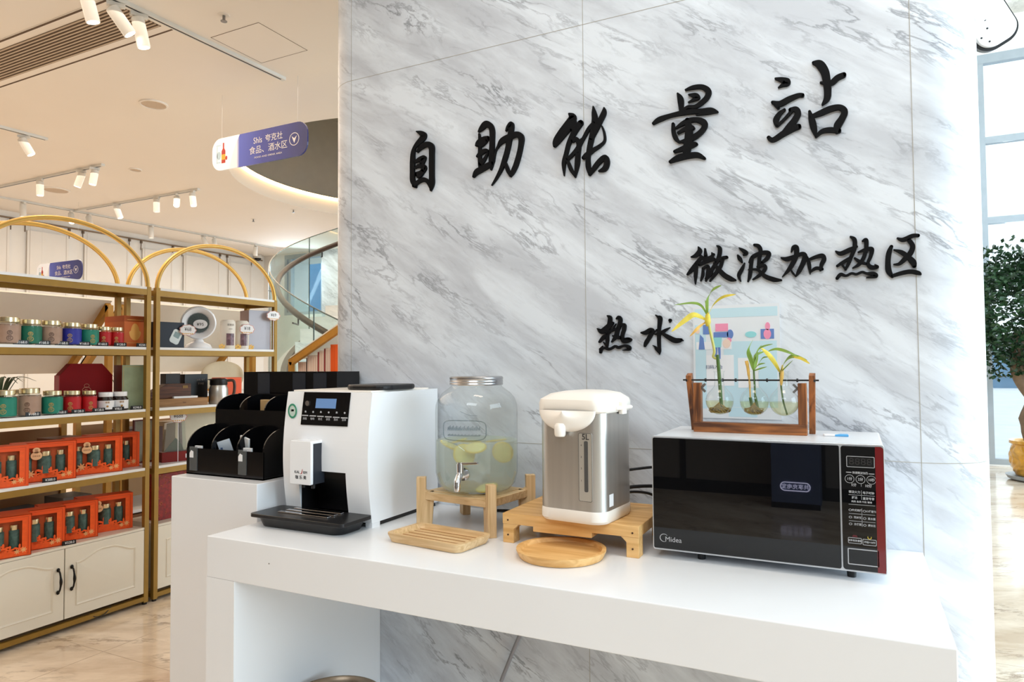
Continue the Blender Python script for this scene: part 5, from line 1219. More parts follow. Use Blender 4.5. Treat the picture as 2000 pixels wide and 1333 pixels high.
# little black price tags along the shelf edges
M_tag = mat('price_tag_black', rgb(16, 16, 18), 0.4)
pt0 = None
for y, lv, s, lab in ((1.848, 'A', '¥168.0', 'before the leftmost taupe jar of the top row'), (1.945, 'A', '¥168.0', 'before the dark green jar of the top row'), (2.035, 'A', '¥168.0', 'before the taupe jar left of the blue jar'), (2.140, 'A', '¥168.0', 'before the royal blue jar'), (2.235, 'A', '¥168.0', 'before the teal jar of the top row'), (2.335, 'A', '¥128.0', 'before the red jar beside the orange-brown box'), (2.462, 'A', '¥258.0', 'before the orange-brown tea box'),
                      (1.905, 'B', '¥168.0', 'before the tall taupe jar of the second row'), (2.032, 'B', '¥168.0', 'before the teal jar of the second row'), (2.118, 'B', '¥128.0', 'before the larger red jar of the second row'), (2.222, 'B', '¥128.0', 'between the red jar and the white capped bottles'), (2.325, 'B', '¥98.0', 'before the white capped bottles'), (2.432, 'B', '¥298.0', 'before the sage green box'),
                      (1.985, 'C', '¥388.0', 'before the orange gift boxes of the third shelf'), (2.082, 'D', '¥328.0', 'on the cabinet top before the orange gift boxes')):
    t = thing('price_tag', 'small black price tag with white figures ' + lab, 'price tag', (XS0-0.008, y, LV[lv]), R90-0.25, 'black price tags on the nearer shelf')
    m = MB(); m.prism([(0.0, 0.0), (0.012, 0.0), (0.005, 0.021), (0.002, 0.021)], 0, -0.030, 0.030); m.build('tag_body', M_tag, t)
    me = text_mesh(s, 0.0165, 0.0002, squeeze=0.92)
    m = MB(); m.mesh(me, Matrix.Translation((0.002, 0.0004, 0.0105)) @ Matrix.Rotation(-0.095, 4, 'X') @ FRONT); m.build('figures', M_print_white, t)

# ------------------------------------------------------------------ goods on the farther shelf
XB = XS0-0.06
t = carton('gift_box', 'dark navy box with a picture of a device, left on the farther top shelf', (XB, 2.675, zA), 0.165, 0.10, 0.150, mat('navy_box', rgb(24, 32, 48), 0.5), R90-0.10)
M = Matrix.Translation((0.03, -0.001, 0.065)) @ Matrix.Rotation(0.45, 4, 'Y')
m = MB(); m.prism(rrect(-0.030, 0.030, -0.042, 0.042, 0.016), 1, -0.001, 0.0005, M); m.build('device_print', mat('device_print', rgb(214, 222, 222), 0.4), t)
m = MB(); m.prism(rrect(-0.018, 0.018, -0.005, 0.028, 0.004), 1, -0.0016, -0.0008, M); m.build('device_screen', mat('device_screen', rgb(120, 142, 140), 0.3), t)
def balloon_tag(label, loc, s, rz=R90-0.4, stick=None, h=0.0):
    t = thing('price_card', label, 'price card', loc, rz, 'scalloped white price cards')
    n = 60
    ol = lambda k: [((0.048*k)*math.cos(a)*(1+0.05*math.cos(9*a)), h+(0.033*k)*math.sin(a)*(1+0.05*math.cos(9*a))) for a in [2*PI*i/n for i in range(n)]]
    m = MB(); m.prism(ol(1.0), 1, 0, 0.0015); m.build('card_edge', mat('card_pink_edge', rgb(206, 150, 140), 0.5), t)
    m = MB(); m.prism(ol(0.90), 1, -0.0006, 0.0002); m.build('card_face', M_print_white, t)
    m = MB(); m.mesh(text_mesh(s, 0.030, 0.0003, squeeze=0.85), put(0, -0.0008, h+0.004)); m.build('figures', mat('ink_black', rgb(40, 40, 46), 0.5), t)
    m = MB()
    for k in range(6): m.prism([(-0.028+0.011*k+0.004*math.cos(a), h-0.021+0.004*math.sin(a)) for a in [2*PI*i/10 for i in range(10)]], 1, -0.0009, 0)
    m.build('card_ornament', mat('card_ornament', rgb(222, 170, 90), 0.5), t)
    if h:
        m = MB(); m.box(-0.0015, 0.0015, 0.0015, 0.003, 0.0, h); m.build('stick', M_print_white, t)
    return t
balloon_tag('scalloped white price card leaning on the navy device box', (XB+0.03, 2.765, zA+0.105), '¥68', R90-0.3, h=0.001)
# round white fan heater
t = thing('desk_fan', 'round white desk fan with a grey grille on the farther top shelf', 'fan', (XB-0.035, 2.888, zA), R90-0.62)
m = MB(); m.lathe([(0, 0), (0.078, 0), (0.080, 0.006), (0.070, 0.024), (0.035, 0.040), (0.028, 0.055), (0, 0.056)], 40); m.build('base', M_white_gloss, t, smooth=True)
TF = Matrix.Translation((0, 0, 0.158)) @ Matrix.Rotation(PI/2+0.12, 4, 'X')
m = MB(); m.lathe([(0, -0.075), (0.045, -0.068), (0.085, -0.035), (0.102, 0.005), (0.100, 0.030), (0.092, 0.036), (0.062, 0.020), (0.060, 0.014), (0, 0.012)], 48, TF); hd = m.build('fan_head', M_white_gloss, t, smooth=True, angle=0.8)
m = MB()
for k in range(9):
    r = 0.008+0.0062*k
    m.tube([TF @ Vector((r*math.cos(2*PI*i/28), r*math.sin(2*PI*i/28), 0.024)) for i in range(28)], 0.0012, 5, closed=True)
for k in range(18):
    a = 2*PI*k/18; m.tube([TF @ Vector((0.008*math.cos(a), 0.008*math.sin(a), 0.0235)), TF @ Vector((0.063*math.cos(a+0.25), 0.063*math.sin(a+0.25), 0.0235))], 0.0009, 5)
m.build('grille', mat('grille_grey', rgb(110, 122, 122), 0.4), hd)
m = MB(); m.lathe([(0, 0.013), (0.06, 0.0145)], 40, TF, cap=False); m.build('grille_backing', mat('grille_back', rgb(88, 104, 104), 0.5), hd)
m = MB(); m.prism(E3(0.01, -0.006, 0.040, 0.028), 2, 0.0265, 0.0275, TF); st_ = m.build('price_sticker', M_print_white, hd, label='white price sticker')
m = MB(); m.mesh(text_mesh('¥95', 0.026, 0.0003), TF @ Matrix.Translation((0.01, -0.008, 0.028))); m.build('figures', mat('ink_black', rgb(40, 40, 46), 0.5), st_)
# two boxed tumblers
def tumbler(label, y):
    t = thing('tumbler', label, 'tumbler', (XB+0.005, y, zA), R90-0.35, 'cream tumbler boxes on the farther top shelf')
    m = MB(); m.lathe([(0, 0), (0.040, 0), (0.043, 0.006), (0.046, 0.150), (0.044, 0.172), (0.034, 0.184), (0, 0.186)], 32); m.build('tube_body', mat('cream_tube', rgb(238, 230, 218), 0.4, var=0.02), t, smooth=True)
    m = MB(); m.grid(lambda u, v: (0.0462*math.sin(-0.55+1.1*u), -0.0462*math.cos(-0.55+1.1*u), 0.022+0.075*v), 10, 4); w = m.build('picture_window', mat('picture_window', rgb(120, 92, 100), 0.3, var=0.4, scale=60), t)
    m = MB(); m.mesh(text_mesh('茉莉茶', 0.015, 0.0003), put(0, -0.0470, 0.150)); m.mesh(text_mesh('JASMINE', 0.006, 0.0003), put(0, -0.0465, 0.125)); m.build('lettering', mat('grey_ink', rgb(140, 130, 122), 0.5), t)
    return t
tumbler('cream tumbler box nearer the fan on the farther top shelf', 3.075)
tumbler('cream tumbler box behind the price card, beside the tall silver box', 3.185)
balloon_tag('scalloped white price card before the right cream tumbler', (XB+0.062, 3.178, zA), '¥18', R90-0.35, h=0.128)
def flower(label, y):
    t = thing('paper_flower', label, 'ornament', (XB+0.035, y, zA), R90-0.3, 'little yellow paper flowers')
    m = MB()
    for k in range(3):
        cx = -0.012+0.012*k; m.prism([(cx+0.010*(0.7+0.3*math.cos(5*a))*math.cos(a), 0.016+0.006*k*(2-k)+0.012*(0.7+0.3*math.cos(5*a))*math.sin(a)) for a in [2*PI*i/30 for i in range(30)]], 1, -0.001*k, 0.002)
    m.box(-0.014, 0.014, 0, 0.003, 0, 0.01); m.build('petals', mat('yellow_petals', rgb(240, 190, 90), 0.5, var=0.1), t)
flower('little yellow paper flowers left of the cream tumblers', 3.005); flower('little yellow paper flowers between the two cream tumblers', 3.13); flower('little yellow paper flowers at the foot of the silver box', 3.235)
t = carton('gift_box', 'tall pale silver box at the right end of the farther top shelf', (XB+0.005, 3.335, zA), 0.150, 0.13, 0.262, mat('silver_box', rgb(186, 182, 190), 0.35, var=0.06, scale=5), R90-0.30)
m = MB(); m.box(-0.0753, -0.0747, 0.0, 0.13, 0.0, 0.262); m.build('mauve_face', mat('mauve_side', rgb(176, 152, 150), 0.45), t)  # left side covered in mauve, darker than the front
balloon_tag('scalloped white price card on the tall silver box', (XB+0.068, 3.395, zA), '¥69', R90-0.3, h=0.228)
t = thing('ribbon_ornament', 'hanging orange ribbon ornament at the right end of the farther top shelf', 'ornament', (XB, 3.418, zA), R90)
m = MB(); m.tube(catmull([(-0.010, 0.0, 0.0), (-0.012, 0, 0.05), (0.0, 0, 0.12), (0.004, 0, 0.19), (0.008, 0, 0.10), (0.010, 0, 0.0)], 5), 0.006, 8); m.build('ribbon', mat('orange_ribbon', rgb(214, 110, 70), 0.5, var=0.15), t, smooth=True)
m = MB(); m.sphere((-0.016, -0.008, 0.075), 0.011); m.build('bead', mat('dark_red_bead', rgb(120, 20, 30), 0.3), t, smooth=True)

# second level
t = thing('tea_tray', 'bamboo tea tray with a dark wooden roofed box on the farther second shelf', 'tray', (XB, 2.745, zB), R90-0.25)
m = MB(); m.box(-0.16, 0.16, 0, 0.14, 0, 0.045); m.build('tray_body', wood('dull_bamboo', rgb(148, 104, 60), rgb(176, 130, 80), axis=0), t, bevel=0.002)
m = MB(); m.mesh(text_mesh('TEA', 0.012, 0.0003), put(0.02, -0.0005, 0.02)); m.build('lettering', mat('brown_print', rgb(90, 60, 36), 0.5), t)
t = thing('wooden_caddy', 'dark wooden box with a sloping lid standing on the bamboo tray', 'box', (XB-0.02, 2.70, zB+0.0455), R90-0.25)
m = MB(); m.prism([(-0.12, 0), (0.12, 0), (0.12, 0.085), (-0.02, 0.085), (-0.12, 0.03)], 1, 0.02, 0.10); m.build('box_body', W_dark, t, bevel=0.002)
m = MB(); m.box(0.07, 0.10, 0.018, 0.0205, 0.058, 0.074); m.build('clasp', mat('dull_brass', rgb(130, 100, 60), 0.4, metal=0.7), t)
t = carton('book', 'thin white booklet lying on the bamboo tray', (XB+0.005, 2.775, zB+0.0455), 0.14, 0.10, 0.012, M_print_white, R90-0.25, 'book')
t = carton('gift_box', 'black box behind the steel jug on the farther second shelf', (XB-0.10, 2.93, zB), 0.155, 0.06, 0.185, mat('black_card', rgb(20, 20, 22), 0.45), R90-0.1)
m = MB(); m.mesh(text_mesh('JUG SET', 0.016, 0.0003), put(0.03, -0.0006, 0.15)); m.mesh(text_mesh('手冲壶', 0.014, 0.0003), put(0.03, -0.0006, 0.125)); m.build('lettering', mat('grey_ink', rgb(140, 130, 122), 0.5), t)
carton('gift_box', 'dark box at the back left of the steel jug, taller than the tray', (XB-0.13, 2.79, zB), 0.10, 0.05, 0.19, mat('umber_card', rgb(36, 26, 22), 0.5))
t = thing('coffee_jug', 'steel coffee jug with black lid and handle on the farther second shelf', 'jug', (XB, 3.012, zB), R90-0.5)
m = MB(); m.lathe([(0, 0), (0.054, 0), (0.057, 0.006), (0.056, 0.09), (0.049, 0.112), (0.047, 0.118), (0, 0.119)], 36); m.build('jug_body', M_steel, t, smooth=True)
m = MB(); m.lathe([(0.050, 0.116), (0.052, 0.120), (0.051, 0.150), (0.040, 0.157), (0, 0.158)], 32); m.prism([(-0.05, 0.145), (-0.03, 0.157), (-0.068, 0.152)], 1, -0.014, 0.014); m.build('lid', M_black, t, smooth=True, angle=0.5)
m = MB(); m.tube(catmull([(0.050, 0, 0.142), (0.085, 0, 0.142), (0.094, 0, 0.115), (0.092, 0, 0.07), (0.084, 0, 0.048)], 5), 0.009, 10); m.build('handle', mat('bronze_handle', rgb(70, 50, 40), 0.35), t, smooth=True)
t = carton('gift_box', 'plain bright orange box right of the steel jug on the farther shelf', (XB-0.05, 3.155, zB), 0.15, 0.10, 0.160, M_or, R90-0.1)
m = MB(); ring_outline(m, [(-0.07, 0.006), (0.07, 0.006), (0.07, 0.154), (-0.07, 0.154)], [(-0.069, 0.007), (0.069, 0.007), (0.069, 0.153), (-0.069, 0.153)], 1, -0.0005, 0.0001); m.build('printed_line', mat('pale_orange_line', rgb(250, 150, 90), 0.5), t)
# third level: trophy and framed picture
t = thing('glass_trophy', 'clear glass trophy block with a green mountain on a red base', 'trophy', (XB, 2.725, zC), R90-0.35)
m = MB(); m.box(-0.085, 0.085, 0, 0.07, 0, 0.058); bs = m.build('base', mat('red_trophy_base', rgb(126, 24, 22), 0.4), t, bevel=0.002)
m = MB(); m.box(0.045, 0.062, -0.0008, 0.0002, 0.018, 0.042); m.build('base_label', M_print_white, bs)
m = MB(); m.prism([(-0.07, 0.058), (0.055, 0.058), (0.045, 0.235), (-0.055, 0.225)], 1, 0.015, 0.055); m.build('glass_block', thin_glass('trophy_glass', (0.80, 0.84, 0.80), 1.3, 0.10), t)
m = MB(); m.prism([(-0.062, 0.06), (0.045, 0.06), (0.03, 0.10), (0.0, 0.135), (-0.03, 0.10)], 1, 0.030, 0.040); m.build('green_mountain', mat('green_mountain', rgb(66, 84, 62), 0.4, var=0.2, scale=40), t)
balloon_tag('scalloped white price card on the glass trophy', (XB+0.018, 2.715, zC), '¥688', R90-0.35, h=0.262)
t = thing('framed_picture', 'cream landscape picture in a dark red frame beside the glass trophy', 'picture', (XB-0.045, 2.925, zC+0.015), R90-0.2)
t.rotation_euler = (-0.10, 0, R90-0.2)
m = MB(); ring_outline(m, [(-0.125, 0), (0.125, 0), (0.125, 0.275), (-0.125, 0.275)], [(-0.113, 0.012), (0.113, 0.012), (0.113, 0.263), (-0.113, 0.263)], 1, 0, 0.02); m.build('frame', mat('dark_red_frame', rgb(104, 40, 26), 0.4), t)
m = MB(); m.box(-0.114, 0.114, 0.008, 0.014, 0.011, 0.264); pp = m.build('picture', mat('cream_picture', rgb(206, 196, 170), 0.5, var=0.06), t)
m = MB(); m.prism([(-0.09, 0.04), (0.02, 0.035), (0.03, 0.09), (-0.02, 0.12), (-0.06, 0.08)], 1, 0.0070, 0.0082); m.prism(E3(-0.05, 0.07, 0.03, 0.02), 1, 0.0068, 0.0080); m.build('painted_rock', mat('painted_rock', rgb(110, 96, 70), 0.6, var=0.4, scale=50), pp)
m = MB(); m.prism(E3(0.03, 0.13, 0.05, 0.022), 1, 0.0066, 0.0078); m.build('painted_blossom', mat('painted_blossom', rgb(196, 120, 80), 0.6, var=0.5, scale=60), pp)
t = thing('framed_picture', 'dark framed pale panel at the left post of the farther third shelf', 'picture', (XS0-0.20, 2.585, zC), R90)
m = MB(); ring_outline(m, [(-0.035, 0), (0.09, 0), (0.09, 0.25), (-0.035, 0.25)], [(-0.028, 0.008), (0.083, 0.008), (0.083, 0.242), (-0.028, 0.242)], 1, 0, 0.015); m.build('frame', mat('dark_red_frame', rgb(104, 40, 26), 0.4), t)
m = MB(); m.box(-0.03, 0.085, 0.006, 0.012, 0.006, 0.244); m.build('picture', mat('grey_green_panel', rgb(150, 146, 126), 0.5), t)
t = carton('gift_box', 'red and gold patterned box on the cabinet top of the farther shelf', (XB-0.02, 2.74, zD), 0.26, 0.12, 0.262, mat('red_pattern_box', rgb(140, 28, 22), 0.45, var=0.45, scale=55))
m = MB(); rd = random.Random(5)
for _ in range(40):
    x, z, a = rd.uniform(-0.12, 0.12), rd.uniform(0.01, 0.25), rd.uniform(0.5, 2.6)
    m.tube([(x, -0.0005, z), (x+0.010*math.cos(a), -0.0008, z+0.010*math.sin(a)), (x+0.016*math.cos(a+0.5), -0.0005, z+0.016*math.sin(a+0.5))], 0.0012, 5)
m.build('gold_pattern', mat('gold_pattern', rgb(200, 120, 60), 0.45, metal=0.3), t)

# ------------------------------------------------------------------ second row of display stands behind: house-shaped shelves
M_roof = mat('roof_panel', rgb(232, 222, 206), 0.45, var=0.02)
W_gold = mat('gold_stand', rgb(186, 134, 52), 0.45, metal=0.2, var=0.08, scale=20)
def house(label, y0, y1, xe, xr, ze, zr, shelves=(0.35, 0.68, 0.98)):
    """roof slopes up from the far eave (xe, ze) to the near ridge (xr, zr)"""
    t = thing('house_shelf', label, 'shelf', (xe, (y0+y1)/2, 0), 0, 'house-shaped gold display shelves')
    L = (y1-y0)/2; dx = xr-xe
    for y in (-L, L-0.035):
        m = MB(); m.box(-0.0175, 0.0175, y, y+0.035, 0, ze); m.build('post', W_gold, t)
        m = MB(); m.bar((-0.01, y+0.0175, ze-0.005), (dx, y+0.0175, zr), 0.035, 0.05); m.build('roof_beam', W_gold, t)
        m = MB(); m.box(dx-0.0175, dx+0.0175, y, y+0.035, 0, zr); m.build('post', W_gold, t)
    m = MB(); m.bar((0.0, 0, ze+0.03), (dx, 0, zr+0.035), 2*L, 0.012); m.build('roof_panel', M_roof, t)
    m = MB(); m.box(-0.012, 0.0, -L+0.005, L-0.005, 0.05, 0.90); m.build('back_panel', mat('tan_back_panel', rgb(176, 132, 88), 0.6, var=0.06), t)
    m = MB(); m.box(0.0, dx, -L+0.036, L-0.036, 0.0, 0.32); m.build('base_cabinet', mat('brown_base_cabinet', rgb(120, 82, 52), 0.55, var=0.08), t)
    for z in shelves:
        m = MB(); m.box(0.0, dx, -L+0.005, L-0.005, z-0.02, z); m.build('shelf_board', M_board, t)
    return t
house('house-shaped gold display shelf behind the jars of the nearer shelf', 1.75, 2.80, -4.78, -4.30, 1.235, 1.70)
house('house-shaped gold display shelf behind the farther arched shelf', 2.86, 3.98, -4.78, -4.30, 1.235, 1.70, (0.35, 0.68, 1.10))
house('house-shaped gold display shelf beside the staircase, filled with upright boxes', 4.0, 4.36, -3.94, -3.10, 1.33, 1.76, (0.35, 0.68, 1.16))
def house_box(label, x, y, z, w, d, h, m_, nm='gift_box'):
    return carton(nm, label, (x, y, z), w, d, h, m_, 0)
ZB3 = 1.1605
bx = -3.905
specs = [(0.085, 0.17, 'white striped upright carton at the low end of the house shelf by the stairs', rgb(226, 206, 192)), (0.010, 0.20, 'thin dark upright sleeve between the two white cartons by the stairs', rgb(60, 22, 26)), (0.105, 0.22, 'wider white striped upright carton in the house shelf by the stairs', rgb(230, 214, 202)), (0.014, 0.245, 'thin red upright sleeve left of the narrow white carton', rgb(150, 40, 44)), (0.050, 0.255, 'narrow white upright carton between the red sleeves by the stairs', rgb(232, 220, 208)), (0.014, 0.27, 'thin red upright sleeve right of the narrow white carton', rgb(140, 36, 40)), (0.050, 0.275, 'narrow white upright carton next to the orange box by the stairs', rgb(226, 214, 204)), (0.10, 0.30, 'orange upright box at the high end of the house shelf by the stairs', rgb(232, 96, 30))]
for i, (w, h, lab, c) in enumerate(specs):
    t = house_box(lab, bx+w/2, 4.05, ZB3, w-0.002, 0.12, h, mat('upright_%d' % i, c, 0.5, var=0.06, scale=30, stretch=(8, 1, 0.1)), 'upright_box')
    if w > 0.04:
        m = MB()
        for k in range(4 if i < 7 else 2): m.box(-w*0.36+w*0.22*k, -w*0.36+w*0.22*k+0.0025, -0.0006, 0, 0.008, h-0.012)
        m.build('printed_stripe', mat('stripe_%d' % (i == 7), rgb(196, 140, 128) if i < 7 else rgb(190, 60, 16), 0.5), t)
    bx += w
# assorted goods on the stands behind
for lab, x, y, z, w, d, h, c, nm in (('dark brown box seen between the jar shelf and the orange boxes, far left', -4.42, 2.10, 0.68, 0.22, 0.2, 0.13, rgb(74, 40, 26), 'gift_box'), ('grey slate box behind the orange gift boxes of the cabinet top', -4.40, 2.35, 0.35, 0.3, 0.24, 0.10, rgb(96, 104, 112), 'gift_box'), ('cream open carton behind the orange gift boxes, far left', -4.40, 1.98, 0.35, 0.26, 0.2, 0.16, rgb(226, 200, 160), 'gift_box'), ('tan wooden crate behind the octagonal red box', -4.40, 2.62, 0.68, 0.2, 0.2, 0.18, rgb(150, 92, 52), 'gift_box'), ('grey box lying behind the orange box at the right post', -4.40, 2.66, 0.35, 0.18, 0.2, 0.14, rgb(120, 116, 112), 'gift_box'), ('pale carton behind the sage green box', -4.40, 2.62, 0.98, 0.2, 0.2, 0.12, rgb(222, 206, 186), 'gift_box'), ('dark chest behind the glass trophy', -4.40, 3.10, 0.68, 0.3, 0.2, 0.2, rgb(70, 40, 28), 'gift_box'), ('cream carton behind the framed landscape picture', -4.40, 3.50, 0.68, 0.3, 0.2, 0.22, rgb(220, 196, 164), 'gift_box')):
    carton(nm, lab, (x, y, z), w, d, h, mat('box_'+lab[:18], c, 0.5, var=0.05), R90, bev=0.003)
t = thing('paper_fan', 'open white paper fan behind the orange gift boxes of the third shelf', 'fan', (-4.33, 2.30, 0.68), R90)
m = MB(); b = m.bm
c = b.verts.new((0, 0, 0.01)); R_ = [b.verts.new((0.15*math.cos(PI*i/24), 0.006*(i % 2), 0.01+0.13*math.sin(PI*i/24))) for i in range(25)]
for i in range(24): b.faces.new((c, R_[i], R_[i+1]))
m.build('fan_leaf', mat('fan_paper', rgb(232, 214, 190), 0.6), t, solid=0.001)
# tall planter stems seen between the shelves
def reed(label, x, y, z, n, h, seed, col):
    t = thing('foliage_plant', label, 'plant', (x, y, z), 0)
    rd = random.Random(seed)
    m = MB(); m.lathe([(0, 0), (0.05, 0), (0.06, 0.07), (0.055, 0.07), (0, 0.06)], 20); m.build('pot', mat('dark_pot', rgb(60, 50, 44), 0.5), t, smooth=True)
    for _ in range(n):
        a = rd.uniform(0, 2*PI); r = rd.uniform(0.03, 0.12)
        P = [(0, 0, 0.06), (r*0.4*math.cos(a), r*0.4*math.sin(a), h*0.6), (r*math.cos(a), r*math.sin(a), h), (r*1.8*math.cos(a), r*1.8*math.sin(a), h*rd.uniform(0.8, 1.0))]
        mm = MB(); add_leaf(mm, P, 0.010, (math.sin(a), -math.cos(a), 0.2)); mm.build('leaf', col, t, smooth=True)
M_darkleaf = mat('dark_leaf', rgb(40, 62, 36), 0.5, var=0.25, scale=20)
reed('small dark leafy plant seen behind the second row of jars', -4.9, 2.45, 0.98, 16, 0.26, 3, M_darkleaf)
reed('dark spindly plant seen above the bamboo tray', -4.9, 3.28, 0.98, 12, 0.28, 4, M_darkleaf)
t = thing('cushion', 'cream cushion propped behind the right end of the farther shelf', 'cushion', (-4.52, 3.86, 1.10), R90-0.3)
m = MB(); m.sphere((0, 0, 0.12), 0.17, 28, (1, 0.35, 0.72), 16)
for v in m.bm.verts:
    f = 1+0.22*abs(v.co.x/0.17)**3*abs((v.co.z-0.12)/0.12)**2; v.co.x *= f; v.co.z = 0.12+(v.co.z-0.12)*f
m.build('cushion_cover', mat('cushion_cream', rgb(222, 210, 184), 0.8, var=0.05), t, smooth=True)

# ------------------------------------------------------------------ ceiling fittings of the shop
M_trk = mat('track_white', rgb(226, 226, 222), 0.4)
M_trk_slot = mat('track_slot', rgb(30, 30, 30), 0.5)
def track(label, p, q):
    p, q = Vector(p), Vector(q); d = q-p; L = d.length
    t = thing('light_track', label, 'track', p, math.atan2(d.y, d.x), 'white ceiling light tracks')
    m = MB(); m.box(0, L, -0.018, 0.018, -0.022, 0); m.build('rail', M_trk, t)
    m = MB(); m.box(0.1*L, 0.985*L, -0.006, 0.006, -0.0226, -0.0218); m.build('slot', M_trk_slot, t)
Zc = ZL
track('white light track running toward the camera at the upper left, ending near the sign', (-3.545, 1.6, Zc), (-3.50, 3.49, Zc))
track('short white light track at the left frame edge', (-6.29, 2.4, Zc), (-6.25, 3.47, Zc))
track('white light track across the ceiling over the nearer arch', (-9.0, 4.155, Zc), (-6.56, 4.165, Zc))
track('white light track across the ceiling ending left of the round opening', (-8.8, 5.24, Zc), (-6.54, 5.246, Zc))
track('long white light track running along the back wall', (-8.86, 4.2, Zc), (-8.70, 8.5, Zc))
M_spot = mat('spot_white', rgb(232, 230, 224), 0.35, var=0.01)
M_lens = mat('lamp_lens', (1, 0.93, 0.82), 0.4, emit=(1.0, 0.88, 0.72), estr=14)
M_lens0 = mat('lamp_lens_dim', (0.9, 0.88, 0.84), 0.4, emit=(1.0, 0.9, 0.78), estr=1.2)
sp_i = 0
def spot(label, x, y, az, tilt, on=True, power=14, L=0.115):
    """can light on a short stem; az is where it leans (radians), tilt from straight down"""
    global sp_i
    t = thing('track_spotlight', label, 'spotlight', (x, y, Zc-0.022), az, 'white can spotlights on the ceiling tracks')
    m = MB(); m.box(-0.045, 0.045, -0.014, 0.014, -0.022, 0); m.build('adapter', M_spot, t, bevel=0.002)
    m = MB(); m.tube([(0, 0, -0.02), (0, 0, -0.055)], 0.007, 10); m.build('stem', M_spot, t, smooth=True)
    M = Matrix.Translation((0, 0, -0.060)) @ Matrix.Rotation(-tilt, 4, 'Y')
    m = MB(); m.lathe([(0, 0.035), (0.030, 0.035), (0.034, 0.030), (0.034, -L), (0.030, -L), (0.030, -L+0.012), (0, -L+0.012)], 28, M); bd = m.build('can', M_spot, t, smooth=True, angle=0.5)
    m = MB(); m.lathe([(0, -L+0.010), (0.0295, -L+0.010), (0.0295, -L+0.0085), (0, -L+0.0080)], 24, M); m.build('lens', M_lens if on else M_lens0, bd)
    if on and power:
        l = bpy.data.lights.new('spot_lamp', 'SPOT'); l.energy = power; l.color = (1.0, 0.80, 0.58); l.spot_size = 1.25; l.spot_blend = 0.6; l.shadow_soft_size = 0.03
        o = bpy.data.objects.new('spot_lamp', l); COL.objects.link(o)
        d = Vector((math.cos(az)*math.sin(tilt), math.sin(az)*math.sin(tilt), -math.cos(tilt)))
        o.location = Vector((x, y, Zc-0.097)) + d*(L+0.03)
        o.rotation_euler = d.to_track_quat('-Z', 'Y').to_euler()
    return t
spot('foremost can spotlight, lit, upper left of the photo', -3.545, 2.31, 1.0, 0.62, power=22, L=0.12)
spot('can spotlight behind the foremost one, pointing at the vent', -3.54, 2.44, 1.2, 0.22, power=22, L=0.13)
spot('can spotlight cut by the top frame edge, left of the lit pair', -3.55, 2.16, 1.2, 0.25, power=22, L=0.11)
spot('bright can spotlight under the short track at the left frame edge', -6.28, 3.30, 0.9, 0.5)
spot('can spotlight pointing straight down at the left of the middle track', -7.60, 4.157, 0, 0.04)
spot('left can spotlight of the pair at the right end of the middle track', -6.90, 4.16, -2.4, 0.30)
spot('right can spotlight of the pair at the right end of the middle track', -6.69, 4.163, -2.0, 0.15)
spot('can spotlight leaning right on the track above the farther arch', -7.97, 5.24, 0.6, 0.35)
spot('unlit can spotlight hanging straight on the track above the farther arch', -7.25, 5.243, 0, 0.02, on=False)
spot('brightest can spotlight facing the camera near the end of the far track', -6.90, 5.244, -0.7, 0.7)
spot('can spotlight at the end of the track left of the round opening', -6.64, 5.245, -0.3, 0.28)
for y, lab, az, ti in ((4.65, 'unlit can spotlight on the long back track, far left', 0, 0.05), (5.20, 'left can spotlight of the pair behind the nearer arch top', -0.4, 0.6), (5.42, 'right can spotlight of the pair behind the nearer arch top', -0.2, 0.6), (6.27, 'can spotlight hanging straight on the back track between the arches', 0, 0.05), (7.12, 'left can spotlight of the pair above the farther arch top', 0.5, 0.4), (7.30, 'right can spotlight of the pair above the farther arch top', -0.5, 0.55), (8.08, 'last can spotlight on the back track near the staircase', 2.6, 0.2)):
    spot(lab, -8.86+0.16*(y-4.2)/4.3, y, az, ti, on=ti > 0.3, power=10 if ti > 0.3 else 0)
# slotted air outlet
v = thing('air_vent', 'long slotted air outlet in the ceiling at the upper left', 'vent', (-3.55, 2.48, Zc))
m = MB(); m.box(-4.2, 0, -0.20, 0.20, -0.004, 0.0); m.build('frame_plate', M_ceil, v)
m = MB(); m.box(-4.16, -0.04, -0.13, 0.135, -0.0055, -0.0035); m.build('dark_throat', mat('vent_dark', rgb(88, 72, 58), 0.7), v)
m = MB()
for k in range(11): m.box(-4.16, -0.04, -0.128+0.0245*k, -0.118+0.0245*k, -0.010, -0.005)
m.build('slats', mat('vent_slat', rgb(196, 176, 154), 0.5), v)
m = MB(); m.box(-4.2, 0, -0.196, -0.182, -0.0052, -0.0035); m.box(-4.2, 0, 0.186, 0.198, -0.0052, -0.0035); m.build('shadow_gap', mat('gap_brown', rgb(96, 76, 58), 0.7), v)
def disc(name, label, cat, x, y, r, m_):
    t = thing(name, label, cat, (x, y, Zc))
    m = MB(); m.lathe([(0, -0.006), (r*0.86, -0.006), (r*0.88, -0.012), (r, -0.010), (r, 0)], 40); m.build('cover', m_, t, smooth=True, angle=0.5)
    m = MB(); m.lathe([(0, -0.0075), (r*0.84, -0.0075), (r*0.84, -0.006)], 36); m.build('perforated_face', mat('speaker_mesh', rgb(206, 188, 168), 0.7, var=0.06, scale=200), t)
disc('ceiling_speaker', 'round ceiling speaker between the vent and the hanging sign', 'speaker', -4.727, 3.385, 0.10, M_ceil)
disc('ceiling_speaker', 'round ceiling speaker beside the middle light track', 'speaker', -8.0, 4.54, 0.14, M_ceil)
disc('smoke_detector', 'small round detector between the two middle light tracks', 'detector', -6.47, 4.44, 0.06, M_ceil)
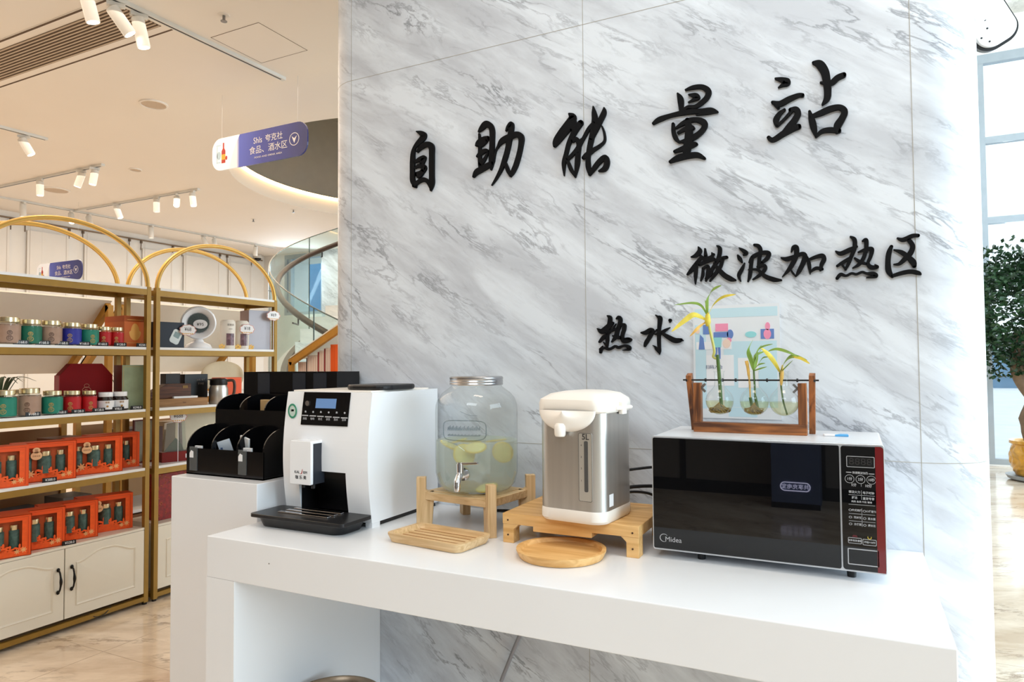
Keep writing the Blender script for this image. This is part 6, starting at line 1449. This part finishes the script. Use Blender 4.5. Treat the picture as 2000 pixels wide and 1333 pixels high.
def sprinkler(label, x, y):
    t = thing('sprinkler', label, 'sprinkler', (x, y, Zc))
    m = MB(); m.lathe([(0, -0.004), (0.03, -0.004), (0.034, 0)], 20); m.build('rose', M_ceil, t)
    m = MB(); m.cyl((0, 0, -0.035), 0.008, 0.032, 12); m.cyl((0, 0, -0.038), 0.018, 0.003, 16); m.build('head', mat('dull_metal', rgb(140, 140, 140), 0.4, metal=0.8), t)
sprinkler('sprinkler head in the ceiling above the farther arch', -7.27, 6.70); sprinkler('sprinkler head in the ceiling under the round opening edge', -6.39, 6.54); sprinkler('sprinkler head in the ceiling above the hanging sign', -3.17, 2.70)
t = thing('access_panel', 'square access panel outlined in the ceiling left of the column', 'panel', (-3.16, 3.05, Zc))
m = MB(); ring_outline(m, [(-0.3, -0.2), (0.1, -0.2), (0.1, 0.2), (-0.3, 0.2)], [(-0.297, -0.197), (0.097, -0.197), (0.097, 0.197), (-0.297, 0.197)], 2, -0.0012, 0); m.build('panel_joint', mat('gap_brown', rgb(96, 76, 58), 0.7), t)
m = MB(); m.box(-0.297, 0.097, -0.197, 0.197, -0.0006, 0); m.build('panel_leaf', M_ceil, t)
# hanging direction signs
def hang_sign(label, x0, x1, y, z0, z1):
    w = x1-x0; h = z1-z0
    t = thing('hanging_sign', label, 'sign', ((x0+x1)/2, y, z0), 0, 'blue and white hanging direction signs')
    m = MB(); m.prism(rrect(-w/2, w/2, 0, h, h*0.36), 1, 0, 0.012); b = m.build('board', gradient_print('sign_board_print', [(0.0, rgb(250, 250, 252)), (0.27, rgb(250, 250, 252)), (0.30, rgb(84, 98, 196)), (0.55, rgb(56, 64, 150)), (1.0, rgb(36, 40, 100))], 0, -0.46, 0.46, 0.25, 0.12), t)
    m = MB(); P = rrect(-w/2, w/2, 0, h, h*0.36); P = [p for p in P if p[0] < -0.2]
    n = 12; arc = [(-w*0.255+h*0.22*((z/h)-0.5)-0.02+0.05*(z/h)**2, z) for z in [h*i/n for i in range(n+1)]]
    left = sorted([p for p in P], key=lambda p: math.atan2(p[1]-h/2, p[0]+w*0.35) % (2*PI))
    m.prism(arc + left, 1, -0.0006, 0.0002); m.build('white_field', mat('sign_white', rgb(250, 250, 252), 0.3, emit=(0.95, 0.97, 1.0), estr=0.25), b)
    s = w/0.925
    m = MB()
    m.mesh(text_mesh('Shls', 0.062*s, 0.0004, squeeze=0.9), put(0.00*s, -0.0008, 0.165*s)); m.mesh(text_mesh('夸克社', 0.056*s, 0.0004), put(0.155*s, -0.0008, 0.165*s))
    m.mesh(text_mesh('食品、酒水区', 0.060*s, 0.0004, squeeze=1.02), put(0.10*s, -0.0008, 0.095*s)); m.mesh(text_mesh('FOOD AND DRINK AREA', 0.018*s, 0.0004, squeeze=1.3), put(0.10*s, -0.0008, 0.044*s))
    cx, cz, r = 0.345*s, 0.122*s, 0.045*s
    m.lathe([(r*0.9, 0), (r, 0), (r, 0.0008), (r*0.9, 0.0008), (r*0.9, 0)], 36, Matrix.Translation((cx, -0.0002, cz)) @ Matrix.Rotation(PI/2, 4, 'X'), cap=False)
    m.prism([(cx, cz-r*0.62), (cx+r*0.52, cz+r*0.50), (cx, cz+r*0.12)], 1, -0.001, 0.0); m.prism([(cx, cz-r*0.62), (cx-r*0.52, cz+r*0.50), (cx, cz+r*0.12)], 1, -0.001, 0.0)
    m.build('lettering', mat('sign_letter_white', rgb(240, 236, 236), 0.4), b)
    m = MB(); bx_ = -0.345*s
    m.prism([(bx_-0.020*s, 0.05*s), (bx_+0.020*s, 0.05*s), (bx_+0.020*s, 0.14*s), (bx_+0.007*s, 0.16*s), (bx_+0.007*s, 0.20*s), (bx_-0.007*s, 0.20*s), (bx_-0.007*s, 0.16*s), (bx_-0.020*s, 0.14*s)], 1, -0.0012, 0); m.prism([(bx_+0.03*s+0.010*s*math.cos(a), 0.085*s+0.016*s*math.sin(a)) for a in [PI*i/8 for i in range(16)]], 1, -0.0012, 0)
    m.build('bottle_print', mat('bottle_red_print', rgb(200, 60, 44), 0.4), b)
    m = MB(); m.box(bx_-0.020*s, bx_+0.020*s, -0.0016, 0, 0.075*s, 0.115*s); m.build('bottle_label_print', mat('bottle_yellow_print', rgb(240, 186, 60), 0.4), b)
    m = MB()
    for q in ((-0.42, -0.375, 0.055, 0.062), (-0.42, -0.372, 0.182, 0.188), (-0.415, -0.408, 0.062, 0.18)): m.box(q[0]*s, q[1]*s, -0.001, 0, q[2]*s, q[3]*s)
    m.prism([(-0.392*s+0.022*s*math.cos(a), 0.11*s+0.03*s*math.sin(a)) for a in [2*PI*i/20 for i in range(20)]], 1, -0.001, 0)
    m.build('pale_blue_print', mat('sign_pale_blue', rgb(196, 224, 240), 0.4), b)
    for sx in (-1, 1):
        m = MB(); m.tube([(sx*w*0.40, 0.006, h*0.98), (sx*w*0.40, 0.006, ZL-z0)], 0.0011, 6); m.build('wire', mat('sign_wire', rgb(210, 206, 200), 0.4), t)
    return t
hang_sign('blue and white hanging sign for the food and drink area, left of the column', -4.22, -3.297, 3.5, 2.738, 2.975)
hang_sign('farther blue hanging sign half hidden behind the nearer shelf top', -9.18, -8.255, 5.0, 2.36, 2.597)
# ------------------------------------------------------------------ back wall: picture rail with hanging boards
t = thing('picture_rail', 'dark picture rail with paired hooks along the top of the back wall', 'rail', (XL, 6.3, 3.225))
m = MB(); m.box(0, 0.018, -2.9, 2.75, -0.02, 0.0); m.build('rail', mat('rail_brown', rgb(140, 120, 100), 0.5), t)
hy = [4.903, 5.072, 5.627, 5.814, 6.499, 6.686, 7.223, 7.389, 8.12, 8.269, 8.8, 4.2]
for y in hy:
    m = MB(); m.box(0.0, 0.03, y-6.3-0.012, y-6.3+0.012, -0.06, -0.018); m.cyl((0.012, y-6.3, -0.16), 0.006, 0.11, 8); m.build('hook', mat('hook_brown', rgb(110, 92, 76), 0.5), t)
def board(label, y0, y1):
    t = thing('hanging_board', label, 'board', (XL, (y0+y1)/2, 0.9), 0, 'white boards hanging along the back wall')
    w = (y1-y0)/2
    m = MB(); m.box(0.02, 0.035, -w, w, 0.0, 2.19); m.build('sheet', mat('board_white', rgb(236, 232, 226), 0.5, var=0.01), t)
    m = MB()
    for y in (-w+0.03, w-0.03): m.box(0.036, 0.038, y-0.002, y+0.002, 0.0, 2.28)
    m.build('cable', mat('cable_grey', rgb(206, 198, 188), 0.5), t)
board('white wall board behind the left half of the nearer arch', 4.22, 4.88); board('white wall board behind the top of the nearer arch', 5.09, 5.61); board('white wall board behind the right end of the nearer arch', 5.83, 6.48); board('white wall board behind the left half of the farther arch', 6.70, 7.21); board('white wall board behind the right half of the farther arch', 7.41, 8.10); board('white wall board at the right end of the back wall', 8.29, 8.78)
t = thing('security_camera', 'small white dome security camera at the back wall top', 'camera', (XL+0.06, 8.9, 3.295))
m = MB(); m.lathe([(0, 0), (0.07, 0), (0.075, -0.05), (0.06, -0.06), (0, -0.06)], 28); m.build('housing', M_spot, t, smooth=True, angle=0.5)
m = MB(); m.sphere((0, 0, -0.062), 0.055, 20, (1, 1, 0.9)); m.build('dome', M_black_gloss, t, smooth=True)
# smoke-coloured joint of the shop counter blocks far left
# ------------------------------------------------------------------ spiral staircase in the round opening
SCX, SCY = -3.95, 6.5
stc = thing('spiral_staircase', 'curved marble staircase with glass balustrade and brown wooden handrail left of the column', 'staircase', (SCX, SCY, 0))
K = 0.787
def glz(t): return 2.943-1.3*0-0.806*(t-PI)            # top edge of the glass
def hrz(t): return 2.74-0.769*(t-PI)                   # handrail
GO, GI = (0.09, 0.0), (-0.116, 0.0)
RG, RH, RI = 2.015, 1.794, 0.62
def stepz(t): return max(0.0, hrz(t)-0.95)
# treads, each a wedge block
T0, T1, NS = 5.62, 1.30, 22
for k in range(NS):
    a, b = T0-(T0-T1)*k/NS, T0-(T0-T1)*(k+1)/NS
    z = 0.155*(k+1)
    if z > 3.28: break
    m = MB(); n = 4
    A = [(RI*math.cos(a+(b-a)*i/n), RI*math.sin(a+(b-a)*i/n)) for i in range(n+1)]
    Bq = [(1.70*math.cos(a+(b-a)*i/n), 1.70*math.sin(a+(b-a)*i/n)) for i in range(n+1)]
    m.prism(A + Bq[::-1], 2, max(0.0, z-0.31), z)
    m.build('step', M_stair, stc)
def helix_band(r0, r1, zf, h0, h1, t0, t1, n=60, off=(0, 0)):
    m = MB(); b = m.bm; L = []
    for i in range(n+1):
        t = t0+(t1-t0)*i/n
        c, s, z = math.cos(t), math.sin(t), zf(t)
        L.append([b.verts.new((off[0]+r*c, off[1]+r*s, max(0.0, z+h))) for r, h in ((r0, h0), (r1, h0), (r1, h1), (r0, h1))])
    for P, Q in zip(L, L[1:]):
        for k in range(4): b.faces.new((P[k], P[(k+1) % 4], Q[(k+1) % 4], Q[k]))
    b.faces.new(L[0]); b.faces.new(L[-1][::-1]); bmesh.ops.recalc_face_normals(b, faces=b.faces[:])
    return m
helix_band(1.70, 1.76, lambda t: hrz(t)-0.95, -0.36, 0.03, 1.45, 5.55, off=GI).build('outer_stringer', mat('brown_stringer', rgb(104, 78, 62), 0.4, var=0.05), stc, smooth=True, angle=0.6)
helix_band(RI-0.05, RI, lambda t: hrz(t)-0.95, -0.36, 0.03, 1.45, 5.55).build('inner_stringer', mat('brown_stringer', rgb(104, 78, 62), 0.4, var=0.05), stc, smooth=True, angle=0.6)
helix_band(RI, 1.70, lambda t: hrz(t)-0.95, -0.375, -0.355, 1.45, 4.6).build('soffit', mat('brown_soffit', rgb(92, 64, 50), 0.45), stc, smooth=True, angle=0.6)
# glass panels with dark edges
ts = [1.7, 2.40, 3.26, 4.02, 4.56, 5.20, 5.55]
m = MB(); n = 0
for a, b_ in zip(ts, ts[1:]):
    mm = helix_band(RG-0.006, RG+0.006, glz, -1.18, 0.0, a+0.004, b_-0.004, 24, GO)
    mm.build('glass_panel', M_rail_glass, stc, smooth=True, angle=0.6)
m = MB()
for a in ts[1:-1]:
    c, s = GO[0]+RG*math.cos(a), GO[1]+RG*math.sin(a)
    m.tube([(c, s, max(0.0, glz(a)-1.18)), (c, s, glz(a))], 0.006, 6)
m.tube([(GO[0]+RG*math.cos(t), GO[1]+RG*math.sin(t), glz(t)) for t in [1.7+(5.55-1.7)*i/80 for i in range(81)]], 0.006, 6)
m.build('glass_edge', mat('glass_edge_dark', rgb(70, 88, 88), 0.2), stc, smooth=True)
m = MB(); m.tube([(GI[0]+RH*math.cos(t), GI[1]+RH*math.sin(t), hrz(t)) for t in [1.7+(5.5-1.7)*i/80 for i in range(81)]], 0.030, 12)
m.build('handrail', W_brown, stc, smooth=True)
m = MB()
for t in (2.75, 3.15, 3.9, 4.4):
    c, s, z = math.cos(t), math.sin(t), hrz(t)
    m.tube([(GI[0]+RH*c, GI[1]+RH*s, z-0.03), (GI[0]+RH*c, GI[1]+RH*s, z-0.09), (GO[0]+RG*c, GO[1]+RG*s, z-0.09)], 0.008, 8)
m.build('bracket', M_black, stc, smooth=True)

# ------------------------------------------------------------------ ficus in a gold pot by the right window
fx, fy = 1.78, 9.20
fp = thing('ficus_tree', 'dense dark green ficus with a thick trunk by the right window', 'tree', (fx, fy, 0.36))
m = MB()
m.tube(catmull([(0.0, 0, 0.0), (-0.05, 0, 0.22), (0.02, 0, 0.45), (-0.01, 0, 0.62)], 5), [0.13]*6+[0.16]*5+[0.12]*5, 14)
m.tube(catmull([(-0.04, 0, 0.52), (-0.16, 0.02, 0.75), (-0.19, 0.02, 1.0), (-0.15, 0.0, 1.25)], 5), [0.075]*8+[0.06]*8, 12); m.tube(catmull([(0.03, 0, 0.52), (0.13, -0.02, 0.78), (0.10, -0.02, 1.25)], 5), [0.08]*6+[0.055]*5, 12)
m.build('trunk', mat('ficus_bark', rgb(124, 104, 84), 0.8, var=0.2, scale=14, bump=0.4), fp, smooth=True)
rd = random.Random(11)
m = MB(); b = m.bm
for _ in range(8500):
    u = rd.uniform(-1, 1); a = rd.uniform(0, 2*PI); r = rd.uniform(0.55, 1)**0.5
    lump = 1+0.16*math.sin(3*a+2)*math.cos(4*u)+0.10*math.sin(7*a)
    R_ = r*lump
    p = Vector((0.70*R_*math.sqrt(max(0, 1-u*u))*math.cos(a), 0.62*R_*math.sqrt(max(0, 1-u*u))*math.sin(a), 1.48+0.72*R_*u))
    if p.z < 0.74: continue
    d = Vector((rd.gauss(0, 1), rd.gauss(0, 1), rd.gauss(-0.3, 0.7))).normalized(); s = d.cross(Vector((rd.gauss(0, 1), rd.gauss(0, 1), rd.gauss(0, 1)))).normalized()
    L, w = rd.uniform(0.05, 0.085), rd.uniform(0.016, 0.026)
    n_ = d.cross(s)
    V = [b.verts.new(p), b.verts.new(p+d*L*0.45+s*w+n_*0.006), b.verts.new(p+d*L), b.verts.new(p+d*L*0.45-s*w+n_*0.006)]
    b.faces.new(V)
lf = m.build('foliage', mat('ficus_leaf', rgb(38, 70, 40), 0.35, var=0.35, scale=9), fp)
pt = thing('plant_pot', 'gold embossed ceramic pot on a grey saucer holding the ficus', 'pot', (fx, fy, 0))
m = MB(); m.lathe([(0, 0.0), (0.26, 0.0), (0.31, 0.02), (0.33, 0.055), (0.30, 0.05), (0, 0.04)], 44); m.build('saucer', mat('saucer_grey', rgb(150, 156, 162), 0.4), pt, smooth=True, angle=0.6)
def potr(z): return 0.235+0.055*math.sin(min(1, z/0.36)*PI*0.9)+(0.035 if z > 0.34 else 0)
m = MB(); b = m.bm; nu, nv = 96, 26; V = []
for j in range(nv+1):
    z = 0.05+0.38*j/nv; row = []
    for i in range(nu):
        a = 2*PI*i/nu
        e = 0.010*math.sin(12*a+5*math.sin(z*22))*math.sin(z*30+2*math.cos(6*a)) if 0.08 < z < 0.38 else 0
        r = potr(z-0.05)+e; row.append(b.verts.new((r*math.cos(a), r*math.sin(a), z)))
    V.append(row)
inn = [b.verts.new((0.27*math.cos(2*PI*i/nu), 0.27*math.sin(2*PI*i/nu), 0.425)) for i in range(nu)]; V.append(inn)
soil_ring = [b.verts.new((0.26*math.cos(2*PI*i/nu), 0.26*math.sin(2*PI*i/nu), 0.35)) for i in range(nu)]; V.append(soil_ring)
for A, B in zip(V, V[1:]):
    for i in range(nu): b.faces.new((A[i], A[(i+1) % nu], B[(i+1) % nu], B[i]))
b.faces.new(V[0][::-1])
m.build('pot_body', mat('gold_glaze', rgb(206, 150, 44), 0.25, metal=0.25, var=0.25, scale=16, coat=0.5), pt, smooth=True, angle=1.2)
m = MB(); m.lathe([(0, 0.36), (0.262, 0.352)], 40, cap=False); m.build('soil', mat('soil', rgb(70, 54, 40), 0.9, var=0.3, scale=60), pt)
t = thing('pot_ornament', 'pale star-shaped paper ornament tied to the ficus trunk', 'ornament', (fx+0.04, fy-0.17, 0.80))
m = MB(); m.prism([(-0.12, 0.03), (0.0, 0.0), (0.10, 0.05), (0.02, -0.05), (0.06, -0.12), (-0.02, -0.05)], 1, 0, 0.006); m.build('paper_star', M_print_white, t)

# ------------------------------------------------------------------ ceiling-hung projector of the hall, upper right
t = thing('projector', 'white ceiling-hung projector with a black rubber edge at the upper right', 'projector', (1.24, 8.0, 4.62))
TM2 = Matrix.Rotation(-0.50, 4, 'Y') @ Matrix.Rotation(0.25, 4, 'X')
O_ = rrect(-0.17, 0.17, -0.24, 0.34, 0.13, 10)
m = MB(); m.prism(O_, 1, -0.07, 0.07, TM2); bd = m.build('housing', M_white_gloss, t, smooth=True, bevel=0.012, angle=0.5)
m = MB(); ring_outline(m, rrect(-0.198, 0.198, -0.268, 0.368, 0.150, 10), rrect(-0.164, 0.164, -0.234, 0.334, 0.124, 10), 1, 0.0, 0.085)
for v in m.bm.verts: v.co = TM2 @ v.co
m.build('rubber_edge', M_black, t)
m = MB()
for x, z in ((-0.10, 0.10), (-0.04, 0.03), (-0.06, -0.05), (0.08, 0.20), (-0.14, -0.10), (-0.10, -0.17)): m.cyl((x, -0.071, z), 0.009, -0.003, 12, 1)
for v in m.bm.verts: v.co = TM2 @ v.co
m.build('screw', M_black, bd)
m = MB(); m.prism(rrect(-0.05, 0.04, -0.11, -0.05, 0.004), 1, -0.0716, -0.069, TM2); m.build('rating_label', mat('pale_label', rgb(226, 222, 226), 0.5), bd)
m = MB(); m.prism(rrect(-0.12, 0.03, 0.03, 0.30, 0.06), 1, -0.10, -0.068, TM2); m.build('mount_plate', M_white_gloss, t, bevel=0.01)
m = MB(); m.tube([(-0.02, 0, 0.1), (-0.02, 0, ZH-4.62)], 0.03, 14); m.build('ceiling_pole', M_white_gloss, t, smooth=True)

# ------------------------------------------------------------------ charging cabinet behind the camera, mirrored in the microwave door
t = thing('charging_cabinet', 'dark blue charging cabinet with a lit sign, mirrored in the microwave door', 'cabinet', (-0.50, -3.5, 0), PI)
m = MB(); m.box(-0.20, 0.20, 0.0, 0.42, 0.0, 1.7); bd = m.build('cabinet_body', mat('cabinet_blue', rgb(92, 104, 136), 0.4), t, bevel=0.004)
m = MB(); m.box(-0.202, 0.202, -0.004, 0.0, 0.0, 0.05); m.build('plinth', M_black, t)
m = MB(); ring_outline(m, rrect(-0.125, 0.125, 0.155, 0.235, 0.038), rrect(-0.118, 0.118, 0.162, 0.228, 0.032), 1, -0.006, 0.0); m.mesh(text_mesh('共享充电宝', 0.046, 0.001), put(0, -0.004, 0.193))
m.build('lit_sign', mat('lit_sign', (0.8, 0.8, 1.0), 0.4, emit=(0.75, 0.74, 1.0), estr=7.0), bd)
